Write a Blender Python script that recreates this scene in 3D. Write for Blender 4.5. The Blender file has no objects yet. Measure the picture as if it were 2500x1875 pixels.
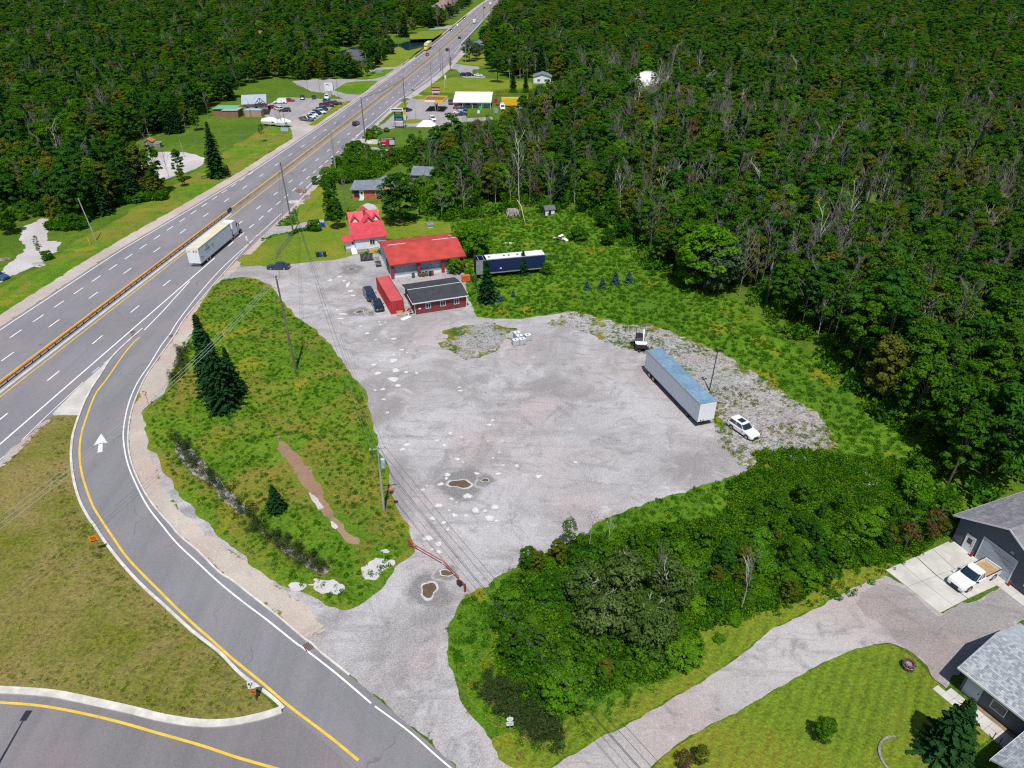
import bpy, math, random
import numpy as np
from mathutils import Vector, Matrix
from mathutils.geometry import tessellate_polygon

# ------------------------------------------------------------------ camera, light, exposure
sc = bpy.context.scene
CAM_H, PITCH, FPX = 57.96, 0.55345, 1733.0          # metres, radians below the horizon, focal length (2500 px wide frame)
cd = bpy.data.cameras.new('camera'); cam = bpy.data.objects.new('camera', cd); sc.collection.objects.link(cam)
cd.sensor_width = 36; cd.lens = 36*FPX/2500; cd.clip_start = 1; cd.clip_end = 12000
cam.location = (0, 0, CAM_H); cam.rotation_euler = (math.pi/2-PITCH, 0, 0)
sc.camera = cam
SUN_DIR = Vector((0.06, -1.0, 1.95)).normalized()   # towards the sun
SUN_EL = math.asin(SUN_DIR.z)
world = bpy.data.worlds.new('World'); sc.world = world; world.use_nodes = True
wn = world.node_tree; wn.nodes.clear()
sky = wn.nodes.new('ShaderNodeTexSky'); sky.sky_type = 'NISHITA'; sky.sun_disc = False
sky.sun_elevation = SUN_EL; sky.sun_rotation = math.atan2(SUN_DIR.x, SUN_DIR.y)
bg = wn.nodes.new('ShaderNodeBackground'); bg.inputs[1].default_value = 0.09
wo = wn.nodes.new('ShaderNodeOutputWorld')
wn.links.new(sky.outputs[0], bg.inputs[0]); wn.links.new(bg.outputs[0], wo.inputs[0])
sd = bpy.data.lights.new('sun', 'SUN'); sd.energy = 4.6; sd.angle = math.radians(0.55); sd.color = (1, .97, .92)
sun = bpy.data.objects.new('sun', sd); sc.collection.objects.link(sun); sun.location = (0, -50, 150)
sun.rotation_euler = (-SUN_DIR).to_track_quat('-Z', 'Y').to_euler()
sc.view_settings.view_transform = 'Standard'; sc.view_settings.look = 'None'
sc.view_settings.exposure = 0.0; sc.view_settings.gamma = 1.0; sc.view_settings.use_curve_mapping = False
try:
    sc.cycles.max_bounces = 4; sc.cycles.diffuse_bounces = 2; sc.cycles.glossy_bounces = 2
    sc.cycles.transmission_bounces = 2; sc.cycles.transparent_max_bounces = 4
    sc.cycles.use_denoising = False; sc.cycles.filter_width = 1.2
except Exception: pass

rnd = random.Random(7)
rng = np.random.default_rng(7)
COL = sc.collection
_cp, _sp = math.cos(PITCH), math.sin(PITCH)
# survey frames: where each close look at the site starts and its scale; at() gives the point of the ground (or of height z) seen there
FR = dict(a=(0,0,.3617), b=(400,0,.3617), c=(900,0,.3617), C=(0,500,.3617), e=(480,180,.3152), f=(900,180,.3152), h=(900,0,.3152),
 D=(0,0,1.1302), m=(420,500,.2364), n=(1000,0,.2049), q=(800,130,.2049), s=(0,600,.2364), t=(200,820,.2364), u=(1140,520,.3152),
 v=(740,370,.2364), w=(640,100,.2364), x=(0,340,.3152), g=(780,480,.3152), y=(1520,780,.3152), p=(2100,1160,.3152), o=(2100,1500,.3152),
 A=(650,450,.2712), B=(1100,450,.3165), E=(1700,500,.3617), F=(0,1000,.3617), H=(0,1275,.3617), J=(700,900,.3617), K=(700,1275,.3617),
 M=(1200,1275,.3617), N=(1700,1275,.3617), O=(1700,900,.3617), R=(880,1040,.2364), S=(980,1300,.1576), T=(560,1620,.1576),
 U=(180,1260,.1576), V=(1180,1700,.1576), zi=(1230,790,.0788), zx=(1530,790,.08403), zc=(870,690,.10504), zs=(1190,490,.1576),
 zp=(560,210,.1261), zq=(720,205,.1261), zg=(1100,210,.14184), S0=(0,0,1))
def at(s, a, b, z=0.0):
    o = FR[s]; X = (o[0]+a*o[2]-1250)/FPX; Y = -(o[1]+b*o[2]-937.5)/FPX
    dx, dy, dz = X, Y*_sp+_cp, Y*_cp-_sp
    t = (z-CAM_H)/dz
    return Vector((dx*t, dy*t, z))
def path(s, *pts): return [at(s, *p)[:2] for p in pts]

# ------------------------------------------------------------------ object helpers
def tag(o, label=None, cat=None, group=None, kind=None):
    if label: o['label'] = label
    if cat: o['category'] = cat
    if group: o['group'] = group
    if kind: o['kind'] = kind
    return o
def link(name, data, parent=None):
    o = bpy.data.objects.new(name, data); COL.objects.link(o)
    if parent is not None: o.parent = parent
    return o
def thing(name, label, cat, loc=(0,0,0), rz=0.0, group=None):
    o = link(name, None); o.location = loc; o.rotation_euler = (0,0,rz); o.empty_display_size = .2
    return tag(o, label, cat, group)
def kids(o): return list(o.children)
def dup(root, loc=None, rz=None, label=None, group=None, scale=None, parent=None):
    r = root.copy(); COL.objects.link(r); r.parent = parent
    if loc is not None: r.location = loc
    if rz is not None: r.rotation_euler = (0,0,rz)
    if scale is not None: r.scale = scale if hasattr(scale, '__len__') else (scale,)*3
    if label: r['label'] = label
    if group: r['group'] = group
    for ch in kids(root):
        c = ch.copy(); COL.objects.link(c); c.parent = r
        for g in kids(ch):
            d = g.copy(); COL.objects.link(d); d.parent = c
    return r

def fastmesh(name, V, F, mats, mi=None, smooth=False):
    me = bpy.data.meshes.new(name)
    V = np.asarray(V, np.float32); F = np.asarray(F, np.int32); k = F.shape[1]
    me.vertices.add(len(V)); me.vertices.foreach_set('co', V.ravel())
    me.loops.add(F.size); me.loops.foreach_set('vertex_index', F.ravel())
    me.polygons.add(len(F)); me.polygons.foreach_set('loop_start', np.arange(0, F.size, k, dtype=np.int32))
    if mi is not None: me.polygons.foreach_set('material_index', np.asarray(mi, np.int32))
    me.update(calc_edges=True); me.validate()
    for m in (mats if isinstance(mats, (list, tuple)) else [mats]): me.materials.append(m)
    if smooth: me.polygons.foreach_set('use_smooth', np.ones(len(F), bool))
    return me

class MB:
    """collects faces; build() links them as ONE mesh object"""
    def __init__(s): s.V=[]; s.F=[]; s.M=[]; s.T=Matrix.Identity(4)
    def v(s, p): s.V.append(tuple(s.T @ Vector(p))); return len(s.V)-1
    def face(s, pts, m=0): s.F.append([s.v(p) for p in pts]); s.M.append(m); return s
    def box(s, x0, x1, y0, y1, z0, z1, m=0, bev=0.0):
        P = [(x0,y0,z0),(x1,y0,z0),(x1,y1,z0),(x0,y1,z0),(x0,y0,z1),(x1,y0,z1),(x1,y1,z1),(x0,y1,z1)]
        i = [s.v(p) for p in P]
        for f in ((0,3,2,1),(4,5,6,7),(0,1,5,4),(1,2,6,5),(2,3,7,6),(3,0,4,7)):
            s.F.append([i[k] for k in f]); s.M.append(m)
        return s
    def prism(s, poly, z0, z1, m=0, top=None):
        n = len(poly); lo = [s.v((p[0],p[1],z0)) for p in poly]; hi = [s.v((p[0],p[1],z1)) for p in (top or poly)]
        s.F.append(lo[::-1]); s.M.append(m); s.F.append(hi); s.M.append(m)
        for k in range(n): s.F.append([lo[k], lo[(k+1)%n], hi[(k+1)%n], hi[k]]); s.M.append(m)
        return s
    def loft(s, rings, m=0, caps=True, close=True):
        R = [[s.v(p) for p in r] for r in rings]; n = len(R[0])
        for a, b in zip(R[:-1], R[1:]):
            for k in range(n if close else n-1):
                s.F.append([a[k], a[(k+1)%n], b[(k+1)%n], b[k]]); s.M.append(m)
        if caps: s.F.append(R[0][::-1]); s.M.append(m); s.F.append(R[-1]); s.M.append(m)
        return s
    def tube(s, pts, r, n=6, m=0, r1=None, caps=True):
        pts = [Vector(p) for p in pts]; rings = []
        for i, p in enumerate(pts):
            d = (pts[min(i+1,len(pts)-1)]-pts[max(i-1,0)]).normalized()
            u = d.orthogonal().normalized(); w = d.cross(u)
            if i and rings:                                     # keep the ring from twisting
                u = (pu - d*pu.dot(d)).normalized(); w = d.cross(u)
            pu = u
            rr = r if r1 is None else r+(r1-r)*i/(len(pts)-1)
            rings.append([p+u*(rr*math.cos(2*math.pi*k/n))+w*(rr*math.sin(2*math.pi*k/n)) for k in range(n)])
        return s.loft(rings, m, caps)
    def disc(s, c, r, axis='z', n=14, m=0):
        pts = []
        for k in range(n):
            a = 2*math.pi*k/n; q = (r*math.cos(a), r*math.sin(a))
            pts.append({'z':(c[0]+q[0],c[1]+q[1],c[2]), 'y':(c[0]+q[0],c[1],c[2]+q[1]), 'x':(c[0],c[1]+q[0],c[2]+q[1])}[axis])
        return s.face(pts, m)
    def build(s, name, mats, parent=None, smooth=False):
        me = bpy.data.meshes.new(name); me.from_pydata(s.V, [], s.F)
        for m in (mats if isinstance(mats,(list,tuple)) else [mats]): me.materials.append(m)
        if len(s.M): me.polygons.foreach_set('material_index', s.M)
        if smooth: me.polygons.foreach_set('use_smooth', [True]*len(s.F))
        me.update()
        return link(name, me, parent)

# ------------------------------------------------------------------ materials
def new_mat(name):
    m = bpy.data.materials.new(name); m.use_nodes = True; nt = m.node_tree; nt.nodes.clear()
    out = nt.nodes.new('ShaderNodeOutputMaterial'); b = nt.nodes.new('ShaderNodeBsdfPrincipled')
    nt.links.new(b.outputs[0], out.inputs[0]); return m, nt, b
class NT:
    def __init__(s, nt): s.nt = nt
    def n(s, t, **k):
        x = s.nt.nodes.new(t)
        for a, v in k.items(): setattr(x, a, v)
        return x
    def L(s, a, b): s.nt.links.new(a, b)
    def pos(s):
        if not hasattr(s, '_p'): s._p = s.n('ShaderNodeNewGeometry').outputs['Position']
        return s._p
    def obj(s):
        if not hasattr(s, '_o'): s._o = s.n('ShaderNodeTexCoord').outputs['Object']
        return s._o
    def noise(s, scale, detail=3, rough=.55, vec=None, dist=0.0, stretch=None):
        v = vec or s.pos()
        if stretch:
            mp = s.n('ShaderNodeMapping'); mp.inputs['Scale'].default_value = stretch[:3]
            if len(stretch) > 3: mp.inputs['Rotation'].default_value = (0,0,stretch[3])
            s.L(v, mp.inputs[0]); v = mp.outputs[0]
        x = s.n('ShaderNodeTexNoise'); x.inputs['Scale'].default_value = scale; x.inputs['Detail'].default_value = detail
        x.inputs['Roughness'].default_value = rough; x.inputs['Distortion'].default_value = dist
        s.L(v, x.inputs['Vector']); return x.outputs[0]
    def ramp(s, fac, a, b, interp='LINEAR'):
        x = s.n('ShaderNodeMapRange'); x.interpolation_type = 'SMOOTHSTEP' if interp == 'S' else 'LINEAR'
        x.inputs['From Min'].default_value = a; x.inputs['From Max'].default_value = b; s.L(fac, x.inputs['Value']); return x.outputs[0]
    def mix(s, fac, a, b, mode='MIX'):
        x = s.n('ShaderNodeMix', data_type='RGBA', blend_type=mode)
        for sock, v in ((x.inputs[0], fac), (x.inputs[6], a), (x.inputs[7], b)):
            if hasattr(v, 'is_output') or isinstance(v, bpy.types.NodeSocket): s.L(v, sock)
            elif isinstance(v, (int, float)): sock.default_value = v
            else: sock.default_value = (*v, 1)
        return x.outputs[2]
    def math(s, op, a, b=0.0):
        x = s.n('ShaderNodeMath', operation=op)
        for sock, v in ((x.inputs[0], a), (x.inputs[1], b)):
            if isinstance(v, bpy.types.NodeSocket): s.L(v, sock)
            else: sock.default_value = v
        return x.outputs[0]
    def attr(s, name): return s.n('ShaderNodeAttribute', attribute_name=name).outputs['Fac']
    def vor(s, scale, feature='F1', out='Distance', vec=None, rnd_=1.0):
        x = s.n('ShaderNodeTexVoronoi', feature=feature); x.inputs['Scale'].default_value = scale
        x.inputs['Randomness'].default_value = rnd_
        s.L(vec or s.pos(), x.inputs['Vector']); return x.outputs[out]
    def bump(s, h, strength, dist, b):
        x = s.n('ShaderNodeBump'); x.inputs['Strength'].default_value = strength; x.inputs['Distance'].default_value = dist
        s.L(h, x.inputs['Height']); s.L(x.outputs[0], b.inputs['Normal'])
_mc = {}
def plain(name, c, rough=.6, metal=0.0, var=.25, scale=1.5, fine=14.0, dirt=None, coat=0.0, use_obj=False):
    """a solid colour with procedural wear: broad tone change, fine grain"""
    if name in _mc: return _mc[name]
    m, nt, b = new_mat(name); N = NT(nt); vec = N.obj() if use_obj else N.pos()
    n1 = N.noise(scale, 3, .6, vec); n2 = N.noise(fine, 2, .5, vec)
    dk = tuple(x*(1-var) for x in c); lt = tuple(min(1, x*(1+var*.5)) for x in c)
    col = N.mix(N.ramp(n1, .3, .7), dk, lt); col = N.mix(N.math('MULTIPLY', N.ramp(n2, .45, .75), .35), col, dirt or dk)
    N.L(col, b.inputs['Base Color']); b.inputs['Roughness'].default_value = rough; b.inputs['Metallic'].default_value = metal
    if coat: b.inputs['Coat Weight'].default_value = coat; b.inputs['Coat Roughness'].default_value = .08
    _mc[name] = m; return m

def grass_mat(name, c_lo, c_hi, c_dry, dry=(.55,.75), big=.06, mid=.45, yellow=None, extra=None, mow=None):
    m, nt, b = new_mat(name); N = NT(nt)
    col = N.mix(N.ramp(N.noise(big, 4, .6), .35, .65, 'S'), c_lo, c_hi)
    col = N.mix(N.ramp(N.noise(mid, 4, .65), .42, .7), col, tuple(x*.7 for x in c_lo))
    col = N.mix(N.ramp(N.noise(.09, 5, .65, dist=.6), dry[0], dry[1]), col, c_dry)
    if yellow: col = N.mix(N.ramp(N.math('MULTIPLY', N.ramp(N.noise(.13, 3, .6, dist=.3), .5, .66), N.noise(2.2, 4, .7)), .33, .48), col, yellow)
    if mow is not None:
        wv = N.n('ShaderNodeTexWave', wave_type='BANDS', bands_direction='X'); wv.inputs['Scale'].default_value = .32; wv.inputs['Distortion'].default_value = 1.6; wv.inputs['Detail Scale'].default_value = .3
        mp = N.n('ShaderNodeMapping'); mp.inputs['Rotation'].default_value = (0,0,mow); N.L(N.pos(), mp.inputs[0]); N.L(mp.outputs[0], wv.inputs['Vector']); col = N.mix(N.math('MULTIPLY', wv.outputs['Fac'], .38), col, tuple(x*1.5 for x in c_hi))
    fine = N.noise(3.4, 5, .75); col = N.mix(N.ramp(fine, .38, .66), N.mix(.34, col, (.006,.016,.002)), N.mix(.30, col, (.34,.42,.05)))
    N.L(col, b.inputs['Base Color']); b.inputs['Roughness'].default_value = .9; b.inputs['Specular IOR Level'].default_value = .1
    N.bump(N.noise(2.6, 5, .7), .9, .35, b)
    if extra: extra(N, b, col)
    return m
M_GROUND = grass_mat('forest_floor_grass', (.045,.13,.010), (.10,.20,.015), (.18,.17,.04), (.62,.8))
M_MEADOW = grass_mat('meadow_grass', (.055,.195,.008), (.115,.27,.012), (.22,.22,.02), (.6,.8), yellow=(.27,.25,.015))
M_VERGE = grass_mat('verge_grass', (.07,.21,.008), (.15,.27,.014), (.30,.20,.05), (.46,.66), big=.08, yellow=(.28,.26,.02))
M_ISLAND = grass_mat('dry_mown_grass', (.16,.18,.02), (.22,.21,.03), (.32,.22,.10), (.36,.62), big=.07, mid=.8)
M_LAWN = grass_mat('mown_lawn', (.10,.19,.012), (.16,.25,.018), (.28,.23,.03), (.42,.68), mid=.7, mow=.6)

def asphalt(name, c, crackw=True, tone=1.0):
    m, nt, b = new_mat(name); N = NT(nt)
    col = N.mix(N.ramp(N.noise(.05, 3, .5), .3, .7), tuple(x*.86 for x in c), tuple(x*1.12 for x in c))
    st = N.noise(.35, 3, .6, stretch=(1.0,.06,1,.085)); col = N.mix(N.ramp(st, .4, .7), col, tuple(x*.8 for x in c))
    pk = N.noise(.11, 2, .5); col = N.mix(N.ramp(pk, .5, .72), col, (c[0]*1.12,c[1]*.98,c[2]*1.0))
    cr = N.noise(.16, 8, .75, dist=2.2); col = N.mix(N.math('MULTIPLY', N.math('SUBTRACT', 1, N.ramp(N.math('ABSOLUTE', N.math('SUBTRACT', cr, .5)), .0, .006)), .35), col, (.06,.06,.065))
    g = N.noise(9, 4, .8); col = N.mix(N.ramp(g, .3, .7), N.mix(.25, col, (0.02,.02,.02)), N.mix(.12, col, (.5,.5,.5)))
    if crackw:
        w = N.n('ShaderNodeVectorMath', operation='ADD')
        N.L(N.pos(), w.inputs[0]); nz = N.n('ShaderNodeTexNoise'); nz.inputs['Scale'].default_value = .35; N.L(N.pos(), nz.inputs['Vector'])
        sc_ = N.n('ShaderNodeVectorMath', operation='SCALE'); sc_.inputs['Scale'].default_value = 5; N.L(nz.outputs['Color'], sc_.inputs[0]); N.L(sc_.outputs[0], w.inputs[1])
        ck = N.vor(.07, 'DISTANCE_TO_EDGE', 'Distance', w.outputs[0]); gate = N.ramp(N.noise(.08, 2, .5), .45, .6)
        col = N.mix(N.math('MULTIPLY', N.math('SUBTRACT', 1, N.ramp(ck, .0022, .0058)), N.math('MULTIPLY', gate, .42)), col, (.03,.03,.035))
    N.L(col, b.inputs['Base Color']); b.inputs['Roughness'].default_value = .88; b.inputs['Specular IOR Level'].default_value = .25
    N.bump(g, .35, .05, b); return m
M_HWY = asphalt('weathered_asphalt', (.235,.225,.245)); M_RAMP = asphalt('ramp_asphalt', (.225,.22,.238)); M_LOOP = asphalt('loop_asphalt', (.20,.185,.195), crackw=False)
M_YARD = asphalt('yard_asphalt', (.36,.34,.345)); M_DARKASPH = asphalt('dark_asphalt', (.07,.075,.085), crackw=False)
M_DRIVE = None

def gravel(name, c, weed=(0.0,0.0), edge=3.0, pebble=.35, tint=(1.05,.95,.95), patch=.5, coarse=0.0, over=None, big=0.0):
    """crushed stone: broad stains, tyre streaks, stones; weeds come in towards the edge (attribute d = metres to the edge)"""
    m, nt, b = new_mat(name); N = NT(nt)
    col = N.mix(N.ramp(N.noise(.05, 4, .6, dist=.5), .35, .68, 'S'), tuple(x*.80 for x in c), tuple(x*1.12 for x in c))
    col = N.mix(N.math('MULTIPLY', N.ramp(N.noise(.09, 3, .5, dist=.4), .46, .62), .8), col, tuple(x*y for x, y in zip(c, (.95,.78,.76))))
    streak = N.noise(.5, 4, .65, stretch=(.25,1.3,1,.5), dist=.5); col = N.mix(N.math('MULTIPLY', N.ramp(streak, .52, .70), patch), col, tuple(x*.5 for x in c))
    blot = N.noise(.28, 5, .7, dist=.8); col = N.mix(N.math('MULTIPLY', N.ramp(blot, .54, .68), patch), col, tuple(x*.42 for x in c))
    pale = N.noise(.4, 4, .6); col = N.mix(N.math('MULTIPLY', N.ramp(pale, .6, .75), .5), col, tuple(min(.85,x*1.45) for x in c))
    if big:                                            # packed lanes, old stains, curving tyre tracks
        s1 = N.noise(.045, 8, .68, dist=1.2); col = N.mix(N.math('MULTIPLY', N.ramp(s1, .46, .66, 'S'), big), col, tuple(x*y for x, y in zip(c, (.42,.38,.37))))
        s2 = N.noise(.13, 7, .72, dist=1.6); col = N.mix(N.math('MULTIPLY', N.ramp(s2, .52, .68, 'S'), big), col, tuple(x*y for x, y in zip(c, (.40,.39,.41))))
        s3 = N.noise(.22, 5, .6, dist=.7); col = N.mix(N.math('MULTIPLY', N.ramp(s3, .56, .72, 'S'), .6), col, tuple(min(.8,x*1.35) for x in c))
        wv = N.n('ShaderNodeTexWave', wave_type='RINGS', rings_direction='Z'); wv.inputs['Scale'].default_value = .13; wv.inputs['Distortion'].default_value = 9; wv.inputs['Detail'].default_value = 2; wv.inputs['Detail Scale'].default_value = .35
        mp = N.n('ShaderNodeMapping'); mp.inputs['Location'].default_value = (-22,-60,0); N.L(N.pos(), mp.inputs[0]); N.L(mp.outputs[0], wv.inputs['Vector'])
        tk = N.math('MULTIPLY', N.ramp(wv.outputs['Fac'], .80, .97), N.ramp(N.noise(.07, 2, .5), .45, .6)); col = N.mix(N.math('MULTIPLY', tk, .38), col, tuple(x*.62 for x in c))
    if over: col = N.mix(N.ramp(N.math('ADD', N.attr('k'), N.math('MULTIPLY', N.math('SUBTRACT', N.noise(1.6, 5, .75), .5), .75)), over[1], over[2], 'S'), col, over[0])
    g = N.noise(6.5, 4, .85); col = N.mix(N.ramp(g, .3, .7), N.mix(pebble, col, (.05,.045,.045)), N.mix(pebble*.55, col, (.9,.9,.9)))
    if coarse:
        v = N.vor(3.4); gap = N.math('MULTIPLY', N.ramp(v, .30, .62), N.ramp(N.noise(.8, 4, .7), .35, .6)); col = N.mix(N.math('MULTIPLY', gap, coarse), col, (.06,.065,.04))
        col = N.mix(N.math('MULTIPLY', N.ramp(N.noise(2.6, 4, .8), .5, .62), .6), col, (.16,.16,.14))
    d = N.attr('d')
    if weed[1] > 0:
        near = N.math('SUBTRACT', 1, N.ramp(d, 0.0, edge)); amt = N.math('ADD', weed[0], N.math('MULTIPLY', near, weed[1]))
        wn_ = N.math('ADD', N.math('MULTIPLY', N.noise(.9, 5, .75), .55), N.math('MULTIPLY', N.noise(.22, 3, .6), .45))
        msk = N.ramp(N.math('SUBTRACT', N.math('ADD', wn_, amt), .80), 0.0, .05)
        wcol = N.mix(N.ramp(N.noise(.35, 3, .6), .4, .6), (.04,.10,.008), (.20,.17,.015))
        col = N.mix(msk, col, wcol)
    N.L(col, b.inputs['Base Color']); b.inputs['Roughness'].default_value = .92; b.inputs['Specular IOR Level'].default_value = .2
    N.bump(g, .6, .08, b); return m
GC = (.455,.435,.445)
LK_ = dict(patch=.85, pebble=.5, big=.95)
M_LOT = gravel('lot_gravel', GC, (-.02,.30), 2.4, **LK_)
M_ROUGH = gravel('weedy_crushed_stone', (.50,.485,.49), (.17,.16), 6.0, pebble=.55, coarse=.75)
M_SHOULDER = gravel('shoulder_gravel', (.50,.43,.36), (0,.30), 1.6, patch=.25)
M_DRIVEG = gravel('worn_driveway', (.43,.40,.39), (0,.12), .6, patch=.85)
M_SAND = gravel('sandy_gravel', (.46,.41,.38), (0,.25), 1.2, patch=.25)
M_PALE = gravel('pale_gravel', (.55,.53,.53), (0,.2), 1.0, patch=.2)
M_DIRT = gravel('brown_dirt', (.27,.165,.085), (.02,.25), 1.5, patch=.4, pebble=.18)
M_CONC = plain('concrete', (.52,.50,.46), .85, var=.22, scale=.5, fine=5)
M_KERB = plain('kerb_concrete', (.60,.57,.52), .85, var=.3, scale=.8, fine=6)
M_WHITE = plain('white_road_paint', (.80,.80,.80), .7, var=.12, scale=.8, fine=7, dirt=(.4,.4,.4))
M_YELLOW = plain('yellow_road_paint', (.72,.48,.04), .7, var=.2, scale=.8, fine=7, dirt=(.4,.32,.15))
# ------------------------------------------------------------------ ground sheets
_lat = rng.random((257, 257))
def vnoise(x, y, s, seed=0):
    x = np.asarray(x)/s+seed*17.3+500; y = np.asarray(y)/s+seed*9.1+500
    xi = np.floor(x).astype(int); yi = np.floor(y).astype(int); fx = x-xi; fy = y-yi
    fx = fx*fx*(3-2*fx); fy = fy*fy*(3-2*fy); g = lambda i, j: _lat[i % 256, j % 256]
    return (g(xi,yi)*(1-fx)+g(xi+1,yi)*fx)*(1-fy)+(g(xi,yi+1)*(1-fx)+g(xi+1,yi+1)*fx)*fy
def fbm(x, y, s, seed=0): return (vnoise(x,y,s,seed)+.5*vnoise(x,y,s*.47,seed+1)+.25*vnoise(x,y,s*.21,seed+2))/1.75-.5
def sdist(X, Y, poly):
    P = np.asarray([tuple(p[:2]) for p in poly], float); Q = np.roll(P, -1, 0)
    sh = X.shape; X = X.ravel(); Y = Y.ravel(); D = np.full(X.shape, 1e9); ins = np.zeros(X.shape, bool)
    for (x0,y0), (x1,y1) in zip(P, Q):
        ex, ey = x1-x0, y1-y0; L = ex*ex+ey*ey+1e-12
        t = np.clip(((X-x0)*ex+(Y-y0)*ey)/L, 0, 1)
        D = np.minimum(D, (X-x0-t*ex)**2+(Y-y0-t*ey)**2)
        c = ((y0 > Y) != (y1 > Y))
        if ey != 0: ins ^= c & (X < x0+(Y-y0)*ex/ey)
    return (np.sqrt(D)*np.where(ins, 1, -1)).reshape(sh)
_zs = set()
def sheet(name, poly, z, mat, cell=.5, amp=.3, ns=1.5, height=None, extra=None, label=None, parent=None, kind='structure', field=None):
    while round(z,4) in _zs: z += .0016
    _zs.add(round(z,4))
    P = np.asarray([tuple(p[:2]) for p in poly], float); pad = amp+cell*2
    xs = np.arange(P[:,0].min()-pad, P[:,0].max()+pad+cell, cell); ys = np.arange(P[:,1].min()-pad, P[:,1].max()+pad+cell, cell)
    X, Y = np.meshgrid(xs, ys, indexing='ij')
    phi = sdist(X, Y, poly)
    if field is not None: phi = field(X, Y, phi)
    if amp: phi = phi+amp*2*fbm(X, Y, ns, len(name))
    inn = phi > 0; nx, ny = X.shape
    c00, c10, c11, c01 = inn[:-1,:-1], inn[1:,:-1], inn[1:,1:], inn[:-1,1:]
    cnt = c00.astype(int)+c10+c11+c01
    vid = np.full(X.shape, -1); vid[inn] = np.arange(inn.sum())
    V = [np.stack([X[inn], Y[inn]], 1)]; d = [phi[inn]]
    full = np.argwhere(cnt == 4)
    i, j = full[:,0], full[:,1]
    loops = list(np.stack([vid[i,j], vid[i+1,j], vid[i+1,j+1], vid[i,j+1]], 1).ravel()); sizes = [4]*len(full)
    nv = int(inn.sum()); ex = []; cut = {}
    for i, j in np.argwhere((cnt > 0) & (cnt < 4)):
        cs = [(i,j),(i+1,j),(i+1,j+1),(i,j+1)]; out = []
        for k in range(4):
            a, b = cs[k], cs[(k+1)%4]
            if inn[a]: out.append(vid[a])
            if inn[a] != inn[b]:
                key = (a,b) if a < b else (b,a)
                if key not in cut:
                    t = phi[a]/(phi[a]-phi[b]); ex.append((X[a]+(X[b]-X[a])*t, Y[a]+(Y[b]-Y[a])*t)); cut[key] = nv+len(ex)-1
                out.append(cut[key])
        if len(out) >= 3: loops += out; sizes.append(len(out))
    if ex: V.append(np.array(ex)); d.append(np.zeros(len(ex)))
    V = np.concatenate(V); d = np.concatenate(d)
    Z = np.full(len(V), float(z)) if height is None else z+height(V[:,0], V[:,1], d)
    me = bpy.data.meshes.new(name); me.vertices.add(len(V)); me.vertices.foreach_set('co', np.column_stack([V, Z]).astype(np.float32).ravel())
    loops = np.array(loops, np.int32); sizes = np.array(sizes, np.int32)
    me.loops.add(len(loops)); me.loops.foreach_set('vertex_index', loops)
    me.polygons.add(len(sizes)); me.polygons.foreach_set('loop_start', np.concatenate([[0], np.cumsum(sizes)[:-1]]).astype(np.int32))
    me.polygons.foreach_set('use_smooth', np.ones(len(sizes), bool))
    me.update(calc_edges=True)
    a = me.attributes.new('d', 'FLOAT', 'POINT'); a.data.foreach_set('value', d.astype(np.float32))
    me.materials.append(mat); o = link(name, me, parent)
    if parent is None and kind: o['kind'] = kind
    if label: o['label'] = label
    return o
def ribbon(mb, pts, w, z, m=0, h=0.0):
    """a flat band (or a low raised one) along a path"""
    P = [Vector((p[0], p[1])) for p in pts]; L = []; Rr = []
    for i, p in enumerate(P):
        t = (P[min(i+1,len(P)-1)]-P[max(i-1,0)]).normalized(); nrm = Vector((-t.y, t.x))
        L.append(p+nrm*w/2); Rr.append(p-nrm*w/2)
    for i in range(len(P)-1):
        if h:
            for a, b in ((L[i+1],L[i]),(Rr[i],Rr[i+1])): mb.face([(a.x,a.y,z-.02),(b.x,b.y,z-.02),(b.x,b.y,z+h),(a.x,a.y,z+h)], m)
        mb.face([(Rr[i].x,Rr[i].y,z+h),(Rr[i+1].x,Rr[i+1].y,z+h),(L[i+1].x,L[i+1].y,z+h),(L[i].x,L[i].y,z+h)], m)
def smooth_path(pts, n=4):
    """Catmull-Rom through the points"""
    P = [Vector(p[:2]) for p in pts]; out = []
    for i in range(len(P)-1):
        a, b, c, d = P[max(i-1,0)], P[i], P[i+1], P[min(i+2,len(P)-1)]
        for k in range(n):
            t = k/n; out.append(.5*((2*b)+(c-a)*t+(2*a-5*b+4*c-d)*t*t+(3*b-a-3*c+d)*t**3))
    return out+[P[-1]]

# highway alignment: x of the median barrier at each y, lanes by offset from it
_ry = [40,60,92.5,109,130,177,222,267,308,344,384,416,491,594,692,780,867,990,1120,1250]
_rx = [-82.8,-81.3,-78.7,-77.5,-76.0,-72.1,-68.3,-64.5,-61.2,-58.5,-55.6,-53.4,-48.4,-42.2,-37.3,-33.6,-29.5,-21,-9,6]
_rc = np.polyfit(_ry, _rx, 6)
def RX(y): return float(np.polyval(_rc, y))
def off(tab): ks = sorted(tab); return lambda y: float(np.interp(y, ks, [tab[k] for k in ks]))
O_dL = off({60:-5.7,162:-5.2,221:-4.9,300:-4.4,1000:-4.4}); O_dec = off({60:-9.9,150:-9.4,215:-8.9})
O_EL = off({60:-13.6,150:-13.2,183:-10.9,215:-9.2,285:-8.3,490:-8.1,700:-8.8,1200:-9})
O_yL = off({60:-1.5,200:-1.2,400:-1.0}); O_yR = off({60:1.8,400:1.7,900:1.5})
O_dR = off({60:5.9,131:6.0,300:5.7,400:5.6,1000:5.2}); O_mid = off({60:10.1,141:9.8,240:9.5,500:9.3,1200:9.2})
O_ER = off({135:14.3,150:13.9,176:13.6,204:12.4,225:11.8,267:9.6,1200:9.4})
O_rt = off({330:9.7,344:10.3,380:12.2,420:13.0,470:13.2,500:14})
RW = .045
def hw(offf, y): return (RX(y)+(offf(y) if callable(offf) else offf), y)
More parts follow.
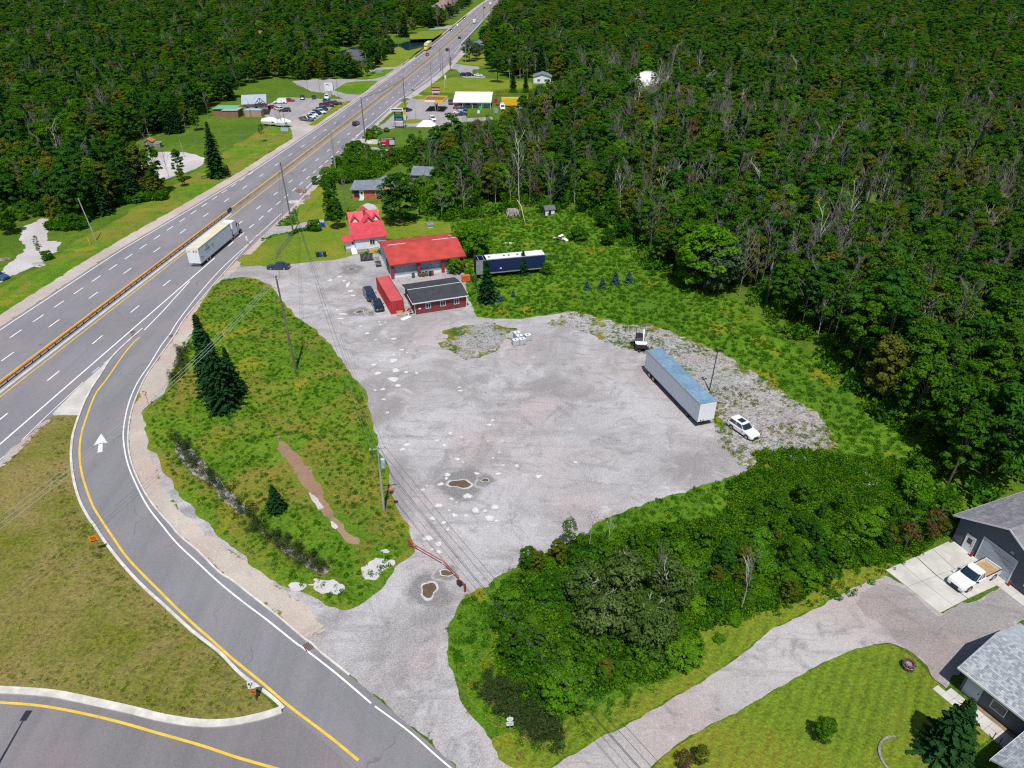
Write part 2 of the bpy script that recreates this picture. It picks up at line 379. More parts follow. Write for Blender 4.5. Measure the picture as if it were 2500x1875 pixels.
hy = list(np.arange(40, 1250, 4.0))
def hstrip(name, fl, fr, z, mat, cols=8, y0=40, y1=1246):
    ys = [y for y in hy if y0 <= y <= y1]; V = []; F = []
    for y in ys:
        a, b = RX(y)+fl(y), RX(y)+fr(y)
        for k in range(cols+1): V.append((a+(b-a)*k/cols, y, z))
    for i in range(len(ys)-1):
        for k in range(cols): q = i*(cols+1)+k; F.append((q, q+1, q+cols+2, q+cols+1))
    me = fastmesh(name, V, F, mat); return tag(link(name, me), kind='structure')
HW_R = off({40:15.6,110:15.6,135:15.4,176:14.6,204:13.4,225:12.9,267:11.5,300:10.8,335:11.2,380:13.8,430:15,500:15,530:13,570:10.6,1250:10.6})
highway = hstrip('highway', lambda y: O_EL(y)-.8, HW_R, .05, M_HWY)

# water and the ground around it
WZ = -2.4
WATER = [at('n',-900,640,WZ)[:2], at('n',-620,560,WZ)[:2], at('n',-260,530,WZ)[:2], at('n',-60,520,WZ)[:2], at('n',0,492,WZ)[:2], at('n',300,470,WZ)[:2], at('n',620,462,WZ)[:2], at('n',900,478,WZ)[:2], at('n',1040,470,WZ)[:2], at('n',1500,480,WZ)[:2], at('n',2600,440,WZ)[:2],
         at('n',2600,520,WZ)[:2], at('n',1500,560,WZ)[:2], at('n',1060,560,WZ)[:2], at('n',860,560,WZ)[:2], at('n',600,560,WZ)[:2], at('n',320,585,WZ)[:2], at('n',100,605,WZ)[:2], at('n',-100,650,WZ)[:2], at('n',-400,700,WZ)[:2], at('n',-900,760,WZ)[:2]]
m, nt, b = new_mat('river_water'); N = NT(nt)
N.L(N.mix(N.noise(.05), (.012,.035,.045), (.02,.05,.06)), b.inputs['Base Color']); b.inputs['Roughness'].default_value = .08
N.bump(N.noise(.9, 3, .6, stretch=(1,.4,1)), .25, .2, b); M_WATER = m
wb = [p[1] for p in WATER]
tag(link('river_water', fastmesh('river_water', [(-900,min(wb)-40,WZ),(900,min(wb)-40,WZ),(900,max(wb)+40,WZ),(-900,max(wb)+40,WZ)], [(0,1,2,3)], M_WATER)), kind='structure')
def gheight(X, Y):
    """flat land, a river bed, an embankment that carries the road down to it"""
    d = sdist(X, Y, WATER); z = np.where(d > 0, WZ-.25-np.minimum(d*.3, 2), WZ-.25+np.minimum(-d*.12, -WZ+.25))
    rx = np.polyval(_rc, np.clip(Y, 40, 1250)); dr = np.maximum(np.maximum((rx-10)-X, X-(rx+12)), 0)
    emb = -.05-dr*.45
    z = np.where((d < 4) & (dr < 20), np.maximum(z, emb), z)
    hill = 26*np.exp(-(((X+150)/70.)**2+((Y-900)/190.)**2))+30*np.clip((Y-1150)/500., 0, 1)*np.clip(vnoise(X, Y, 260, 3), .2, 1)
    hill = hill*np.clip((dr-14)/45., 0, 1)
    return np.minimum(z, 0)+hill*np.clip((-d-20)/60., 0, 1)
gx = np.concatenate([np.linspace(-4000,-820,8), np.arange(-800,801,8.0), np.linspace(820,4000,8)])
gy = np.concatenate([[-300,-80,0], np.arange(16,1600,8.0), np.linspace(1650,7000,12)])
GX, GY = np.meshgrid(gx, gy, indexing='ij'); GZ = gheight(GX, GY)
gid = np.arange(GX.size).reshape(GX.shape)
ground = tag(link('ground', fastmesh('ground', np.stack([GX.ravel(),GY.ravel(),GZ.ravel()],1), np.stack([gid[:-1,:-1].ravel(),gid[1:,:-1].ravel(),gid[1:,1:].ravel(),gid[:-1,1:].ravel()],1), M_GROUND, smooth=True)), kind='structure')

# meadow round the lot and behind the buildings
MEADOW = path('D',(500,520),(560,470),(600,440),(720,455),(840,450),(910,470),(1000,470),(1120,455),(1230,452),(1300,465),(1345,500),(1395,570),(1500,612),(1600,655),(1665,705),(1770,780),(1860,850),(1960,935),(2015,1000),(2040,1080),(2000,1200),(1850,1290),(1740,1320),(1500,1370),(1500,1440),(1380,1530),(1240,1620),(1130,1640),(1040,1560),(940,1380),(960,1250),(700,760),(560,600))
meadow = sheet('meadow', MEADOW, .012, M_MEADOW, 1.0, .8, 4)
# gravel lot
LOT = path('D',(512,578),(560,570),(640,570),(690,560),(735,552),(812,548),(900,550),(1003,585),(1010,640),(1030,685),(1055,688),(1110,690),(1180,682),(1235,672),(1300,697),(1345,712),(1400,735),(1440,790),(1500,860),(1560,930),(1580,960),(1625,985),(1640,1000),(1590,1030),(1530,1047),(1480,1062),(1400,1085),(1340,1107),(1290,1130),(1260,1160),(1200,1182),(1110,1228),(1050,1268),(1008,1282),(992,1300),(972,1345),(966,1395),(978,1460),(1002,1525),(1042,1580),(1090,1632),(1150,1659))+[(-2,26),(-14,26)]+path('K',(1150,1659),(960,1490),(820,1370),(600,1180),(430,1040),(230,880),(0,690))+path('F',(1880,1400),(1560,1150),(1340,960),(1150,780),(1030,640),(940,490),(880,330),(865,180),(890,0))+path('C',(890,1390),(950,1230),(1010,1120),(1110,980),(1240,780),(1330,670),(1500,470),(1640,310),(1760,200))
lot = sheet('gravel_lot', LOT, .03, M_LOT, .5, .45, 1.2)
ROUGH = path('D',(1185,700),(1240,672),(1300,690),(1350,702),(1400,700),(1500,735),(1580,775),(1640,815),(1700,850),(1760,890),(1800,940),(1806,968),(1720,1000),(1660,1010),(1600,1000),(1560,960),(1550,905),(1500,850),(1440,790),(1390,760),(1330,745),(1250,715))
sheet('weedy_gravel', ROUGH, .045, M_ROUGH, .5, 1.0, 2.0)
sheet('weedy_gravel_patch', path('D',(965,722),(1010,708),(1060,705),(1100,712),(1105,735),(1085,758),(1040,772),(1000,768),(960,748)), .046, M_ROUGH, .35, 3.2, 3.2)
# grass island between the ramp and the lot, a little raised, with its ditch
ISL = path('C',(1500,505),(1620,488),(1740,500),(1820,540),(1850,570),(1900,640),(2000,760),(2120,830),(2212,930))+path('D',(790,845),(803,900),(815,960),(838,1010),(846,1060),(862,1100),(884,1140),(893,1165),(893,1195),(868,1215),(845,1240),(820,1275),(790,1300),(750,1322),(712,1315),(684,1300),(668,1285),(625,1272),(592,1257),(560,1235),(510,1192),(470,1152),(430,1112),(390,1068),(360,1028),(335,980))+path('C',(1000,1659),(985,1540),(955,1400),(1000,1345),(1080,1290),(1130,1230),(1165,1120),(1245,980),(1300,870),(1310,740),(1380,620),(1440,550))
DITCH = [Vector(p) for p in path('F',(1190,200),(1270,330),(1400,450),(1560,610),(1720,780),(1880,900),(2040,1010),(2180,1090))]
def near_path(X, Y, P):
    D = np.full(X.shape, 1e9)
    for a, b2 in zip(P[:-1], P[1:]):
        ex, ey = b2.x-a.x, b2.y-a.y; t = np.clip(((X-a.x)*ex+(Y-a.y)*ey)/(ex*ex+ey*ey), 0, 1)
        D = np.minimum(D, np.hypot(X-a.x-t*ex, Y-a.y-t*ey))
    return D
def isl_h(x, y, d):
    k = np.clip(d/3, 0, 1); return k*(.35+.5*fbm(x, y, 9, 2)+.25*fbm(x,y,2.0,5))-k*.45*np.exp(-(near_path(x, y, DITCH)/1.3)**2)
verge = sheet('grass_verge', ISL, .045, M_VERGE, .6, .5, 1.6, height=isl_h)
sheet('bare_soil_strip', path('F',(1870,180),(1960,260),(2080,400),(2190,560),(2212,640),(2160,700),(2080,560),(1960,400),(1880,280)), .07, M_DIRT, .4, .5, 1.2, height=lambda x,y,d: isl_h(x, y, sdist(x, y, ISL)))
sheet('bare_soil_strip', path('J',(0,560),(60,600),(180,760),(300,960),(420,1120),(510,1220),(430,1200),(300,1060),(180,900),(60,720),(0,640)), .07, M_DIRT, .4, .5, 1.2, height=lambda x,y,d: isl_h(x, y, sdist(x, y, ISL)))
for pts in (((150,850),(190,870),(260,960),(220,970),(170,900)), ((300,1050),(350,1090),(340,1115),(310,1090))):
    sheet('pale_rock_outcrop', path('J', *pts), .09, M_PALE, .25, .15, .7, height=lambda x,y,d: isl_h(x, y, sdist(x, y, ISL)))
for pts in (((560,1310),(660,1290),(740,1290),(720,1330),(650,1370),(600,1440),(520,1440),(500,1390)), ((625,1240),(700,1235),(712,1270),(640,1270)), ((180,1420),(330,1450),(400,1500),(350,1540),(200,1500)), ((20,1460),(110,1450),(180,1470),(100,1500),(30,1495))):
    sheet('pale_gravel_patch', path('J', *pts), .07, M_PALE, .3, .5, .9, height=lambda x,y,d: isl_h(x, y, sdist(x, y, ISL)))
# gore between highway and ramp, lower left field
ISL2 = path('C',(340,1425),(400,1420),(535,1425))+path('F',(525,90),(495,170),(478,260),(474,330),(485,450),(515,590),(545,650),(600,740),(640,800),(720,930),(830,1060),(960,1200),(1100,1340),(1220,1430),(1350,1570))+path('H',(1350,810),(1480,900),(1600,1025),(1680,1090),(1780,1180),(1870,1260),(1800,1275),(1560,1325),(1340,1335),(1100,1305),(900,1255),(660,1195),(350,1135),(0,1105))+[(-75,48),(-98,66),(-88,72)]+path('F',(0,370),(110,270),(230,130),(340,45))
sheet('dry_grass_field', ISL2, .04, M_ISLAND, .6, .15, 1.5, height=lambda x,y,d: np.clip(d/3,0,1)*(.15+.25*fbm(x,y,10,1)))
sheet('sandy_gore', path('F',(0,345),(120,240),(220,150),(340,50),(360,70),(240,200),(150,300),(40,390),(0,400)), .09, M_SAND, .5, .5, 1.5)
sheet('paved_gore', path('C',(340,1425),(535,1230),(700,1080),(800,975),(880,900),(870,930),(760,1040),(690,1130),(625,1240),(565,1360),(535,1425),(430,1418)), .052, M_CONC, .5, 0)
ramp_poly = path('C',(965,835),(1100,720),(1300,500),(1520,290),(1620,245),(1700,235),(1760,200),(1600,365),(1500,475),(1330,672),(1240,782),(1180,882),(1110,982),(1010,1122),(950,1232),(890,1392))+path('F',(890,0),(865,180),(880,330),(940,490),(1030,640),(1150,780),(1220,860),(1340,960),(1480,1100),(1560,1150),(1700,1260),(1880,1400),(2080,1560))+path('K',(130,790),(230,880),(330,960),(430,1040),(600,1180),(820,1370),(960,1490),(1150,1659))+[(-14,26),(-14,18),(-75,18),(-80,44)]+path('H',(-80,1150),(0,1160),(300,1180),(560,1220),(760,1270),(1000,1330),(1200,1365),(1460,1380),(1700,1355),(1850,1310),(1935,1275),(1930,1250),(1850,1190),(1690,1080),(1600,1010),(1480,880),(1300,740),(1130,580),(960,430),(830,290),(720,150),(640,30))+path('F',(600,740),(540,620),(500,480),(482,330),(490,200),(520,80),(560,0))+path('C',(510,1500),(560,1360),(620,1240),(680,1150),(750,1040),(860,930))
ramp = sheet('ramp_road', ramp_poly, .06, M_RAMP, .7, .02, 1)
loopm = path('H',(-80,1155),(0,1165),(300,1185),(560,1225),(760,1275),(1000,1335),(1200,1370),(1460,1385),(1700,1360),(1850,1315),(1945,1280),(2212,1500),(2400,1680))+[(-20,18),(-80,18),(-84,46)]
sheet('loop_road', loopm, .066, M_LOOP, .8, .02, 1)
# kerbs
SHB = path('C',(1590,372),(1500,475),(1330,672),(1240,782),(1180,882),(1110,982),(1010,1122),(950,1232),(890,1392))+path('F',(865,180),(880,330),(940,490),(1030,640),(1150,780),(1220,860),(1340,960),(1480,1100),(1560,1150),(1700,1260),(1880,1400),(2050,1545))+path('F',(2212,1500),(2060,1330),(1900,1200),(1740,1080),(1560,960),(1400,840),(1240,690),(1100,520),(1030,330),(1000,120))+path('C',(970,1400),(1060,1290),(1130,1200),(1200,1030),(1300,850),(1380,700),(1480,540),(1560,470),(1640,400))
sheet('ramp_shoulder', SHB, .038, M_SHOULDER, .5, .5, 1.5)
kb = MB(); ribbon(kb, smooth_path(path('C',(965,838),(860,930),(750,1040),(680,1150),(620,1240),(560,1360),(510,1500))+path('F',(490,200),(482,330),(500,480),(540,620),(600,735),(640,790),(720,910),(830,1050),(960,1190),(1130,1345),(1300,1500))+path('H',(1480,880),(1600,1005),(1690,1080),(1790,1150),(1870,1215),(1915,1262))), .30, .06, 0, .13)
tag(kb.build('ramp_kerb', M_KERB), kind='structure')
kb = MB(); ribbon(kb, smooth_path(path('H',(-80,1128),(0,1135),(350,1160),(660,1222),(900,1275),(1100,1325),(1340,1360),(1560,1355),(1780,1310),(1900,1270))), .72, .066, 0, .11)
tag(kb.build('loop_kerb', M_KERB), kind='structure')
kb = MB(); ribbon(kb, smooth_path(path('C',(1740,205),(1600,362),(1500,475),(1330,672),(1240,782),(1180,882),(1110,982),(1010,1122),(950,1232),(890,1392))+path('F',(865,180),(880,330),(940,490),(1030,640),(1150,780),(1220,860),(1340,960),(1480,1100),(1560,1150),(1700,1260),(1880,1400),(2050,1545))+path('K',(160,815),(230,880),(330,960),(425,1036))), .2, .06, 0, .1)
tag(kb.build('outer_kerb', M_KERB), kind='structure')
# painted lines
def line(name, pts, w, mat, z=.075, sm=True, parent=None):
    kb = MB(); ribbon(kb, smooth_path(pts) if sm else pts, w, z); o = kb.build(name, mat, parent)
    return o if parent else tag(o, kind='structure')
line('ramp_yellow_line', path('C',(945,895),(900,935),(830,1020),(720,1180),(640,1290),(570,1480))+path('F',(552,160),(538,260),(545,390),(575,510),(625,645),(680,740),(760,860),(850,990),(960,1110),(1080,1230),(1200,1350),(1340,1480))+path('H',(1400,770),(1560,915),(1780,1095),(1960,1250),(2212,1440),(2420,1610)), .24, M_YELLOW)
line('loop_yellow_line', path('H',(-60,1217),(0,1220),(260,1240),(520,1285),(800,1350),(1080,1430),(1360,1510),(1600,1590),(1840,1659),(1990,1705)), .24, M_YELLOW, .082)
line('ramp_edge_line', path('C',(1900,60),(1760,190),(1550,380),(1450,480),(1330,620),(1200,790),(1150,870),(1090,950),(1010,1080),(930,1200),(870,1340))+path('F',(835,130),(840,260),(870,390),(930,530),(1000,660),(1100,790),(1200,910),(1340,1040),(1480,1170),(1640,1300),(1800,1420),(2000,1580))+path('K',(110,850),(330,1020),(570,1225)), .17, M_WHITE)
line('ramp_edge_line', path('K',(595,1245),(820,1410),(1000,1570),(1130,1680)), .15, M_WHITE)
line('gore_line', path('C',(0,1725),(150,1590),(325,1420),(530,1230),(560,1200)), .12, M_WHITE, sm=False)
for a, b2 in (((625,1135),(670,1098)), ((700,1075),(750,1035))): line('gore_line', path('C', a, b2), .12, M_WHITE, sm=False)
line('accel_dash_line', path('C',(975,848),(1100,720),(1190,620),(1280,520)), .2, M_WHITE, sm=False)
def hline(name, offf, y0, y1, w, mat, z=.066): return line(name, [hw(offf, y) for y in np.arange(y0, y1+.1, 6)], w, mat, z, False, highway)
hline('edge_line', O_EL, 44, 1240, .22, M_WHITE); hline('yellow_line', O_yR, 44, 1240, .22, M_YELLOW); hline('yellow_line', O_yL, 44, 1240, .22, M_YELLOW)
hline('edge_line', O_mid, 44, 150, .26, M_WHITE); hline('edge_line', O_ER, 192, 340, .22, M_WHITE); hline('edge_line', O_mid, 545, 1240, .2, M_WHITE)
hline('edge_line', O_rt, 334, 428, .2, M_WHITE); hline('edge_line', off({470:12.6,520:11.5,548:9.4}), 486, 548, .2, M_WHITE)
db = MB().box(-.12,.12,0,3.0,0,.006); dash0 = db.build('lane_dash', M_WHITE, highway)
first = [True]
def dashes(offf, y0, y1, per, ln=1.0, wd=1.0):
    y = y0
    while y < y1:
        a = Vector(hw(offf, y)); b2 = Vector(hw(offf, y+3)); t = b2-a
        o = dash0 if first[0] else dash0.copy()
        if not first[0]: COL.objects.link(o); o.parent = highway
        first[0] = False
        o.location = (a.x, a.y, .064); o.rotation_euler = (0,0,math.atan2(t.y,t.x)-math.pi/2); o.scale = (wd, ln, 1); y += per
dashes(O_dL, 64.6, 900, 12.1); dashes(O_dR, 58.4, 900, 12.1); dashes(O_dec, 60.6, 216, 6.05); dashes(O_mid, 153, 262, 6.05); dashes(O_mid, 345, 540, 6.0, .8)
# arrow on the ramp
a0 = at('F',676,290); a1 = at('F',684,165); t = (a1-a0).normalized(); nn = Vector((-t.y,t.x,0)); L = (a1-a0).length
ar = MB()
w0 = at('F',664,290); sw = .30; hd = .85
P_ = lambda u, s_: tuple((a0+t*u+nn*s_).xy)+(.078,)
ar.face([P_(0,-sw),P_(0,sw),P_(L*.45,sw*.8),P_(L*.45,-sw*.8)][::-1]); ar.face([P_(L*.42,-hd),P_(L,0),P_(L*.42,hd),P_(L*.5,0)]); 
tag(ar.build('arrow_marking', M_WHITE), kind='structure')
# shoulders, driveways, yards
def hband(name, fa, fb, z, mat, y0, y1, cell=.8, amp=.4, ns=1.5):
    ys = list(np.arange(y0, y1+.1, 10)); return sheet(name, [hw(fa, y) for y in ys]+[hw(fb, y) for y in ys[::-1]], z, mat, cell, amp, ns)
hband('left_shoulder', lambda y: O_EL(y)-.7, lambda y: O_EL(y)-float(np.interp(y,[60,150,260,330,430],[4.3,4.3,3.6,2.2,2.4])), .036, M_SHOULDER, 44, 560)
hband('left_shoulder', lambda y: O_EL(y)-.7, lambda y: O_EL(y)-3.5, .036, M_SAND, 600, 1200, 2.0, .4)
hband('right_shoulder', lambda y: HW_R(y)-.5, lambda y: HW_R(y)+1.6, .036, M_SHOULDER, 148, 330)
hband('right_shoulder', lambda y: HW_R(y)-.5, lambda y: HW_R(y)+3.6, .036, M_SAND, 336, 560, 1.0)
hband('left_verge', lambda y: O_EL(y)-3.6, lambda y: O_EL(y)-float(np.interp(y,[60,110,150,200,260],[9,11,13,16,20])), .025, M_VERGE, 44, 300, 1.2, 1.5, 5)
sheet('left_gravel_track', path('s',(-300,500),(-100,330),(0,270),(90,190),(180,120),(230,60),(270,0))+path('x',(155,780),(160,690),(250,650),(330,610),(380,630),(360,760),(370,785),(470,800),(450,870),(410,890))+path('s',(450,165),(440,190),(340,225),(240,260),(60,340),(-100,430)), .04, M_PALE, .5, .8, 1.5)
sheet('circular_gravel_lot', path('a',(930,1060),(1010,1035),(1120,1024),(1240,1028),(1330,1045),(1385,1075),(1375,1110),(1300,1150),(1180,1190),(1040,1240),(1000,1280),(900,1310),(760,1300),(740,1260),(860,1240),(880,1160),(850,1120)), .03, M_PALE, .8, .6, 2)
sheet('house_yard_gravel', path('a',(560,1120),(700,1080),(790,1080),(760,1160),(700,1240),(600,1230)), .03, M_PALE, .8, .6, 2)
sheet('parking_lot', path('e',(600,215),(640,185),(780,185),(900,190),(1000,200),(1120,195),(1180,180),(1269,165),(1269,205),(1180,215),(1100,225),(1030,280),(950,350),(880,392),(920,400),(860,450),(830,490),(745,500),(735,440),(690,350),(560,350),(510,310),(530,250)), .03, M_YARD, .8, .3, 2)
sheet('gravel_lane', path('e',(745,500),(735,440),(720,400),(760,350),(830,370),(870,395),(925,400),(860,455),(825,495)), .036, M_SAND, .8, .4, 2)
sheet('roadside_strip', path('e',(872,395),(950,340),(1040,280),(1110,235),(1165,210),(1185,215),(1100,275),(1000,345),(920,400),(880,402)), .06, M_LAWN, .8, .2, 2)
sheet('parking_lot', path('w',(310,415),(480,400),(640,390),(850,395),(1060,400),(1200,385),(1269,370),(1269,400),(1180,420),(1010,560),(900,610),(830,590),(640,540),(500,520),(430,480),(350,450)), .028, M_YARD, .9, .5, 2)
sheet('grass_island', path('w',(740,510),(870,430),(1020,415),(1195,410),(1180,430),(1010,555),(880,550),(800,530)), .06, M_MEADOW, .9, .4, 3)
sheet('roadside_lawn', path('h',(0,400),(60,400),(240,360),(300,395),(420,365),(330,440),(250,500),(210,520),(60,520),(0,510)), .03, M_LAWN, 1.5, .6, 4)
sheet('roadside_lawn', path('h',(0,560),(60,545),(200,535),(120,590),(0,612)), .05, M_MEADOW, 1.5, .3, 4)
sheet('side_road', path('h',(0,525),(120,520),(235,510),(300,460),(330,450),(240,520),(200,560),(80,640),(0,700),(0,625),(110,592),(195,533),(60,545),(0,560)), .032, M_YARD, 1.2, .2, 3)
sheet('gas_forecourt', path('f',(0,440),(120,385),(200,310),(290,215),(330,165),(340,140),(420,170),(560,175),(640,200),(660,270),(740,300),(760,345),(960,335),(960,360),(760,372),(620,390),(540,410),(330,410),(180,425),(60,460)), .034, M_YARD, .8, .2, 2)
sheet('forecourt_island', path('f',(190,295),(250,230),(300,220),(305,235),(260,275),(230,300)), .06, M_LAWN, .8, .2, 2)
sheet('forecourt_island', path('f',(265,360),(340,352),(425,358),(430,370),(350,385),(270,385)), .06, M_LAWN, .8, .2, 2)
sheet('forecourt_island', path('f',(330,185),(370,172),(450,170),(450,195),(370,200)), .06, M_LAWN, .8, .2, 2)
sheet('pump_pad', path('f',(445,285),(475,250),(602,250),(580,288)), .06, M_DARKASPH, .8, 0)
sheet('side_road', path('n',(430,700),(500,750),(640,775),(830,795),(830,825),(760,825),(740,860),(780,900),(900,905),(900,930),(640,925),(600,870),(560,830),(460,815),(400,830),(380,760)), .034, M_YARD, 1.5, .2, 3)
sheet('side_lawn', path('h',(430,690),(520,640),(640,600),(860,600),(1269,640),(1269,730),(960,740),(660,720),(430,715)), .028, M_LAWN, 1.5, .8, 4)
sheet('side_lawn', path('n',(480,740),(500,640),(560,560),(620,530),(900,600),(900,790),(680,770)), .026, M_LAWN, 1.5, .8, 4)
sheet('far_side_road', path('n',(880,240),(1000,262),(1269,262),(1269,282),(1000,290),(960,320),(1000,340),(990,400),(960,350),(920,300),(950,270)), .034, M_YARD, 2, .3, 3)
sheet('far_side_road', path('n',(80,330),(250,335),(400,320),(440,305),(560,300),(500,350),(420,345),(240,355),(80,350)), .034, M_YARD, 2, .3, 3)
sheet('far_lawn', path('n',(0,365),(240,370),(430,360),(380,400),(280,460),(0,470)), .03, M_LAWN, 2, .6, 3)
# driveways by the lot
HLAWN = path('m',(640,570),(720,480),(880,400),(1060,330),(1269,290))+path('g',(60,190),(190,195),(330,60),(480,60),(510,180),(1010,200),(1020,290),(420,345),(330,440),(130,490),(10,500))+path('m',(1150,620),(980,640),(900,630),(700,640)); sheet('house_lawn', HLAWN, .035, M_LAWN, .6, .3, 1.5)
NLAWN = path('v',(0,420),(220,350),(240,500),(230,650),(210,715),(60,720),(0,730),(-60,760),(-40,520)); sheet('north_lawn', NLAWN, .032, M_LAWN, .6, .4, 1.5)
HDRIVE = path('m',(830,390),(1000,250),(1050,230),(1269,215))+path('v',(0,735),(220,700),(225,745),(0,800))+path('m',(1220,280),(940,330),(840,400)); sheet('house_drive', HDRIVE, .045, M_DRIVEG, .5, .3, 1)
sheet('brick_house_gravel', path('v',(600,560),(660,535),(740,550),(780,620),(760,690),(700,640),(640,600)), .04, M_PALE, .5, .4, 1)
DRIVE = path('D',(1150,1659))+path('K',(1240,1659))+path('M',(120,1640),(300,1659),(430,1655),(560,1560),(720,1470),(860,1400),(1010,1330),(1060,1290),(1250,1180),(1440,1060),(1560,980),(1680,900),(1800,810),(1900,720),(2060,640),(2212,580))+path('N',(900,530),(1060,440),(1280,365),(1450,450),(1640,615),(1850,560),(2050,440),(2200,550),(2212,640),(2080,750),(1990,830),(1700,1050),(1700,1130),(1620,1040),(1510,930),(1430,860),(1310,820),(1180,830),(1060,860),(900,930),(700,1030),(500,1150),(300,1270),(0,1420))+path('M',(1150,1580),(1060,1680))+[(6,26),(-2,26)]
sheet('driveway', DRIVE, .04, M_DRIVEG, .5, .25, 1.2)
sheet('driveway_yard', path('N',(1250,390),(1430,450),(1640,615),(1850,560),(2050,440),(2200,550),(2212,640),(2080,750),(1990,830),(1700,1050),(1660,1090),(1560,960),(1440,850),(1330,800),(1260,700),(1100,560),(1140,440)), .05, gravel('yard_gravel', (.30,.275,.265), (0,.12), .8, patch=.6), .5, 1.2, 2.5)
sheet('front_lawn', path('N',(0,1425),(300,1275),(500,1155),(700,1035),(900,935),(1060,865),(1180,835),(1310,822),(1420,880),(1500,950),(1600,1060),(1690,1140),(1760,1250),(1960,1390),(1990,1450),(1800,1600),(1700,1700))+[(34,24),(10,24)]+path('M',(1080,1659),(1160,1585),(1250,1512),(1350,1450)), .05, M_LAWN, .5, .15, 1)
sheet('roadside_grass', path('M',(120,1655),(60,1590),(0,1480),(100,1420),(240,1400),(380,1470),(540,1320),(760,1220),(960,1130),(1160,1070),(1300,1030),(1400,960),(1440,780),(1400,740),(1500,700),(1700,660),(1900,590),(2212,450))+path('N',(860,450),(1000,310),(1270,300),(1500,250),(1700,130),(1690,150),(1280,330),(1280,362),(1060,438),(900,528),(600,680))+path('M',(1900,715),(1800,805),(1680,895),(1560,975),(1440,1055),(1250,1175),(1060,1285),(860,1395),(720,1465),(560,1555),(430,1648),(280,1652)), .03, M_LAWN, .6, .5, 1.5)
HOUSES_CLEAR = []
# ------------------------------------------------------------------ buildings
def paint(n, c, r=.5, **k): return plain(n, c, r, **k)
M_REDROOF = paint('red_felt_roof', (.47,.05,.04), .85, var=.32, scale=.45, fine=7, dirt=(.16,.05,.045))
M_PINKROOF = paint('red_metal_roof', (.58,.06,.075), .5, var=.22, scale=.8, dirt=(.38,.10,.10))
M_BLUEWALL = paint('pale_blue_siding', (.36,.48,.58), .7, var=.2, scale=1.2)
M_BAYBLUE = paint('blue_grey_bay_panel', (.33,.40,.50), .7, var=.3, scale=1.5, dirt=(.2,.2,.25))
M_REDPAINT = paint('dark_red_paint', (.30,.03,.035), .6, var=.3)
M_WHITEP = paint('white_paint', (.74,.75,.76), .6, var=.12, scale=1.3)
M_WHITESID = paint('white_siding', (.66,.72,.76), .6, var=.1, scale=.8)
M_BLACKROOF = paint('black_roll_roofing', (.035,.037,.045), .75, var=.4, scale=.7, fine=7, dirt=(.12,.12,.13))
M_REDWALL = paint('oxblood_board', (.20,.035,.04), .7, var=.3, scale=1.0)
M_DARK = paint('black_metal', (.02,.02,.024), .5, var=.2)
M_GLASS = plain('dark_window_glass', (.02,.035,.05), .12, var=.3, scale=1.0)
M_GREYWALL = paint('slate_grey_siding', (.085,.10,.135), .6, var=.12, scale=.7)
M_GREYDOOR = paint('pale_grey_door', (.40,.47,.55), .5, var=.08)
M_SHINGLE = paint('grey_shingles', (.26,.25,.27), .85, var=.35, scale=1.2, fine=10, dirt=(.12,.12,.13))
M_SHINGLE2 = paint('pale_grey_shingles', (.38,.41,.44), .85, var=.35, scale=2.5, fine=10)
M_SHINGLE3 = paint('dark_shingle_tab', (.25,.275,.31), .85, var=.3, scale=3)
M_BLUESHINGLE = paint('blue_grey_shingles', (.17,.20,.24), .85, var=.3, scale=1, fine=8)
M_BRICK = paint('orange_brick', (.42,.14,.07), .85, var=.3, scale=1.5, fine=12)
M_BLOCK = paint('grey_block', (.38,.38,.38), .85, var=.2)
M_WOOD = paint('fresh_wood', (.52,.36,.14), .7, var=.25)
M_OLDWOOD = paint('weathered_wood', (.26,.24,.23), .9, var=.5, scale=2)
M_BROWNSTUC = paint('tan_stucco', (.40,.27,.19), .85, var=.15)
M_TIN = paint('corrugated_tin', (.50,.54,.60), .4, metal=.3, var=.15, scale=.5)
M_RUST = paint('rusty_orange_sheet', (.52,.20,.06), .7, var=.4)
M_STEEL = paint('galvanised_steel', (.42,.44,.46), .45, metal=.5, var=.2)
M_ROCK = None
def pentagon(mb, x0, x1, y0, y1, z0, ze, zr, axis='x', m=0):
    """walls under a gable roof"""
    if axis == 'x':
        ym = (y0+y1)/2; mb.loft([[(x0,y0,z0),(x0,y1,z0),(x0,y1,ze),(x0,ym,zr),(x0,y0,ze)],[(x1,y0,z0),(x1,y1,z0),(x1,y1,ze),(x1,ym,zr),(x1,y0,ze)]], m)
    else:
        xm = (x0+x1)/2; mb.loft([[(x0,y0,z0),(x1,y0,z0),(x1,y0,ze),(xm,y0,zr),(x0,y0,ze)],[(x0,y1,z0),(x1,y1,z0),(x1,y1,ze),(xm,y1,zr),(x0,y1,ze)]], m)
    return mb
def roof(mb, x0, x1, y0, y1, ze, zr, axis='x', t=.14, m=0, ym=None):
    if axis == 'x':
        ym = (y0+y1)/2 if ym is None else ym
        for a, b2 in (((y0,ze),(ym,zr)),((y1,ze),(ym,zr))):
            mb.loft([[(x,a[0],a[1]),(x,b2[0],b2[1]),(x,b2[0],b2[1]+t),(x,a[0],a[1]+t)] for x in (x0,x1)], m)
    else:
        xm = (x0+x1)/2
        for a, b2 in (((x0,ze),(xm,zr)),((x1,ze),(xm,zr))):
            mb.loft([[(a[0],y,a[1]),(b2[0],y,b2[1]),(b2[0],y,b2[1]+t),(a[0],y,a[1]+t)] for y in (y0,y1)], m)
    return mb
_wc = {}
ROT = {'front':0, 'left':-math.pi/2, 'right':math.pi/2, 'back':math.pi}
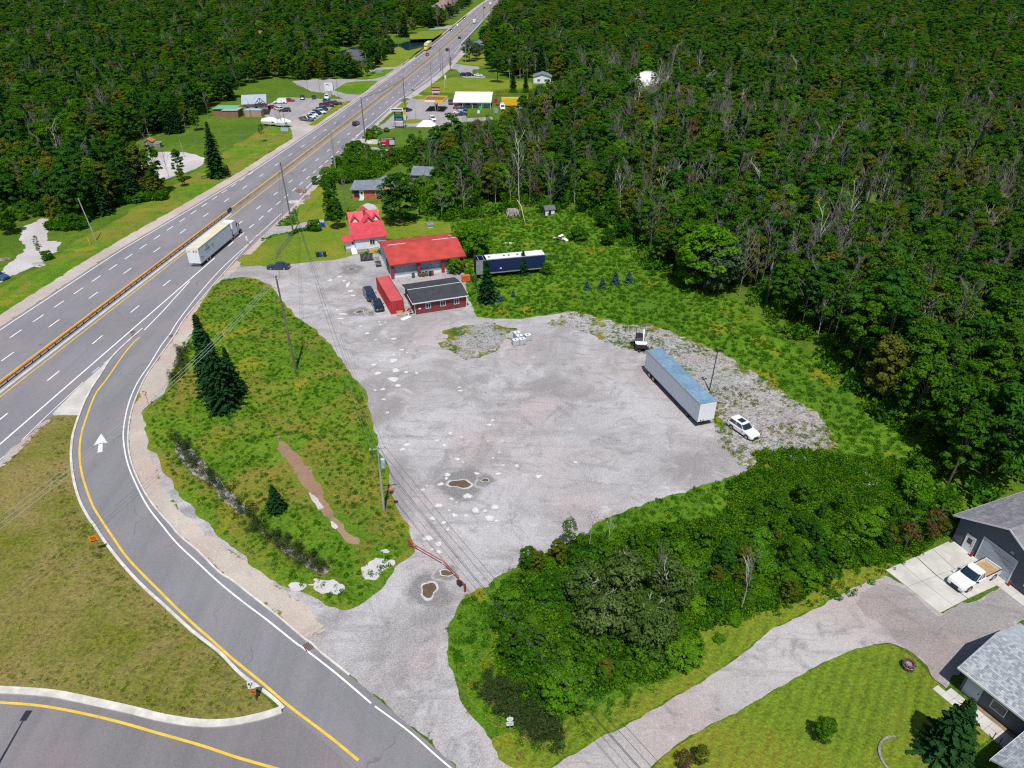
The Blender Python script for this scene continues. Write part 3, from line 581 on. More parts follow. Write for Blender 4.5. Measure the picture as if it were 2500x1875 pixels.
def window(root, x, y, z, w, h, face='front', frame=None, bars=1, name='window', pane='pane'):
    frame = frame or M_WHITEP; key = (round(w,2),round(h,2),frame.name,bars,pane)
    if key not in _wc:
        mb = MB(); f = .07
        mb.box(-w/2-f,w/2+f,-.06,.02,-f,0); mb.box(-w/2-f,w/2+f,-.06,.02,h,h+f); mb.box(-w/2-f,-w/2,-.06,.02,0,h); mb.box(w/2,w/2+f,-.06,.02,0,h)
        for k in range(1, bars+1): xx = -w/2+w*k/(bars+1); mb.box(xx-.025,xx+.025,-.05,.02,0,h)
        o = mb.build(name, frame, root); pm = MB().box(-w/2,w/2,-.03,.015,0,h).build(pane, M_GLASS, o); _wc[key] = (o.data, pm.data)
    else:
        o = link(name, _wc[key][0], root); pm = link(pane, _wc[key][1], o)
    o.location = (x,y,z); o.rotation_euler = (0,0,ROT[face]); return o
def door(root, x, y, z, w, h, face='front', mat=None, name='door', lite=False):
    mb = MB().box(-w/2,w/2,-.05,.02,0,h); mb.box(-w/2-.08,-w/2,-.07,.02,0,h+.08); mb.box(w/2,w/2+.08,-.07,.02,0,h+.08); mb.box(-w/2,w/2,-.07,.02,h,h+.08)
    o = mb.build(name, mat or M_WHITEP, root); o.location = (x,y,z); o.rotation_euler = (0,0,ROT[face])
    MB().box(w/2-.16,w/2-.08,-.11,-.05,h*.45,h*.5).build('handle', M_DARK, o)
    if lite: MB().box(-w*.28,w*.28,-.062,-.045,h*.5,h*.85).build('pane', M_GLASS, o)
    return o
def lap_wall(mb, x0, x1, y, z0, z1, lap=.2, m=0):
    z = z0
    while z < z1-.01:
        zz = min(z+lap, z1); mb.face([(x0,y-.03,z),(x1,y-.03,z),(x1,y,zz),(x0,y,zz)], m); mb.face([(x0,y,z),(x0,y-.03,z),(x1,y-.03,z),(x1,y,z)][::-1], m); z = zz

# red-roofed barn
A_B = math.radians(19); barn = thing('barn', 'long low barn with red roof and three blue-gray front bays between red posts', 'barn', (-24.5,134.2,0), A_B)
mb = MB(); pentagon(mb, .2,15.3,.75,13.4,0,3.1,4.6); mb.build('wall', M_BLUEWALL, barn)
mb = MB(); roof(mb, -.25,15.75,-.35,14.0,3.16,4.75, ym=6.8); rf = mb.build('roof', M_REDROOF, barn)
MB().box(-.28,15.78,-.39,-.33,3.05,3.24).build('fascia', M_REDPAINT, rf)
for x0, x1 in ((10.2,15.6),(.8,4.6)): MB().box(x0,x1,6.62,6.78,4.88,4.93).build("ridge_cap", M_WHITEP, rf)
for x in (.3, 5.75, 10.85, 15.0): MB().box(x-.28,x+.28,.02,.5,0,3.12).build('post', M_REDPAINT, barn)
for x0, x1 in ((.75,5.4),(6.1,10.5),(11.2,13.6)):
    mb = MB()
    for k in range(7): mb.box(x0,x1,.66-.02*(k%2),.74,.55+k*.36,.55+(k+1)*.36-.03)
    mb.build('bay_panel', M_BAYBLUE, barn)
MB().box(.4,15.2,.60,.72,0,.5).build('base_wall', M_WHITEP, barn)
window(barn, 14.6,.72,1.2,.9,1.1, bars=1)
mb = MB(); mb.box(13.9,14.35,6.2,6.65,4.5,5.5); mb.box(13.82,14.43,6.12,6.73,5.5,5.58); mb.build('chimney', M_STEEL, barn)
MB().box(.1,.19,3.2,6.0,0,2.4).build('side_door', M_DARK, barn)
# shelf of junk along the barn wall
for i, (a, b2, c, d) in enumerate(((1000,705,'weathered gray pallet leaning on the left wall of the barn',M_OLDWOOD),(1015,745,'dark sheet leaning on the left wall of the barn',M_DARK))):
    p = at('A', a, b2); o = thing('leaning_panel', c, 'panel', p, A_B+.1); mb = MB()
    for k in range(5): mb.box(-.6,.6,-.03+k*.001,.03,.05+k*.26,.24+k*.26)
    q = mb.build('board_stack', d, o); q.rotation_euler = (-.3,0,0)
# oil drums under the front
M_GREEN = paint('dark_green_plastic', (.03,.14,.07), .5); M_BARREL = paint('blue_plastic', (.02,.06,.45), .4)
def drum(s, a, b2, label, mat, mat2=None, r=.32, h=.95, group='bins and drums along the barn front'):
    p = at(s, a, b2); o = thing('drum', label, 'drum', p, 0, group); mb = MB()
    mb.loft([[(rr*math.cos(t*.4488),rr*math.sin(t*.4488),z) for t in range(14)] for rr, z in ((r*.92,0),(r,.06),(r,h*.33),(r*1.05,h*.35),(r,h*.37),(r,h*.64),(r*1.05,h*.66),(r,h*.68),(r,h-.04),(r*.95,h))])
    mb.build('shell', mat, o, True); MB().loft([[(r*.9*math.cos(t*.4488),r*.9*math.sin(t*.4488),z) for t in range(14)] for z in (h-.02,h+.02)]).build('lid', mat2 or M_DARK, o); return o
for a, b2, c, m_ in ((1325,840,'leftmost green bin by the middle red post',M_GREEN),(1386,832,'green bin right of the middle red post',M_GREEN),(1415,832,'dark red drum between green bins',M_REDPAINT),(1443,825,'third green bin in the row',M_GREEN),(1475,825,'black drum near the right of the row',M_DARK),(1495,820,'red-rimmed drum at the right end of the row',M_REDPAINT)): drum('A', a, b2, c, m_)
drum('A', 1293, 848, 'small white bucket left of the bins', M_WHITEP, r=.2, h=.5); drum('A', 1735, 795, 'bright blue barrel under the bush at the barn corner', M_BARREL, M_BARREL, .42, 1.0); drum('A',1700,800,'black cart wheel bin left of the blue barrel',M_DARK,r=.3)

# brown shed with black roof
A_S = math.radians(20); shed = thing('shed', 'dark red board shed with black felt roof and three white windows', 'shed', (-17.8,117.8,0), A_S)
mb = MB(); pentagon(mb, .1,9.9,.3,8.5,0,2.42,3.1); mb.build('wall', M_REDWALL, shed)
for k in range(9): MB().box(.12+k*1.088,.12+(k+1)*1.088-.035,.25,.305,.12,2.38).build('board', M_REDWALL, shed)
mb = MB(); roof(mb, -.35,10.2,-.25,8.9,2.45,3.18, ym=4.4, t=.1); rf = mb.build('roof', M_BLACKROOF, shed)
for k in range(5): MB().face([(-.33,-.2+k*.88,2.565+k*.137),(10.18,-.2+k*.88,2.565+k*.137),(10.18,.66+k*.88,2.56+(k+.98)*.1397+.004),(-.33,.66+k*.88,2.56+(k+.98)*.1397+.004)]).build('felt_strip', M_BLACKROOF, rf)
MB().box(-.3,10.1,4.33,4.47,3.30,3.33).build('ridge_strip', M_WHITEP, rf); MB().box(-.37,10.22,-.3,-.24,2.38,2.56).build('fascia', M_WHITEP, rf); MB().box(-.40,-.34,-.24,4.4,2.3,2.42).build('verge_board', M_WHITEP, rf)
for x in (2.6,5.4,8.0): window(shed, x,.24,1.0,.85,.95)
for x in (.05,9.88): MB().box(x,x+.08,.24,.32,0,2.4).build("corner_trim", M_WHITEP, shed)
MB().box(.75,1.2,.2,.24,1.0,1.25).build('notice', M_WHITEP, shed)

# white house with red metal roof
A_H = math.radians(18.5); house = thing('farmhouse', 'white siding house with bright red metal roof, gables and two dormers', 'house', (-36.3,155.3,0), A_H)
mb = MB(); pentagon(mb, 0,6.4,0.0,7.4,0,3.0,5.6); pentagon(mb, 1.3,6.4,-.03,7.5,0,3.0,5.4,'y'); mb.build('wall', M_WHITESID, house)
mb = MB(); roof(mb, -.35,6.75,-.1,7.7,3.0,5.9); roof(mb, 1.0,6.8,-.5,8.0,2.95,5.75,'y'); rf = mb.build('roof', M_PINKROOF, house)
for dx in (1.0, 5.75):
    d0 = MB(); pentagon(d0, dx-.7,dx+.7,1.5,4.2,3.6,4.5,5.35,'y'); dd = d0.build('dormer', M_WHITESID, rf)
    MB(); d1 = MB(); roof(d1, dx-1.0,dx+1.0,1.2,4.2,4.4,5.6,'y',.09); d1.build('dormer_roof', M_PINKROOF, rf)
MB().box(3.2,3.7,2.6,3.1,5.2,6.5).build('chimney', paint('dark_red_brick',(.22,.06,.05),.8), rf)
window(house, 4.3,-.04,3.3,.6,.9, bars=0); door(house, 5.6,-.05,.3,.9,1.9)
wing = MB(); wing.loft([[(x,y,z) for y, z in ((-6.3,.0),(-.05,.0),(-.05,4.3),(-6.3,3.05))] for x in (-.2,6.6)])
wg = wing.build('wing', M_WHITESID, house)
lw = MB(); lap_wall(lw, -.22,6.62,-6.31,.75,3.0,.22); lw.build('siding', M_WHITESID, wg)
MB().box(-.24,6.64,-6.38,-6.32,0,.75).build('foundation', M_BLOCK, wg)
wr = MB(); wr.loft([[(x,y,z+q) for y, z, q in ((-6.8,3.1,0),(-.02,4.5,0),(-.02,4.5,.12),(-6.8,3.1,.12))] for x in (-.6,6.95)]); wrf = wr.build('wing_roof', M_PINKROOF, wg)
mb = MB()
for k in range(14): x = -.55+k*.57; mb.loft([[(x+q,y,z) for y, z in ((-6.8,3.22),(-.05,4.62),(-.05,4.66),(-6.8,3.26))] for q in (0,.04)])
mb.build('roof_seams', M_PINKROOF, wg)
window(house, 3.5,-6.36,1.55,1.0,1.0); window(house, 2.3,-6.41,.25,.6,.3, bars=0); window(house, 5.2,-6.41,.25,.6,.3, bars=0)
po = MB(); po.box(-2.3,-.2,-5.6,-3.4,.9,2.6); pr = po.build('porch', M_WHITESID, house); MB().box(-2.35,-.15,-5.65,-3.3,0,.9).build('foundation', M_BLOCK, pr)
pf = MB(); pf.loft([[(x,y,z+q) for y, z, q in ((-6.2,2.55,0),(-3.2,3.1,0),(-3.2,3.1,.1),(-6.2,2.55,.1))] for x in (-2.8,-.1)]); pf.build('porch_roof', M_PINKROOF, pr)
door(house, -.75,-5.64,.95,.8,1.65, lite=True)
for k in range(6): MB().box(-1.3,-.1,-5.7-.3*(k+1),-5.7-.3*k,.75-.14*k,.92-.14*k).build('step', M_WHITEP, house)
dk = thing('deck', 'small yellow wooden deck stairs between the white house and the barn', 'deck', at('A', 960, 600), A_H)
for k in range(8): MB().box(-.9,1.1,-.6+k*.24,-.39+k*.24,.5,.56).build('plank', M_WOOD, dk)
for k in range(3): MB().box(-.9,1.1,-1.5+k*.3,-1.25+k*.3,.1+k*.14,.2+k*.14).build('step', M_WOOD, dk)
for x, y in ((-.9,-.55),(1.0,-.55),(-.9,1.2),(1.0,1.2)): MB().box(x,x+.1,y,y+.1,0,.5).build("leg", M_WOOD, dk)
gt = thing('board_gate', 'black board gate standing between yard and barn', 'gate', (-32.5,143.9,0), math.radians(13.5))
for k in range(9): MB().box(.02+k*.28,.27+k*.28,0,.04,.08,1.75).build('board', M_DARK, gt)
for x in (-.08,2.56): MB().box(x,x+.08,-.02,.08,0,1.85).build("post", M_DARK, gt)

# brick bungalow and the half-hidden house behind the maple
bb = thing('brick_bungalow', 'small orange brick bungalow with blue-gray hip roof and white door', 'house', (-42.8,188.2,0), math.radians(1.5))
mb = MB(); mb.box(0,10.2,0,8.0,0,2.6); mb.build('wall', M_BRICK, bb)
mb = MB(); mb.prism([(-.5,-.6),(8.6,-.6),(8.6,8.3),(-.5,8.3)],2.6,4.0,0,[(.3,3.9),(7.4,3.9),(7.4,4.0),(.3,4.0)]); mb.prism([(5.2,1.0),(12,1.0),(12,9.6),(5.2,9.6)],2.6,4.8,0,[(8.3,5.2),(8.9,5.2),(8.9,5.4),(8.3,5.4)]); mb.build('roof', M_BLUESHINGLE, bb)
door(bb, 2.6,-.03,.3,.95,2.0, lite=True); window(bb, 7.0,-.03,1.2,1.3,1.0); window(bb, 1.2,-.03,.7,1.2,1.4, frame=M_DARK)
MB().box(2.0,3.2,-1.9,-.02,.1,.3).build('step', M_CONC, bb)
h2 = thing('old_house', 'tumbledown gray-roofed house half hidden behind the huge maple', 'house', at('v', 1130, 330), math.radians(-10))
mb = MB(); pentagon(mb, 0,8,0,6,0,2.4,3.8); mb.build('wall', M_OLDWOOD, h2); mb = MB(); roof(mb, -.4,8.4,-.4,6.4,2.4,4.1); mb.build('roof', M_BLUESHINGLE, h2); window(h2,3,-.02,.9,1,1)
HOUSES_CLEAR += [(-38,193,11), (-24,203,7), (-33,160,12)]

# gray garage on the right
A_G = math.atan2(-.932, .363); gar = thing('garage', 'large slate-gray garage with shingle roof and wide pale overhead door', 'garage', (50.42,59.85,0), A_G)
mb = MB(); pentagon(mb, 0,10.3,0.0,15,0,3.55,6.15,'y'); mb.build('wall', M_GREYWALL, gar)
lw = MB(); z = .3
while z < 6.0:
    hx = 0 if z < 3.5 else (z-3.5)*5.15/2.6
    lw.face([(hx,-.035,z),(10.3-hx,-.035,z),(10.3-hx,-.005,z+.2),(hx,-.005,z+.2)]); lw.face([(hx,-.005,z),(10.3-hx,-.005,z),(10.3-hx,-.035,z),(hx,-.035,z)]); z += .2
lw.build('siding', M_GREYWALL, gar)
mb = MB(); roof(mb, -.55,10.85,-.55,15.5,3.35,6.25,'y',.16); rf = mb.build('roof', M_SHINGLE, gar)
fb = MB()
for s_ in (0,1):
    x0, x1 = (-.55,5.15) if s_ == 0 else (10.85,5.15); fb.loft([[(x0,y,3.30),(x1,y,6.20),(x1,y,6.40),(x0,y,3.50)] for y in (-.60,-.555)])
fb.box(-.60,-.552,-.55,15.5,3.30,3.5); fb.build('fascia', M_WHITESID, rf)
# shingle courses
mb = MB()
for k in range(22):
    t0, t1 = k/22, (k+1.04)/22
    for x0 in (-.55, 10.85):
        xa, xb = x0+(5.15-x0)*t0, x0+(5.15-x0)*t1; za, zb = 3.53+2.9*t0, 3.515+2.9*min(t1,1); y = -.54; tw = random.Random(k*7+int(x0))
        while y < 15.4:
            w_ = tw.uniform(.5,1.1); ye = min(15.48, y+w_); mb.M.append(0 if tw.random() < .65 else 1); mb.F.append([mb.v(q) for q in ((xa,y,za+.01),(xa,ye-.03,za+.01),(xb,ye-.03,zb),(xb,y,zb))]); y = ye
tag(mb.build('shingles', [M_SHINGLE, paint('mid_grey_shingle',(.20,.20,.22),.85)], rf), kind='stuff')
od = MB()
for k in range(5): od.box(3.12,6.88,-.09,-.04,.02+k*.62,.62+k*.62-.02)
od_ = od.build('overhead_door', M_GREYDOOR, gar); MB().box(3.0,3.11,-.12,-.03,0,3.2).box(6.89,7.0,-.12,-.03,0,3.2).box(3.0,7.0,-.12,-.03,3.13,3.25).build('door_frame', M_WHITESID, gar)
door(gar, 1.85,-.04,.1,.95,2.05, lite=True, name='side_door')
window(gar, 8.9,-.04,1.1,.9,.7)
for x in (2.75,7.3): MB().box(x-.1,x+.1,-.5,-.3,0,.8).build('bollard', M_REDPAINT, gar)
MB().box(9.0,9.9,5,6,5.3,5.6).build('skylight', M_DARK, rf)
def text(name, body, size, mat, parent, loc, rot, extr=.004, align='CENTER'):
    c = bpy.data.curves.new(name, 'FONT'); c.body = body; c.size = size; c.extrude = extr; c.align_x = align; c.align_y = 'CENTER'; c.materials.append(mat)
    tmp = link(name, c); bpy.context.view_layer.update(); me = bpy.data.meshes.new_from_object(tmp); bpy.data.objects.remove(tmp); o = link(name, me, parent)
    o.location = loc; o.rotation_euler = rot; return o
RF = (math.pi/2,0,0)
text('house_number', '30', .42, M_WHITEP, gar, (6.1,-.06,3.65), RF)
slabs = thing('concrete_pad', 'cracked concrete parking pad of large slabs before the gray garage', 'concrete pad', (0,0,0))
sp = [[at('N',a,b2) for a, b2 in row] for row in (((1275,325),(1480,235),(1700,132)),((1420,440),(1620,365),(1860,275)),((1640,618),(1830,520),(2040,425)))]
for i in range(2):
    for j in range(2):
        q = [sp[i][j], sp[i][j+1], sp[i+1][j+1], sp[i+1][j]]; c = sum(q, Vector())/4; n_ = [c+(v-c)*.985 for v in q]
        for k in range(2):
            a, b2, c2, d = n_; lo = lambda u, v_, t: u.lerp(v_, t)
            r_ = [lo(a,b2,k/2+.004),lo(a,b2,(k+1)/2-.004),lo(d,c2,(k+1)/2-.004),lo(d,c2,k/2+.004)]; MB().prism([(v.x,v.y) for v in r_][::-1], -.02, .10+.008*((i+j+k)%3)).build('slab', M_CONC, slabs)
apr = thing('garage_apron', 'narrow concrete strip along the foot of the gray garage', 'concrete strip', (50.42,59.85,0), A_G)
for k in range(6): MB().box(.4+k*2.0,2.37+k*2.0,-1.45,-.1,-.02,.11).build('slab', M_CONC, apr)

# gray house at the lower right
A_R = math.atan2(-.869,.495); hs = thing('gray_house', 'blue-gray house with pale shingle roof beside the front lawn', 'house', (40.75,40.85,0), A_R)
mb = MB(); pentagon(mb, .3,13,0.0,8.6,0,2.75,4.2); mb.box(6.6,13,-6,0.02,0,2.75); mb.build('wall', M_GREYWALL, hs)
lw = MB(); lap_wall(lw, .3,6.6,-.005,.2,2.7,.2); lw.build('siding', M_GREYWALL, hs)
mb = MB(); roof(mb, -.35,13.4,-.6,9.2,2.75,4.35); roof(mb, 6.1,14,-6.6,1,2.8,4.5,'y'); rf = mb.build('roof', M_SHINGLE2, hs)
MB().box(-.37,6.2,-.66,-.6,2.66,2.88).build('gutter', M_WHITEP, rf); MB().box(6.04,6.1,-6.6,-.6,2.7,2.92).build('gutter', M_WHITEP, rf)
mb = MB(); tw = random.Random(5)
for k in range(24):
    t0, t1 = k/24, (k+1.05)/24
    ya, yb = -.6+4.9*t0, -.6+4.9*t1; za, zb = 2.905+1.6*t0, 2.895+1.6*min(1,t1); x = -.34+tw.uniform(0,.2)
    while x < 13.2:
        w_ = tw.uniform(.22,.34); mb.M.append(0 if tw.random() < .55 else 1); mb.F.append([mb.v(q) for q in ((x,ya,za+.015),(x+w_-.03,ya,za+.015),(x+w_-.03,yb,zb),(x,yb,zb))]); x += w_
for k in range(24):
    t0, t1 = k/24, (k+1.05)/24; xa, xb = 6.1+3.95*t0, 6.1+3.95*t1; za, zb = 2.955+1.7*t0, 2.945+1.7*min(1,t1); y = -6.6
    while y < -.7:
        w_ = tw.uniform(.22,.34); mb.M.append(0 if tw.random() < .55 else 1); mb.F.append([mb.v(q) for q in ((xa,y,za+.015),(xb,y,zb),(xb,y+w_-.03,zb),(xa,y+w_-.03,za+.015))]); y += w_
tag(mb.build('shingles', [M_SHINGLE2, M_SHINGLE3], rf), kind='stuff')
door(hs, 1.25,-.03,.15,1.25,2.15, mat=M_GREYDOOR); window(hs, 3.5,-.05,.95,1.15,.95, bars=0)
for k in range(3): MB().box(4.6+k*.55,4.66+k*.55,-2.2,-2.14,.1,1.0).build('railing_post', M_DARK, hs)
wk = thing('paving_walk', 'pale square paving slabs leading along the gray house wall', 'walkway', (40.75,40.85,0), A_R)
for i in range(9):
    for j in range(2):
        if i == 0 and j == 1: continue
        MB().box(-.9+i*.78,-.9+i*.78+.76,-2.1+j*.78,-2.1+j*.78+.76,-.02,.12+.01*((i+j)%2)).build('paving_slab', M_CONC, wk)
tag(MB().box(1.5,6.4,-.55,-.1,-.02,.09).build('gravel_bed', M_DIRT, hs), kind='stuff')
fp = thing('fire_pit', 'stacked dark wood barrel planter on the front lawn', 'planter', at('N',1425,985)); 
for k in range(10): a = k*.628; MB().tube([(.42*math.cos(a),.42*math.sin(a),0),(.46*math.cos(a),.46*math.sin(a),.8)], .15, 5).build('stave', paint('dark_stained_wood',(.13,.06,.05),.8), fp)
MB().loft([[(.6*math.cos(t*.5236),.6*math.sin(t*.5236),z) for t in range(12)] for z in (.5,.56)]).build('hoop', M_STEEL, fp)
rg = thing('brick_ring', 'curved brick edging round the foot of the lawn spruce', 'edging', at('N',1400,1590))
for k in range(13): a = 1.6+k*.17; o = MB().box(-.16,.16,-.09,.09,0,.22).build('brick', M_OLDWOOD, rg); o.location = (2.0*math.cos(a),2.0*math.sin(a)-.2,0); o.rotation_euler = (0,0,a+1.57)

# fuel station and store
st = thing('store_building', 'long low store with blue wall and bright white roof beside the fuel canopy', 'store', (-24.6,313.2,0), math.radians(-2))
MB().box(.2,15.3,1.6,10,0,2.9).build('wall', M_BLUEWALL, st); mb = MB(); mb.loft([[(x,y,z+q) for y, z, q in ((-.3,2.5,0),(11,4.6,0),(11,4.6,.15),(-.3,2.5,.15))] for x in (0,16)]); mb.build('roof', paint('white_metal_roof',(.80,.82,.84),.4,var=.03), st)
MB().box(0,16,-.36,-.31,2.2,2.62).build('fascia', M_WHITEP, st)
for x in (.3,4,8,12,15.6): MB().box(x-.08,x+.08,.0,.16,0,2.4).build('post', M_WHITEP, st)
for x in (3,6,9): window(st, x,1.58,.9,1.8,1.1)
door(st, 12.3,1.58,.1,1.0,2.1)
M_YEL = paint('yellow_fascia', (.75,.45,.02), .4, var=.08)
cn = thing('fuel_canopy', 'fuel station canopy with yellow rim and brown gravel roof', 'canopy', (-31.2,309.0,0), math.radians(-6))
mb = MB(); mb.box(-3.8,3.8,-4.8,4.8,4.1,4.5); mb.build('deck', paint('brown_roof_gravel',(.22,.11,.08),.9,var=.4), cn)
mb = MB(); mb.box(-4.0,4.0,-5.0,-4.8,3.9,4.9); mb.box(-4.0,4.0,4.8,5.0,3.9,4.9); mb.box(-4.0,-3.8,-4.8,4.8,3.9,4.9); mb.box(3.8,4.0,-4.8,4.8,3.9,4.9); mb.build('rim', M_YEL, cn)
MB().box(-3.6,.5,-5.06,-5.01,4.0,4.75).build('fascia_sign', M_WHITEP, cn)
for y in (-2.2,2.2):
    MB().box(-.2,.2,y-.2,y+.2,0,4.1).build('column', M_WHITEP, cn); MB().box(-.9,-.3,y-.35,y+.35,0,1.9).build('pump', M_DARK, cn)
MB().box(-1.2,1.0,-3.6,3.6,0,.15).build('pump_island', M_YEL, cn)
# pub building and flat brown buildings by the car park
pb = thing('pub_building', 'tan building with patched tin and rust-orange roof and black timber truss gable', 'building', (-107.2,299.0,0), math.radians(14))
mb = MB(); pentagon(mb, 0,8.6,0,11,0,4.1,6.2); mb.build('wall', M_BROWNSTUC, pb); mb = MB(); roof(mb, -.5,9.1,-.6,11.6,4.1,6.6); rf = mb.build('roof', M_TIN, pb)
for k in range(8): MB().loft([[(x,y,z) for y, z in ((-.3,4.32),(2.6+.4*(k%3),4.32+(2.9+.4*(k%3))*.41),(2.6+.4*(k%3),4.36+(2.9+.4*(k%3))*.41),(-.3,4.36))] for x in (.4+k*.55,.7+k*.55)]).build('rust_sheet', M_RUST, rf)
mb = MB()
for a, b2 in (((4.6,4.1),(6.7,6.4)),((8.8,4.1),(6.7,6.4)),((4.6,4.1),(8.8,4.1)),((6.7,4.1),(6.7,6.3)),((6.7,4.15),(5.7,5.2)),((6.7,4.15),(7.7,5.2))): mb.tube([(a[0],-.9,a[1]),(b2[0],-.9,b2[1])], .13, 4)
mb.build('truss', M_DARK, pb)
for x in (1.5,4.8): window(pb, x,-.02,1.9,.9,1.1, frame=M_DARK)
MB().box(6.2,9.4,-2.2,0,2.3,2.6).build('porch_roof', M_BLUESHINGLE, pb)
ax = thing('walled_patio', 'low tan walled enclosure with pale blue coping below the pub', 'enclosure', (-105.8,295.6,0), 0); MB().box(0,6.4,0,3.4,0,2.4).build('wall', M_BROWNSTUC, ax); MB().box(-.1,6.5,-.1,3.5,2.4,2.6).build('coping', M_BLUEWALL, ax)
fbn = thing('flat_roofed_building', 'long brown flat-roofed building with green roof edge', 'building', (-118.5,293.5,0), 0)
MB().box(0,5,3,10,0,2.8).box(4.6,10.6,0,6,0,2.7).build('wall', paint('brown_board',(.26,.14,.09),.8), fbn); MB().box(-.3,9,2.6,10,2.8,3.0).build('green_edge', paint('green_trim',(.15,.42,.25),.6), fbn); MB().box(4.4,10.8,-.2,6.2,2.7,2.9).build('roof', M_TIN, fbn)
sb = thing('rusty_shed', 'tiny gray shed with rusty roof on the lawn above the circular lot', 'shed', (-123.2,244.5,0), .15); mb = MB(); pentagon(mb, 0,2.6,0,3,0,1.9,2.7,'y'); mb.box(2.5,5.0,-.6,2.2,0,1.5); mb.build('wall', M_OLDWOOD, sb); mb = MB(); roof(mb, -.3,2.9,-.3,3.2,1.9,2.8,'y'); mb.build('roof', M_RUST, sb); MB().box(3.0,5.4,.2,2.6,1.5,1.65).build('lean_roof', M_OLDWOOD, sb); MB().box(.5,1.0,-.06,-.01,0,1.5).build('door', M_WHITEP, sb)
HOUSES_CLEAR += [(-103,303,13), (-114,297,12), (-121,246,11), (-16,318,14)]
# meadow sheds, doghouse
ms = thing('small_shed', 'small pale board shed with open doorway at the meadow edge', 'shed', at('zs',895,238), .25); mb = MB(); pentagon(mb, 0,2.5,0,2.4,0,1.5,2.2); mb.build('wall', M_OLDWOOD, ms); mb = MB(); roof(mb, -.2,2.7,-.25,2.65,1.5,2.25,t=.08); mb.build('roof', paint('grey_tar_paper',(.12,.13,.15),.9,var=.4), ms)
for x0, x1, z0, z1 in ((.02,.85,.75,1.45),(.02,.6,.0,.7),(1.5,2.45,.72,1.45),(1.55,2.4,.4,.68)): MB().box(x0,x1,-.06,-.01,z0,z1).build('board', M_WHITEP, ms)
MB().box(.9,1.45,-.03,-.005,0,1.3).build('doorway', M_DARK, ms)
cs_ = thing('collapsed_shed', 'collapsed gray shed of splayed boards at the wood edge', 'shed', at('zs',400,250), .2); rq = random.Random(3)
for k in range(30):
    a = rq.uniform(-1.3,1.3); o = MB().box(-.09,.09,-1.5,0,-.03,.03).build('board', M_OLDWOOD, cs_); o.location = (rq.uniform(-1.6,1.6), rq.uniform(.2,1.4), rq.uniform(.9,1.7)); o.rotation_euler = (rq.uniform(.4,.8), rq.uniform(-.2,.2), -a*.5)
MB().loft([[(-1.2,.2,0),(1.8,.2,0),(1.6,2.4,0),(-1.4,2.4,0)],[(-.8,.6,1.4),(1.3,.5,1.1),(1.2,2.2,1.5),(-1.1,2.2,1.6)]]).build('walls', M_OLDWOOD, cs_)
dg = thing('doghouse', 'tiny white hutch with slate-blue roof on the lawn', 'doghouse', at('g',838,245), .5); mb = MB(); pentagon(mb, 0,1.5,0,1.1,0,.6,1.0); mb.build('wall', M_WHITEP, dg); mb = MB(); roof(mb, -.15,1.65,-.2,1.3,.6,1.1,t=.06); mb.build('roof', M_BLUESHINGLE, dg)
# houses among the trees
def cottage(s, a, b2, w, d, ang, rmat, wmat, label, eh=2.6, rh=4.4, hip=False, axis='x', clear=9, zoff=0):
    p = at(s, a, b2); o = thing('cottage', label, 'house', p, math.radians(ang)); mb = MB(); pentagon(mb, 0,w,0,d,0,eh,rh-.1,axis); mb.build('wall', wmat, o)
    mb = MB(); roof(mb, -.4,w+.4,-.4,d+.4,eh,rh,axis); mb.build('roof', rmat, o); window(o, w*.3,-.03,.9,1.2,1.0); window(o, w*.7,-.03,.9,1.2,1.0)
    HOUSES_CLEAR.append((p.x+w/2, p.y+d/2, max(w,d)*.6+1.5)); L = math.hypot(p.x,p.y)
    for k in (8, 16, 24): HOUSES_CLEAR.append((p.x*(1-k/L)+w/2, p.y*(1-k/L), clear*.7))
M_NAVY = paint('navy_metal_roof', (.03,.06,.14), .4); M_SLATE = paint('dark_slate_roof', (.08,.085,.11), .7); M_BROWNROOF = paint('brown_red_roof', (.30,.13,.10), .8)
cottage('w',350,225,11,8,4,M_NAVY,M_WHITEP,'white cottage with navy roof above the far gravel yard')
cottage('w',860,205,10,9,-15,M_SLATE,M_WHITEP,'white gabled house with dark slate roof near the highway',2.8,5.6,axis='x'); cottage('w',930,262,8,8,20,M_SLATE,M_REDWALL,'low dark-roofed bungalow below the white gabled house')
cottage('w',770,262,6,6,10,M_SLATE,M_WHITEP,'small gray-roofed outbuilding left of the bungalow'); cottage('w',100,130,8,7,30,M_BROWNROOF,M_WHITEP,'house with pinkish roof deep in the left wood')
cottage('a',600,1060,8,6,-30,M_SLATE,M_SLATE,'dark house hidden by trees left of the circular lot',2.4,3.8,clear=4)
cottage('h',250,195,12,9,-8,M_NAVY,M_WHITEP,'white house with dark blue roof beyond the river'); cottage('c',1112,562,8.6,9,-4,M_BLUESHINGLE,M_WHITEP,'white block garage with gray gable roof on the right',2.8,4.2,axis='y',clear=9)
cottage('c',1590,100,9,7,5,M_WHITEP,M_WHITEP,'white trailer home far in the right wood'); cottage('c',1800,115,7,8,0,M_SLATE,M_BLUEWALL,'small blue gabled house far in the right wood',2.6,4.8,axis='y')
cottage('c',900,420,9,7,15,M_TIN,M_WHITEP,'white house behind the tall spruce row'); cottage('a',1050,290,7,6,0,M_TIN,M_BLUEWALL,'pale blue roofed house far in the left wood'); cottage('a',1340,280,9,6,10,M_WHITEP,M_WHITEP,'white mobile home far in the left wood'); cottage('a',1720,255,10,7,-10,M_BROWNROOF,M_WHITEP,'house with orange-brown roof far in the left wood'); cottage('c',1090,280,10,7,0,M_BROWNROOF,M_REDWALL,'red-brown house beyond the tall spruces')
dm = thing('quonset_dome', 'big white fabric quonset shelter half hidden in the right wood', 'shelter', at('c',1830,585), math.radians(-25)); mb = MB()
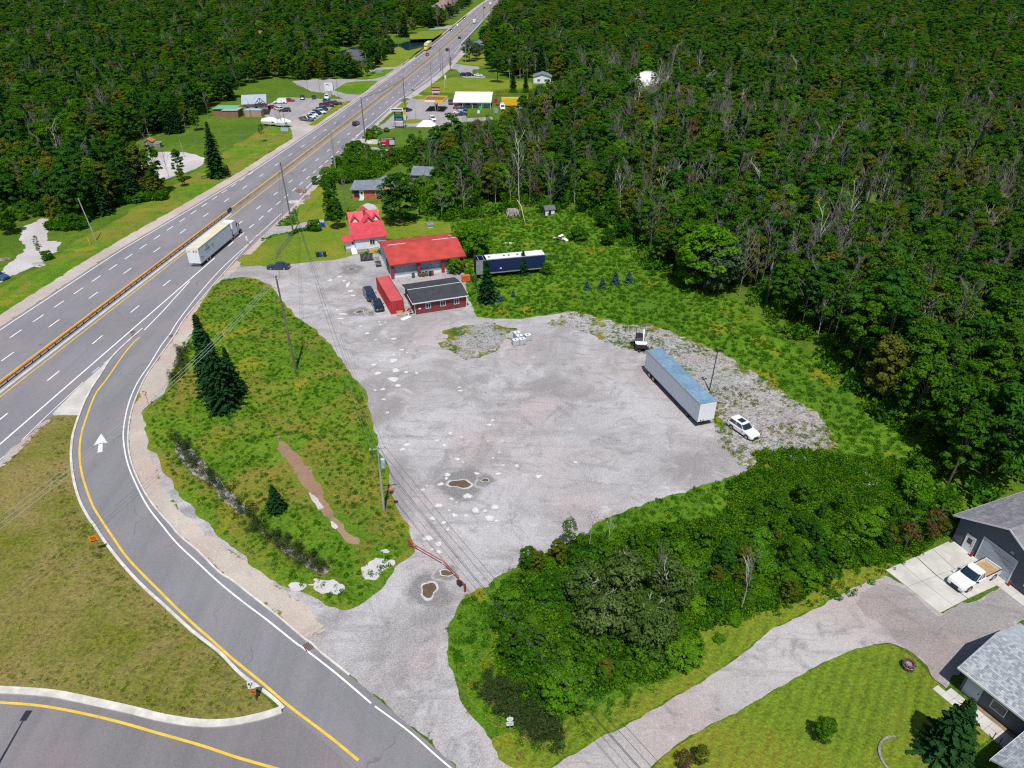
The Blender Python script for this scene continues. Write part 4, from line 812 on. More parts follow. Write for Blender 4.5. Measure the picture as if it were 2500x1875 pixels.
mb.loft([[(6.5*math.cos(t*math.pi/12), y, 5.5*math.sin(t*math.pi/12)) for t in range(13)] for y in (0,14)]); mb.build('cover', M_WHITEP, dm, True)
p = at('c',1830,585); HOUSES_CLEAR += [(p.x+3,p.y+5,10),(p.x*.95,p.y*.95,9),(p.x*.9,p.y*.9,8)]
for k in range(4): MB().box(-3+k*1.5,-1.6+k*1.5,-.1,-.02,0,2.2).build('panel', M_WHITEP, dm)
# rock cut beside the highway
m, nt, b = new_mat('pink_granite'); N = NT(nt)
col = N.mix(N.ramp(N.noise(.35, 5, .7), .35, .65), (.16,.10,.09), (.46,.33,.30)); col = N.mix(N.ramp(N.noise(1.2,4,.7), .5, .7), col, (.05,.045,.045)); N.L(col, b.inputs['Base Color']); b.inputs['Roughness'].default_value = .9; N.bump(N.noise(.9,5,.7), 1, .6, b); M_ROCK = m
def cliff(name, pts, h, label, seed, depth=9, step=1.2):
    P = smooth_path(pts, 8); r = np.random.default_rng(seed); rows_ = []
    for j in range(9):
        t = j/8
        for i, p in enumerate(P):
            tg = (P[min(i+1,len(P)-1)]-P[max(i-1,0)]).normalized(); n_ = Vector((-tg.y,tg.x)); e = math.sin(math.pi*min(1,max(0,i/(len(P)-1))))**.5
            q = p+n_*(depth*t**1.6+r.normal()*.9*(.3+t)); z = h*e*(min(1,t*1.8)+.0)*(.8+.4*float(vnoise(q.x,q.y,14,seed)))+r.normal()*.5*t*e
            if j == 8: z = -1
            rows_.append((q.x,q.y,max(z,-1)))
    n = len(P); F = [(j*n+i, j*n+i+1, (j+1)*n+i+1, (j+1)*n+i) for j in range(8) for i in range(n-1)]
    o = link(name, fastmesh(name, rows_, F, M_ROCK)); return tag(o, label, 'rock')
cliff('rock_cut', [(-64,690),(-59,740),(-55,800),(-54,860),(-52,920),(-48,980),(-42,1060)], 15, 'tall pink-brown granite rock cut on the left of the highway beyond the bridge', 5, 16)
def boulder(s, a, b2, r0, label, seed, h=.6, sx=1.5, mat=None):
    p = at(s, a, b2); r = np.random.default_rng(seed); V = []; nu, nv = 12, 6
    for j in range(nv+1):
        for i in range(nu):
            ph = j/nv*math.pi/2; th = i/nu*6.283; k = r0*(1+.14*r.normal()); V.append((k*sx*math.cos(ph)*math.cos(th), k*math.cos(ph)*math.sin(th), k*h*math.sin(ph)-.1))
    F = [(j*nu+i, j*nu+(i+1)%nu, (j+1)*nu+(i+1)%nu, (j+1)*nu+i) for j in range(nv) for i in range(nu)]
    o = link('rock_outcrop', fastmesh('rock_outcrop', V, F, mat or M_PALEROCK)); o.location = p; o.rotation_euler = (0,0,seed); return tag(o, label, 'rock')
m, nt, b = new_mat('pale_bedrock'); N = NT(nt); col = N.mix(N.ramp(N.noise(.6,5,.7),.35,.65),(.36,.31,.30),(.62,.58,.55)); N.L(col,b.inputs['Base Color']); b.inputs['Roughness'].default_value=.9; N.bump(N.noise(1.5,5,.7),1,.4,b); M_PALEROCK = m
boulder('b',1380,1050,5.2,'large smooth pale bedrock dome beside the billboard',1,.35,1.6); boulder('b',1510,1080,3.4,'smaller pale bedrock hump below the billboard',2,.4,1.8); boulder('b',1400,960,3,'pale rock ledge by the road edge above the billboard',3,.3,2.4)
boulder('b',1300,1000,2.5,'broken rock at the roadside left of the billboard',4,.4,2); boulder('b',930,1290,1.6,'pink rock at the corner of the north lawn',5,.6,1.4,M_ROCK); boulder('b',890,1370,1.4,'rock ledge at the left edge of the north lawn',6,.5,1.8); boulder('b',1110,1130,1.2,'reddish rock at the road edge above the north lawn',7,.8,1.3,M_ROCK); boulder('b',960,1335,1.6,'flat rusty rock patch on the north lawn',8,.15,1.8,M_ROCK)
boulder('f',380,1480,2.8,'rock ledge south of the fuel station',9,.3,2.5) if False else None
boulder('O',1190,770,1.0,'pale broken rock heap in the meadow weeds',10,.5,1.5); boulder('O',1130,700,1.3,'low rubble pile in the meadow weeds',11,.35,1.3); boulder('s',400,195,1.2,'pale slab rock on the left gravel bank',12,.3,1.8); boulder('s',30,140,1.0,'brown slab at the left frame edge',13,.4,1.6,M_ROCK); boulder('V',1085,625,.35,'small pink boulder at the end of the roadside reeds',14,.7,1.3,M_ROCK)
# ------------------------------------------------------------------ vehicles
def car_paint(n, c, r=.25, coat=1.0): return plain('paint_'+n, c, r, 0, .05, 1, 5, None, coat, True)
CP = dict(white=(.78,.79,.80), black=(.012,.013,.018), navy=(.012,.022,.06), grey=(.13,.14,.16), red=(.28,.02,.03), maroon=(.10,.012,.03), silver=(.45,.47,.5), yellow=(.72,.62,.04), blue=(.03,.08,.22))
M_TYRE = paint('tyre_rubber', (.018,.018,.02), .8); M_RIM = paint('alloy_rim', (.45,.46,.48), .35, metal=.7); M_LAMP = paint('clear_lamp', (.75,.78,.8), .15); M_TAIL = paint('red_lamp', (.45,.02,.02), .2); M_TRIM = paint('black_trim', (.02,.02,.022), .5); M_CARGLASS = plain('car_glass', (.012,.025,.045), .06, var=.1, coat=1)
PROF = {  # (x/L, half width factor, z bottom, z shoulder, z top)
 'sedan': [(-.5,.74,.38,.6,.74),(-.47,.92,.24,.80,.93),(-.38,1,.2,.84,1.0),(-.15,1,.2,.84,.96),(.18,1,.2,.84,.96),(.27,1,.2,.80,.93),(.42,.96,.2,.68,.80),(.475,.88,.24,.6,.70),(.5,.72,.32,.52,.58)],
 'suv': [(-.5,.80,.42,.8,.98),(-.47,.96,.28,.92,1.08),(-.36,1,.26,.95,1.1),(.15,1,.26,.95,1.1),(.23,1,.26,.94,1.08),(.40,.97,.26,.84,.98),(.475,.90,.28,.74,.86),(.5,.76,.36,.6,.7)],
 'pickup': [(-.5,.96,.42,.8,.86),(-.49,1,.38,.82,.86),(-.07,1,.36,.82,.86),(-.069,1,.36,1.05,1.16),(.20,1,.36,1.05,1.16),(.27,1,.36,1.04,1.15),(.44,.97,.36,.98,1.10),(.48,.92,.38,.92,1.02),(.5,.84,.42,.7,.8)],
 'van': [(-.5,.90,.35,1.0,1.1),(-.48,1,.28,1.05,1.15),(.24,1,.28,1.05,1.15),(.30,1,.28,1.0,1.1),(.44,.95,.28,.86,.98),(.5,.80,.34,.6,.72)]}
CAB = {'sedan':(-.36,.25,-.20,.07,.93,1.42,.86),'suv':(-.475,.22,-.42,.06,1.06,1.68,.86),'pickup':(-.068,.25,-.05,.12,1.13,1.85,.86),'van':(-.49,.28,-.48,.14,1.12,2.15,.9)}
DIM = {'sedan':(4.7,1.8,.33,.30),'suv':(4.65,1.86,.36,.30),'pickup':(6.1,2.0,.41,.32),'van':(5.6,2.0,.36,.30)}
_car = {}
def car(kind, colour, label, loc, rz, group=None, sunroof=False, scale=1.0):
    key = (kind, colour, sunroof)
    if key in _car: o = dup(_car[key], loc, rz, label, group, scale); 
    else:
        L, W, wr, wx = DIM[kind]; o = thing({'sedan':'parked_car','suv':'parked_suv','pickup':'pickup_truck','van':'cargo_van'}[kind], label, {'pickup':'pickup truck','van':'van'}.get(kind,'car'), loc, rz, group); o.scale = (scale,)*3
        pm = car_paint(colour, CP[colour]); w = W/2; mb = MB()
        mb.loft([[(x*L,-w*f*.86,zb),(x*L,-w*f,zb+.14),(x*L,-w*f,zs-.02),(x*L,-w*f*.93,zt-.04),(x*L,-w*f*.6,zt),(x*L,w*f*.6,zt),(x*L,w*f*.93,zt-.04),(x*L,w*f,zs-.02),(x*L,w*f,zb+.14),(x*L,w*f*.86,zb)] for x, f, zb, zs, zt in PROF[kind]])
        x0, x1, r0, r1, z0, z1, tw = CAB[kind]
        body = mb.build('body', pm, o)
        rect = lambda a, b2, ww, z: [(a*L+.04,-ww*.9,z),(a*L,-ww*.5,z),(a*L,ww*.5,z),(a*L+.04,ww*.9,z),(a*L+.2,ww,z),(b2*L-.3,ww,z),(b2*L-.03,ww*.75,z),(b2*L,0,z),(b2*L-.03,-ww*.75,z),(b2*L-.3,-ww,z),(a*L+.2,-ww,z)]
        g = MB(); g.loft([rect(x0,x1,w*.93,z0-.06), rect(r0,r1,w*tw*.92,z1-.05)]); g.build('windows', M_CARGLASS if kind != 'van' else pm, o)
        rp = MB(); rp.loft([rect(r0-.005,r1+.005,w*tw*.95,z1-.07), rect(r0,r1,w*tw*.92,z1-.01), rect(r0+.03,r1-.03,w*tw*.7,z1+.02)]); rp.build('roof_panel', pm, o)
        pl = MB()
        for s_ in (-1,1):
            for (a, b2) in ((x0+.03,r0+.03),(x1-.06,r1-.05),((x0+x1)/2-.02,(r0+r1)/2-.01)): pl.tube([(a*L,s_*w*.935,z0-.04),(b2*L,s_*w*tw*.935,z1-.05)], .035, 4)
        pl.build('window_pillars', pm, o)
        if kind == 'van': MB().loft([[(x1*L-.02,-w*.8,z0),(x1*L-.02,w*.8,z0),(r1*L+.03,w*.72,z1-.15),(r1*L+.03,-w*.72,z1-.15)],[(x1*L+.03,-w*.8,z0),(x1*L+.03,w*.8,z0),(r1*L+.08,w*.72,z1-.15),(r1*L+.08,-w*.72,z1-.15)]]).build('windscreen', M_CARGLASS, o)
        if kind == 'pickup':
            bw = MB()
            for s_ in (-1,1): bw.box(-.495*L,-.072*L,s_*w-(.09 if s_ > 0 else 0),s_*w+(0 if s_ > 0 else .09),.8,1.18)
            bw.box(-.5*L,-.485*L,-w,w,.8,1.18); bw.build('bed_wall', pm, o); MB().box(-.48*L,-.075*L,-w+.1,w-.1,.862,.875).build('bed_floor', paint('bed_liner',(.10,.08,.06),.8) if colour != 'white' else paint('plywood_sheet',(.42,.28,.15),.8), o)
            for s_ in (-1,1): MB().box(-.49*L,-.073*L,s_*w*.95-.05,s_*w*.95+.05,1.181,1.2).build('bed_rail', M_TRIM, o)
        if sunroof: MB().box(-.22*L,-.02*L,-w*.5,w*.5,z1+.021,z1+.03).build('sunroof', M_CARGLASS, o)
        for s_ in (-1,1):
            for xx in (-wx, wx):
                y0, y1 = (w-.20, w+.015) if s_ > 0 else (-w-.015, -w+.20)
                ty = MB(); ty.loft([[(wr*k*math.cos(t*.3927),y,wr*k*math.sin(t*.3927)) for t in range(16)] for k, y in ((.9,y0),(1,y0+.03),(1,y1-.03),(.9,y1))]); t_ = ty.build('wheel', M_TYRE, o); t_.location = (xx*L, 0, wr)
                yy = y1+.004 if s_ > 0 else y0-.004; MB().disc((0,yy,0), wr*.62, 'y', 12).build('rim', M_RIM, t_)
                ab = MB(); a0 = (w-.06) if s_ > 0 else -w-.006; ab.loft([[(xx*L+wr*1.2*math.cos(t*.3927),y,wr+wr*1.2*math.sin(t*.3927)) for t in range(16)] for y in (a0,a0+.066)]); ab.build('wheel_arch', M_TRIM, o)
            zf = PROF[kind][-2][3]; zr = PROF[kind][1][3]; xf = PROF[kind][-2][0]*L
            hl = MB(); hl.loft([[(xf-.22,s_*w*.88,zf-.02),(xf-.22,s_*w*.60,zf+.05),(xf-.22,s_*w*.60,zf+.10),(xf-.22,s_*w*.93,zf+.05)],[(xf+.06,s_*w*.80,zf-.14),(xf+.06,s_*w*.50,zf-.12),(xf+.06,s_*w*.50,zf+.0),(xf+.06,s_*w*.84,zf-.04)]]); hl.build('headlight', M_LAMP, o)
            MB().box(-.5*L-.005,-.48*L,s_*w*.84-.12,s_*w*.84+.06,zr-.12,zr+.10).build('tail_light', M_TAIL, o)
            MB().box(x1*L-.42,x1*L-.26,s_*(w+.10)-.09,s_*(w+.10)+.09,z0+.02,z0+.16).build('mirror', M_TRIM if kind == 'pickup' else pm, o)
        MB().box(.495*L,.503*L,-w*.42,w*.42,.42,PROF[kind][-1][3]+.02).build('grille', M_TRIM, o); MB().box(.44*L,.508*L,-w*.7,w*.7,.24,.40).build('bumper', M_TRIM if kind != 'sedan' else pm, o)
        _car[key] = o
    return o
def car_at(kind, colour, s, rear, front, label, group=None, **k):
    a, b2 = at(s,*rear), at(s,*front); c = (a+b2)/2; return car(kind, colour, label, c, math.atan2(b2.y-a.y, b2.x-a.x), group, **k)
car_at('suv','navy','zc',(245,235),(395,470),'dark blue suv parked behind a black sedan beside the red container')
car_at('sedan','black','zc',(430,445),(575,715),'black sedan facing the camera beside the red container')
car_at('sedan','navy','m',(1205,660),(1000,660),'dark blue sedan parked where the house drive meets the lot')
car_at('suv','white','y',(850,818),(1015,930),'white suv with sunroof on the gravel by the blue-roofed trailer',sunroof=True)
wp = car_at('pickup','white','p',(1010,740),(715,885),'white pickup with open plywood-floored bed before the gray garage')
G1 = 'vehicles in the pub car park'
for kd, c, r, f, lb in (('pickup','grey',(125,700),(335,725),'gray pickup, nearest in the car park row'),('pickup','white',(180,640),(395,680),'first white pickup in the car park row'),('pickup','white',(262,590),(435,650),'second white pickup in the car park row'),('suv','navy',(350,560),(505,610),'dark suv between white pickups in the row'),('pickup','white',(400,545),(585,590),'third white pickup, farthest of the white ones in the row'),('pickup','navy',(420,495),(610,560),'dark blue pickup with loaded bed in the row'),('suv','black',(480,480),(645,530),'black suv at the upper end of the row'),
    ('pickup','maroon',(530,430),(700,440),'dark red pickup parked crosswise above the row'),('pickup','maroon',(690,410),(850,400),'maroon pickup at the car park entrance'),('suv','blue',(590,360),(700,370),'blue suv behind the maroon pickups'),('suv','white',(617,255),(617,310),'white suv facing the camera under the pub sign'),('suv','navy',(150,270),(148,320),'dark suv on the left facing the camera'),('sedan','navy',(375,255),(370,310),'dark blue car second from left facing the camera')):
    car_at(kd, c, 'zq', r, f, lb, G1)
for kd, c, s, r, f, lb in (('van','white','zp',(1110,335),(870,340),'white cargo van on the grass edge by the pub'),('sedan','red','zp',(1130,300),(1195,300),'small red car behind the white van'),('sedan','red','zp',(880,440),(740,430),'red car beside the pub porch'),('suv','black','zp',(1165,495),(1000,500),'black suv facing the pub'),('suv','white','zp',(1010,480),(900,460),'white-fronted suv beside the black one')): car_at(kd, c, s, r, f, lb, G1)
G2 = 'vehicles at the fuel station'
for kd, c, s, r, f, lb in (('suv','navy','q',(915,700),(975,690),'dark rounded suv under the utility pole at the forecourt'),('suv','white','f',(475,345),(520,380),'white suv driving into the forecourt'),('suv','white','f',(735,315),(660,310),'white suv parked in front of the store'),('sedan','navy','f',(740,322),(695,325),'dark car beside the white suv at the store'),('pickup','maroon','f',(632,215),(638,250),'dark red pickup left of the store'),('sedan','blue','f',(745,285),(705,280),'blue car at the store front'),('sedan','red','f',(715,270),(680,270),'orange-red car at the store front'),('sedan','red','f',(1060,240),(1000,245),'red car beside the yellow truck body'),('van','white','f',(1030,255),(1042,295),'white van nosed towards the camera in the scrapyard')): car_at(kd, c, s, r, f, lb, G2)
def on_road(kind, colour, s, a, b2, label, away=True, sc_=1.0):
    p = at(s, a, b2); t = math.atan2(8, RX(p.y+4)-RX(p.y-4)); return car(kind, colour, label, p, t if away else t+math.pi, 'vehicles driving on the highway', scale=sc_)
on_road('suv','black','q',340,858,'black suv driving away on the near highway'); on_road('suv','red','n',212,665,'dark red car behind the yellow truck',False); on_road('suv','black','n',450,605,'black car driving away before the bridge'); on_road('suv','black','n',597,463,'black car driving away on the bridge'); on_road('suv','black','n',495,370,'black car coming over the bridge',False); on_road('suv','white','n',568,308,'white car coming towards the bridge',False); on_road('suv','black','n',650,228,'black car coming past the rock cut',False); on_road('suv','white','n',760,238,'white car driving away beyond the bridge'); on_road('pickup','black','n',890,104,'black pickup far up the highway'); on_road('suv','red','n',1012,8,'car at the farthest bend of the highway')
for c, a, b2, lb in (('black',655,905,'left black car parked on the side road'),('black',716,903,'right black car parked on the side road'),('white',820,908,'white car parked on the side road')): car_at('suv' if c == 'black' else 'sedan', c, 'n', (a-18,b2), (a+20,b2+2), lb, 'cars parked on the side road')
car_at('sedan','blue','s',(-60,330),(30,345),'blue car just entering the left frame edge on the gravel track')

def wheelset(root, x, W, r=.5, n='wheel'):
    for s_ in (-1,1):
        y0 = s_*(W/2-.55); y1 = s_*(W/2-.02); ty = MB(); ty.loft([[(r*k*math.cos(t*.3927),y,r*k*math.sin(t*.3927)) for t in range(16)] for k, y in ((.92,y0),(1,y0+.04*s_),(1,y1-.04*s_),(.9,y1))]); o = ty.build(n, M_TYRE, root); o.location = (x,0,r)
        MB().disc((0,y1+.005*s_,0), r*.55, 'y', 12).build('rim', M_RIM, o)
def box_trailer(name, label, L, W, z0, z1, side, roofm, front, ribs=0, wheels=(1.6,2.9), loc=(0,0,0), rz=0, legs=True, open_front=0):
    """X runs from the rear doors (0) to the nose (L)"""
    o = thing(name, label, 'trailer', loc, rz); w = W/2
    MB().box(.03,L-.05,-w,-w+.06,z0,z1-.02).build('side_wall', side, o); MB().box(.03,L-.05,w-.06,w,z0,z1-.02).build('side_wall', side, o)
    MB().box(L-.1,L,-w,w,z0,z1).build('nose', front, o); MB().box(0,.08,-w,w,z0,z1).build('rear_frame', front, o); MB().box(.05,L-.05,-w+.02,w-.02,z0-.05,z0+.04).build('floor', M_DARK, o)
    if not open_front: MB().box(0,L,-w,w,z1-.04,z1+.03).build('roof_panel', roofm, o)
    else: MB().box(open_front,L,-w,w,z1-.04,z1+.03).build('roof_panel', roofm, o)
    for s_ in (-1,1):
        MB().box(0,L,s_*(w+.012)-.012,s_*(w+.012)+.012,z1-.13,z1+.035).build('top_rail', M_STEEL, o); MB().box(0,L,s_*(w+.015)-.015,s_*(w+.015)+.015,z0-.08,z0+.14).build('bottom_rail', M_STEEL, o)
    if ribs:
        for s_ in (-1,1):
            mb = MB()
            for k in range(ribs): x = .6+k*(L-1.2)/(ribs-1); mb.box(x-.02,x+.02,s_*(w+.01)-.01,s_*(w+.01)+.01,z0+.14,z1-.13)
            mb.build('side_ribs', side, o)
    mb = MB()
    for k in range(13): x = .6+k*(L-1.2)/12; mb.box(x-.02,x+.02,-w+.06,w-.06,z1+.03,z1+.045)
    mb.build('roof_bows', roofm, o)
    for x in wheels: wheelset(o, x, W)
    MB().box(.9,4.3,-.5,.5,.55,z0).build('bogie', M_DARK, o)
    for s_ in (-1,1):
        if legs: MB().box(L-3.1,L-2.95,s_*.9-.06,s_*.9+.06,.05,z0).box(L-3.2,L-2.85,s_*.9-.15,s_*.9+.15,0,.06).build('landing_leg', M_DARK, o)
    MB().box(-.02,.05,-1.1,1.1,.45,.55).build('rear_bumper', M_STEEL, o)
    return o
M_TRBLUE = plain('worn_sky_tinted_roof', (.15,.26,.37), .5, var=.25, scale=.4, fine=3, dirt=(.42,.50,.56)); M_TRSIDE = paint('shaded_trailer_side', (.46,.50,.56), .4, var=.08); M_TRWHITE = paint('trailer_white', (.74,.76,.78), .4, var=.06)  # side: white wall's shade put into its colour as grey-blue
a, b2, c = at('S0',1710.7,986.5,4.1), at('S0',1581.5,857.2,4.1), at('S0',1750.1,980.5,4.1); mid = (a+c)/2; ang = math.atan2(b2.y-a.y,b2.x-a.x)
tr = box_trailer('box_trailer','long white box trailer with worn blue roof standing alone on the gravel lot',16.15,2.6,1.15,4.1,M_TRSIDE,M_TRBLUE,M_TRWHITE,ribs=26,loc=(mid.x+16.15*math.cos(ang),mid.y+16.15*math.sin(ang),0),rz=ang+math.pi)  # roof colour carries the blue of the reflected sky, plus worn patches
MB().box(16.15,16.19,-.95,-.75,1.25,1.4).build('air_coupling', M_DARK, tr); MB().box(16.15,16.19,-.55,-.35,1.25,1.4).build('air_coupling', M_TAIL, tr)
M_NAVYP = paint('navy_trailer_side', (.012,.022,.085), .35, var=.15)
a, b2, c = at('u',70,370,4.1), at('u',600,322,4.1), at('u',555,288,4.1); ang = math.atan2(b2.y-a.y,b2.x-a.x); n_ = Vector((-math.sin(ang),math.cos(ang),0))
nv = box_trailer('navy_trailer','navy blue box trailer with white hatched roof behind the brown shed',14.4,2.6,1.15,4.1,M_NAVYP,M_TRWHITE,M_DARK,wheels=(1.2,2.5),loc=tuple((a+n_*1.3).xy)+(0,),rz=ang,open_front=2.2)
for x, y in ((2.75,0),(5.9,.1),(6.9,.1),(8.7,.1),(9.7,.1)): MB().box(x,x+.35,y-.35,y+.35,4.135,4.15).build('roof_hatch', M_DARK, nv)
MB().box(.0,1.4,-1.335,-1.315,1.3,3.9).build('open_door', M_STEEL, nv); MB().box(14.4,15.6,-1.3,-1.15,4.0,4.08).build('roof_flap', M_STEEL, nv); MB().box(4.9,5.3,-1.325,-1.312,1.9,2.15).build('placard', M_TRWHITE, nv)
# moving truck on the highway
a, c = at('S0',451.9,606.4,4.1), at('S0',483.4,608.3,4.1); mid = (a+c)/2; ang = math.atan2(12, RX(160)-RX(148))
M_CREAM = plain('dusty_cream_roof', (.66,.62,.48), .6, var=.15, scale=.5, fine=2, dirt=(.4,.36,.26)); M_VAN = paint('moving_van_side', (.62,.68,.76), .4, var=.08)
mv = box_trailer('moving_truck','white furniture moving truck with cream roof driving up the highway',16.15,2.6,.85,4.1,M_VAN,M_CREAM,M_TRWHITE,wheels=(3.0,4.3),loc=(mid.x,mid.y,0),rz=ang,legs=False)
mv['category'] = 'truck'
RS = (math.pi/2,0,0); LK = plain('ink_blue_lettering', (.02,.03,.09), .5); RD = plain('flag_red', (.5,.02,.03), .5)
text('lettering','B.Z.',.62,LK,mv,(3.9,-1.345,3.35),RS); text('lettering','MOVERS',.62,LK,mv,(3.9,-1.345,2.72),RS)
for x, z in ((1.1,1.95),(6.3,2.75)):
    fl = MB().box(x-.4,x+.4,-1.334,-1.326,z-.3,z+.3).build('flag', M_WHITEP, mv); MB().box(x-.4,x-.2,-1.342,-1.335,z-.3,z+.3).box(x+.2,x+.4,-1.342,-1.335,z-.3,z+.3).build('red_bar', RD, fl)
    MB().face([(x+q*.13*math.cos(t*.5712+.2),-1.342,z+q*.13*math.sin(t*.5712+.2)) for t, q in enumerate((1,.5,1,.5,1,.5,1,.5,1,.5,1))]).build('maple_leaf', RD, fl)
fl = MB().box(-.012,-.004,-.95,-.15,3.25,3.75).build('flag', M_WHITEP, mv); MB().box(-.02,-.013,-.95,-.75,3.25,3.75).box(-.02,-.013,-.35,-.15,3.25,3.75).build('red_bar', RD, fl); MB().box(-.02,-.013,-.62,-.48,3.42,3.58).build('maple_leaf', RD, fl)
text('lettering','B.Z.',.3,LK,mv,(-.02,.75,3.5),(math.pi/2,0,-math.pi/2))
cabt = mv
MB().box(17.0,19.0,-1.2,1.2,1.1,3.9).build('sleeper', M_TRWHITE, mv); cb = MB(); cb.loft([[(19.0,-1.15,1.0),(19.0,1.15,1.0),(19.0,1.15,3.7),(19.0,-1.15,3.7)],[(19.9,-1.1,1.0),(19.9,1.1,1.0),(19.9,1.05,3.3),(19.9,-1.05,3.3)],[(20.3,-1.05,1.0),(20.3,1.05,1.0),(20.3,1.0,2.1),(20.3,-1.0,2.1)]]); cb.build('cab', M_TRWHITE, mv)
MB().loft([[(20.3,-1.0,.9),(20.3,1.0,.9),(20.3,.95,2.05),(20.3,-.95,2.05)],[(21.8,-.8,.9),(21.8,.8,.9),(21.8,.7,1.7),(21.8,-.7,1.7)]]).build('hood', M_TRWHITE, mv)
MB().loft([[(19.93,-.98,2.3),(19.93,.98,2.3),(19.93,.95,3.15),(19.93,-.95,3.15)],[(20.3,-.98,2.15),(20.3,.98,2.15),(20.02,.93,3.15),(20.02,-.93,3.15)]]).build('windscreen', M_CARGLASS, mv)
for s_ in (-1,1): MB().box(19.15,19.75,s_*1.15-.02,s_*1.15+.02,2.2,3.0).build('side_window', M_CARGLASS, mv); MB().box(19.9,20.1,s_*1.35-.08,s_*1.35+.08,2.2,2.9).build('mirror', M_DARK, mv); MB().box(17.2,19.6,s_*1.1-.12,s_*1.1+.12,.5,1.05).build('fuel_tank', M_STEEL, mv)
for x in (15.6,16.9,21.1): wheelset(mv, x, 2.5)
MB().box(15,21.5,-.4,.4,.7,1.1).build('chassis', M_DARK, mv)
# yellow truck coming towards us
p = at('n',200,600); t = math.atan2(8, RX(p.y+4)-RX(p.y-4)); yt = thing('yellow_truck','bright yellow semi truck with white trailer roof coming over the bridge','truck',p,t+math.pi)
MB().box(-15,0,-1.3,1.3,1.1,4.1).build('box', car_paint('yellow',CP['yellow']), yt); MB().box(-15,0,-1.28,1.28,4.1,4.15).build('roof_panel', M_CREAM, yt); MB().loft([[(.6,-1.2,.9),(.6,1.2,.9),(.6,1.2,3.7),(.6,-1.2,3.7)],[(2.2,-1.2,.9),(2.2,1.2,.9),(2.2,1.1,3.3),(2.2,-1.1,3.3)],[(2.5,-1.1,.9),(2.5,1.1,.9),(2.5,1.0,2),(2.5,-1.0,2)]]).build('cab', car_paint('yellow',CP['yellow']), yt); MB().box(2.2,2.42,-.95,.95,2.2,3.0).build('windscreen', M_CARGLASS, yt); MB().box(2.4,3.9,-.9,.9,.7,1.8).build('hood', car_paint('yellow',CP['yellow']), yt)
for x in (-13,-11.7,-1.2,3.2): wheelset(yt, x, 2.5)
def rigid(s, a, b2, label, colour, L=7, H=3.2):
    p = at(s,a,b2); t = math.atan2(8, RX(p.y+4)-RX(p.y-4)); o = thing('box_truck', label, 'truck', p, t, 'vehicles driving on the highway'); m_ = M_TRWHITE
    MB().box(-L/2,L*.2,-1.2,1.2,.9,H).build('box', m_, o); MB().loft([[(L*.22,-1,.6),(L*.22,1,.6),(L*.22,1,2.4),(L*.22,-1,2.4)],[(L*.42,-1,.6),(L*.42,1,.6),(L*.38,.9,2.2),(L*.38,-.9,2.2)]]).build('cab', m_, o)
    for x in (-L*.3,L*.3): wheelset(o, x, 2.3, .42)
rigid('n',775,278,'white box truck driving away beyond the bridge','white'); rigid('n',966,62,'white motorhome far up the highway','white',8)
# yellow truck body in the scrapyard, boats, tent
yb = thing('derelict_truck','yellow box truck body dumped right of the store','truck body',at('f',1105,252),.02); MB().box(-4.2,4.2,-1.3,1.3,.5,3.4).build('box', M_YEL, yb); MB().box(4.3,6.2,-1.1,1.1,.4,1.8).build('cab', M_RUST, yb); [wheelset(yb, x, 2.4, .42) for x in (-2.6,2.4)]
def boat(s, a, b2, rz, label, L=8):
    o = thing('wrapped_boat', label, 'boat', at(s,a,b2), rz); mb = MB()
    mb.loft([[(x,-w,h0),(x,w,h0),(x,w*1.15,h1),(x,w*.5,h2),(x,-w*.5,h2),(x,-w*1.15,h1)] for x, w, h0, h1, h2 in ((-L/2,1.0,.8,1.6,2.4),(-L/4,1.15,.7,1.7,2.9),(0,1.15,.7,1.8,3.1),(L/4,.9,.8,1.9,2.7),(L/2,.12,1.4,2.0,2.1))]); mb.build('hull', M_WHITEP, o)
    MB().box(-L*.3,L*.1,-.2,.2,.3,.8).build('cradle', M_DARK, o); [wheelset(o, x, 2.0, .32) for x in (-.8,0)]
    for x in (-2,-.6,.8): MB().box(x,x+.9,-1.2,-1.17,1.5,1.8).build('dark_strip', M_DARK, o)
boat('zp',830,770,-.35,'white shrink-wrapped boat beside the leafless trees'); boat('zp',1070,790,-.1,'second white boat at the car park edge by the blue board',6)
tn = thing('white_tent','low white marquee tent beside the fuel station entrance','tent',at('f',455,408)); MB().prism([(-4,-1.6),(4,-1.6),(4,1.6),(-4,1.6)],.1,2.2,0,[(-1.5,-.2),(1.5,-.2),(1.5,.2),(-1.5,.2)]).build('canopy', M_WHITEP, tn)
for a, b2, lb, m_, sz in ((865,280,'bright green bin in front of the store',paint('bright_green_plastic',(.02,.42,.14),.5),1.2),(852,305,'white bag of scrap below the green bin',M_WHITEP,.9),(1090,370,'white scrap lying in the scrub',M_WHITEP,.9),(985,300,'gray wrapped pallet in the scrapyard',M_STEEL,1.4),(1165,285,'gray machine scrap at the right of the yard',M_STEEL,1.3),(985,225,'tall red and white panel beside the store',M_REDPAINT,1.6)):
    o = thing('yard_item', lb, 'scrap', at('f',a,b2)); MB().prism([(-sz*.6,-sz*.5),(sz*.6,-sz*.5),(sz*.5,sz*.5),(-sz*.5,sz*.4)],0,sz,0,[(-sz*.5,-sz*.45),(sz*.55,-sz*.4),(sz*.4,sz*.4),(-sz*.45,sz*.4)]).build('shell', m_, o); MB().box(-sz*.4,sz*.4,-sz*.3,sz*.3,sz,sz*1.1).build('lid', m_, o)
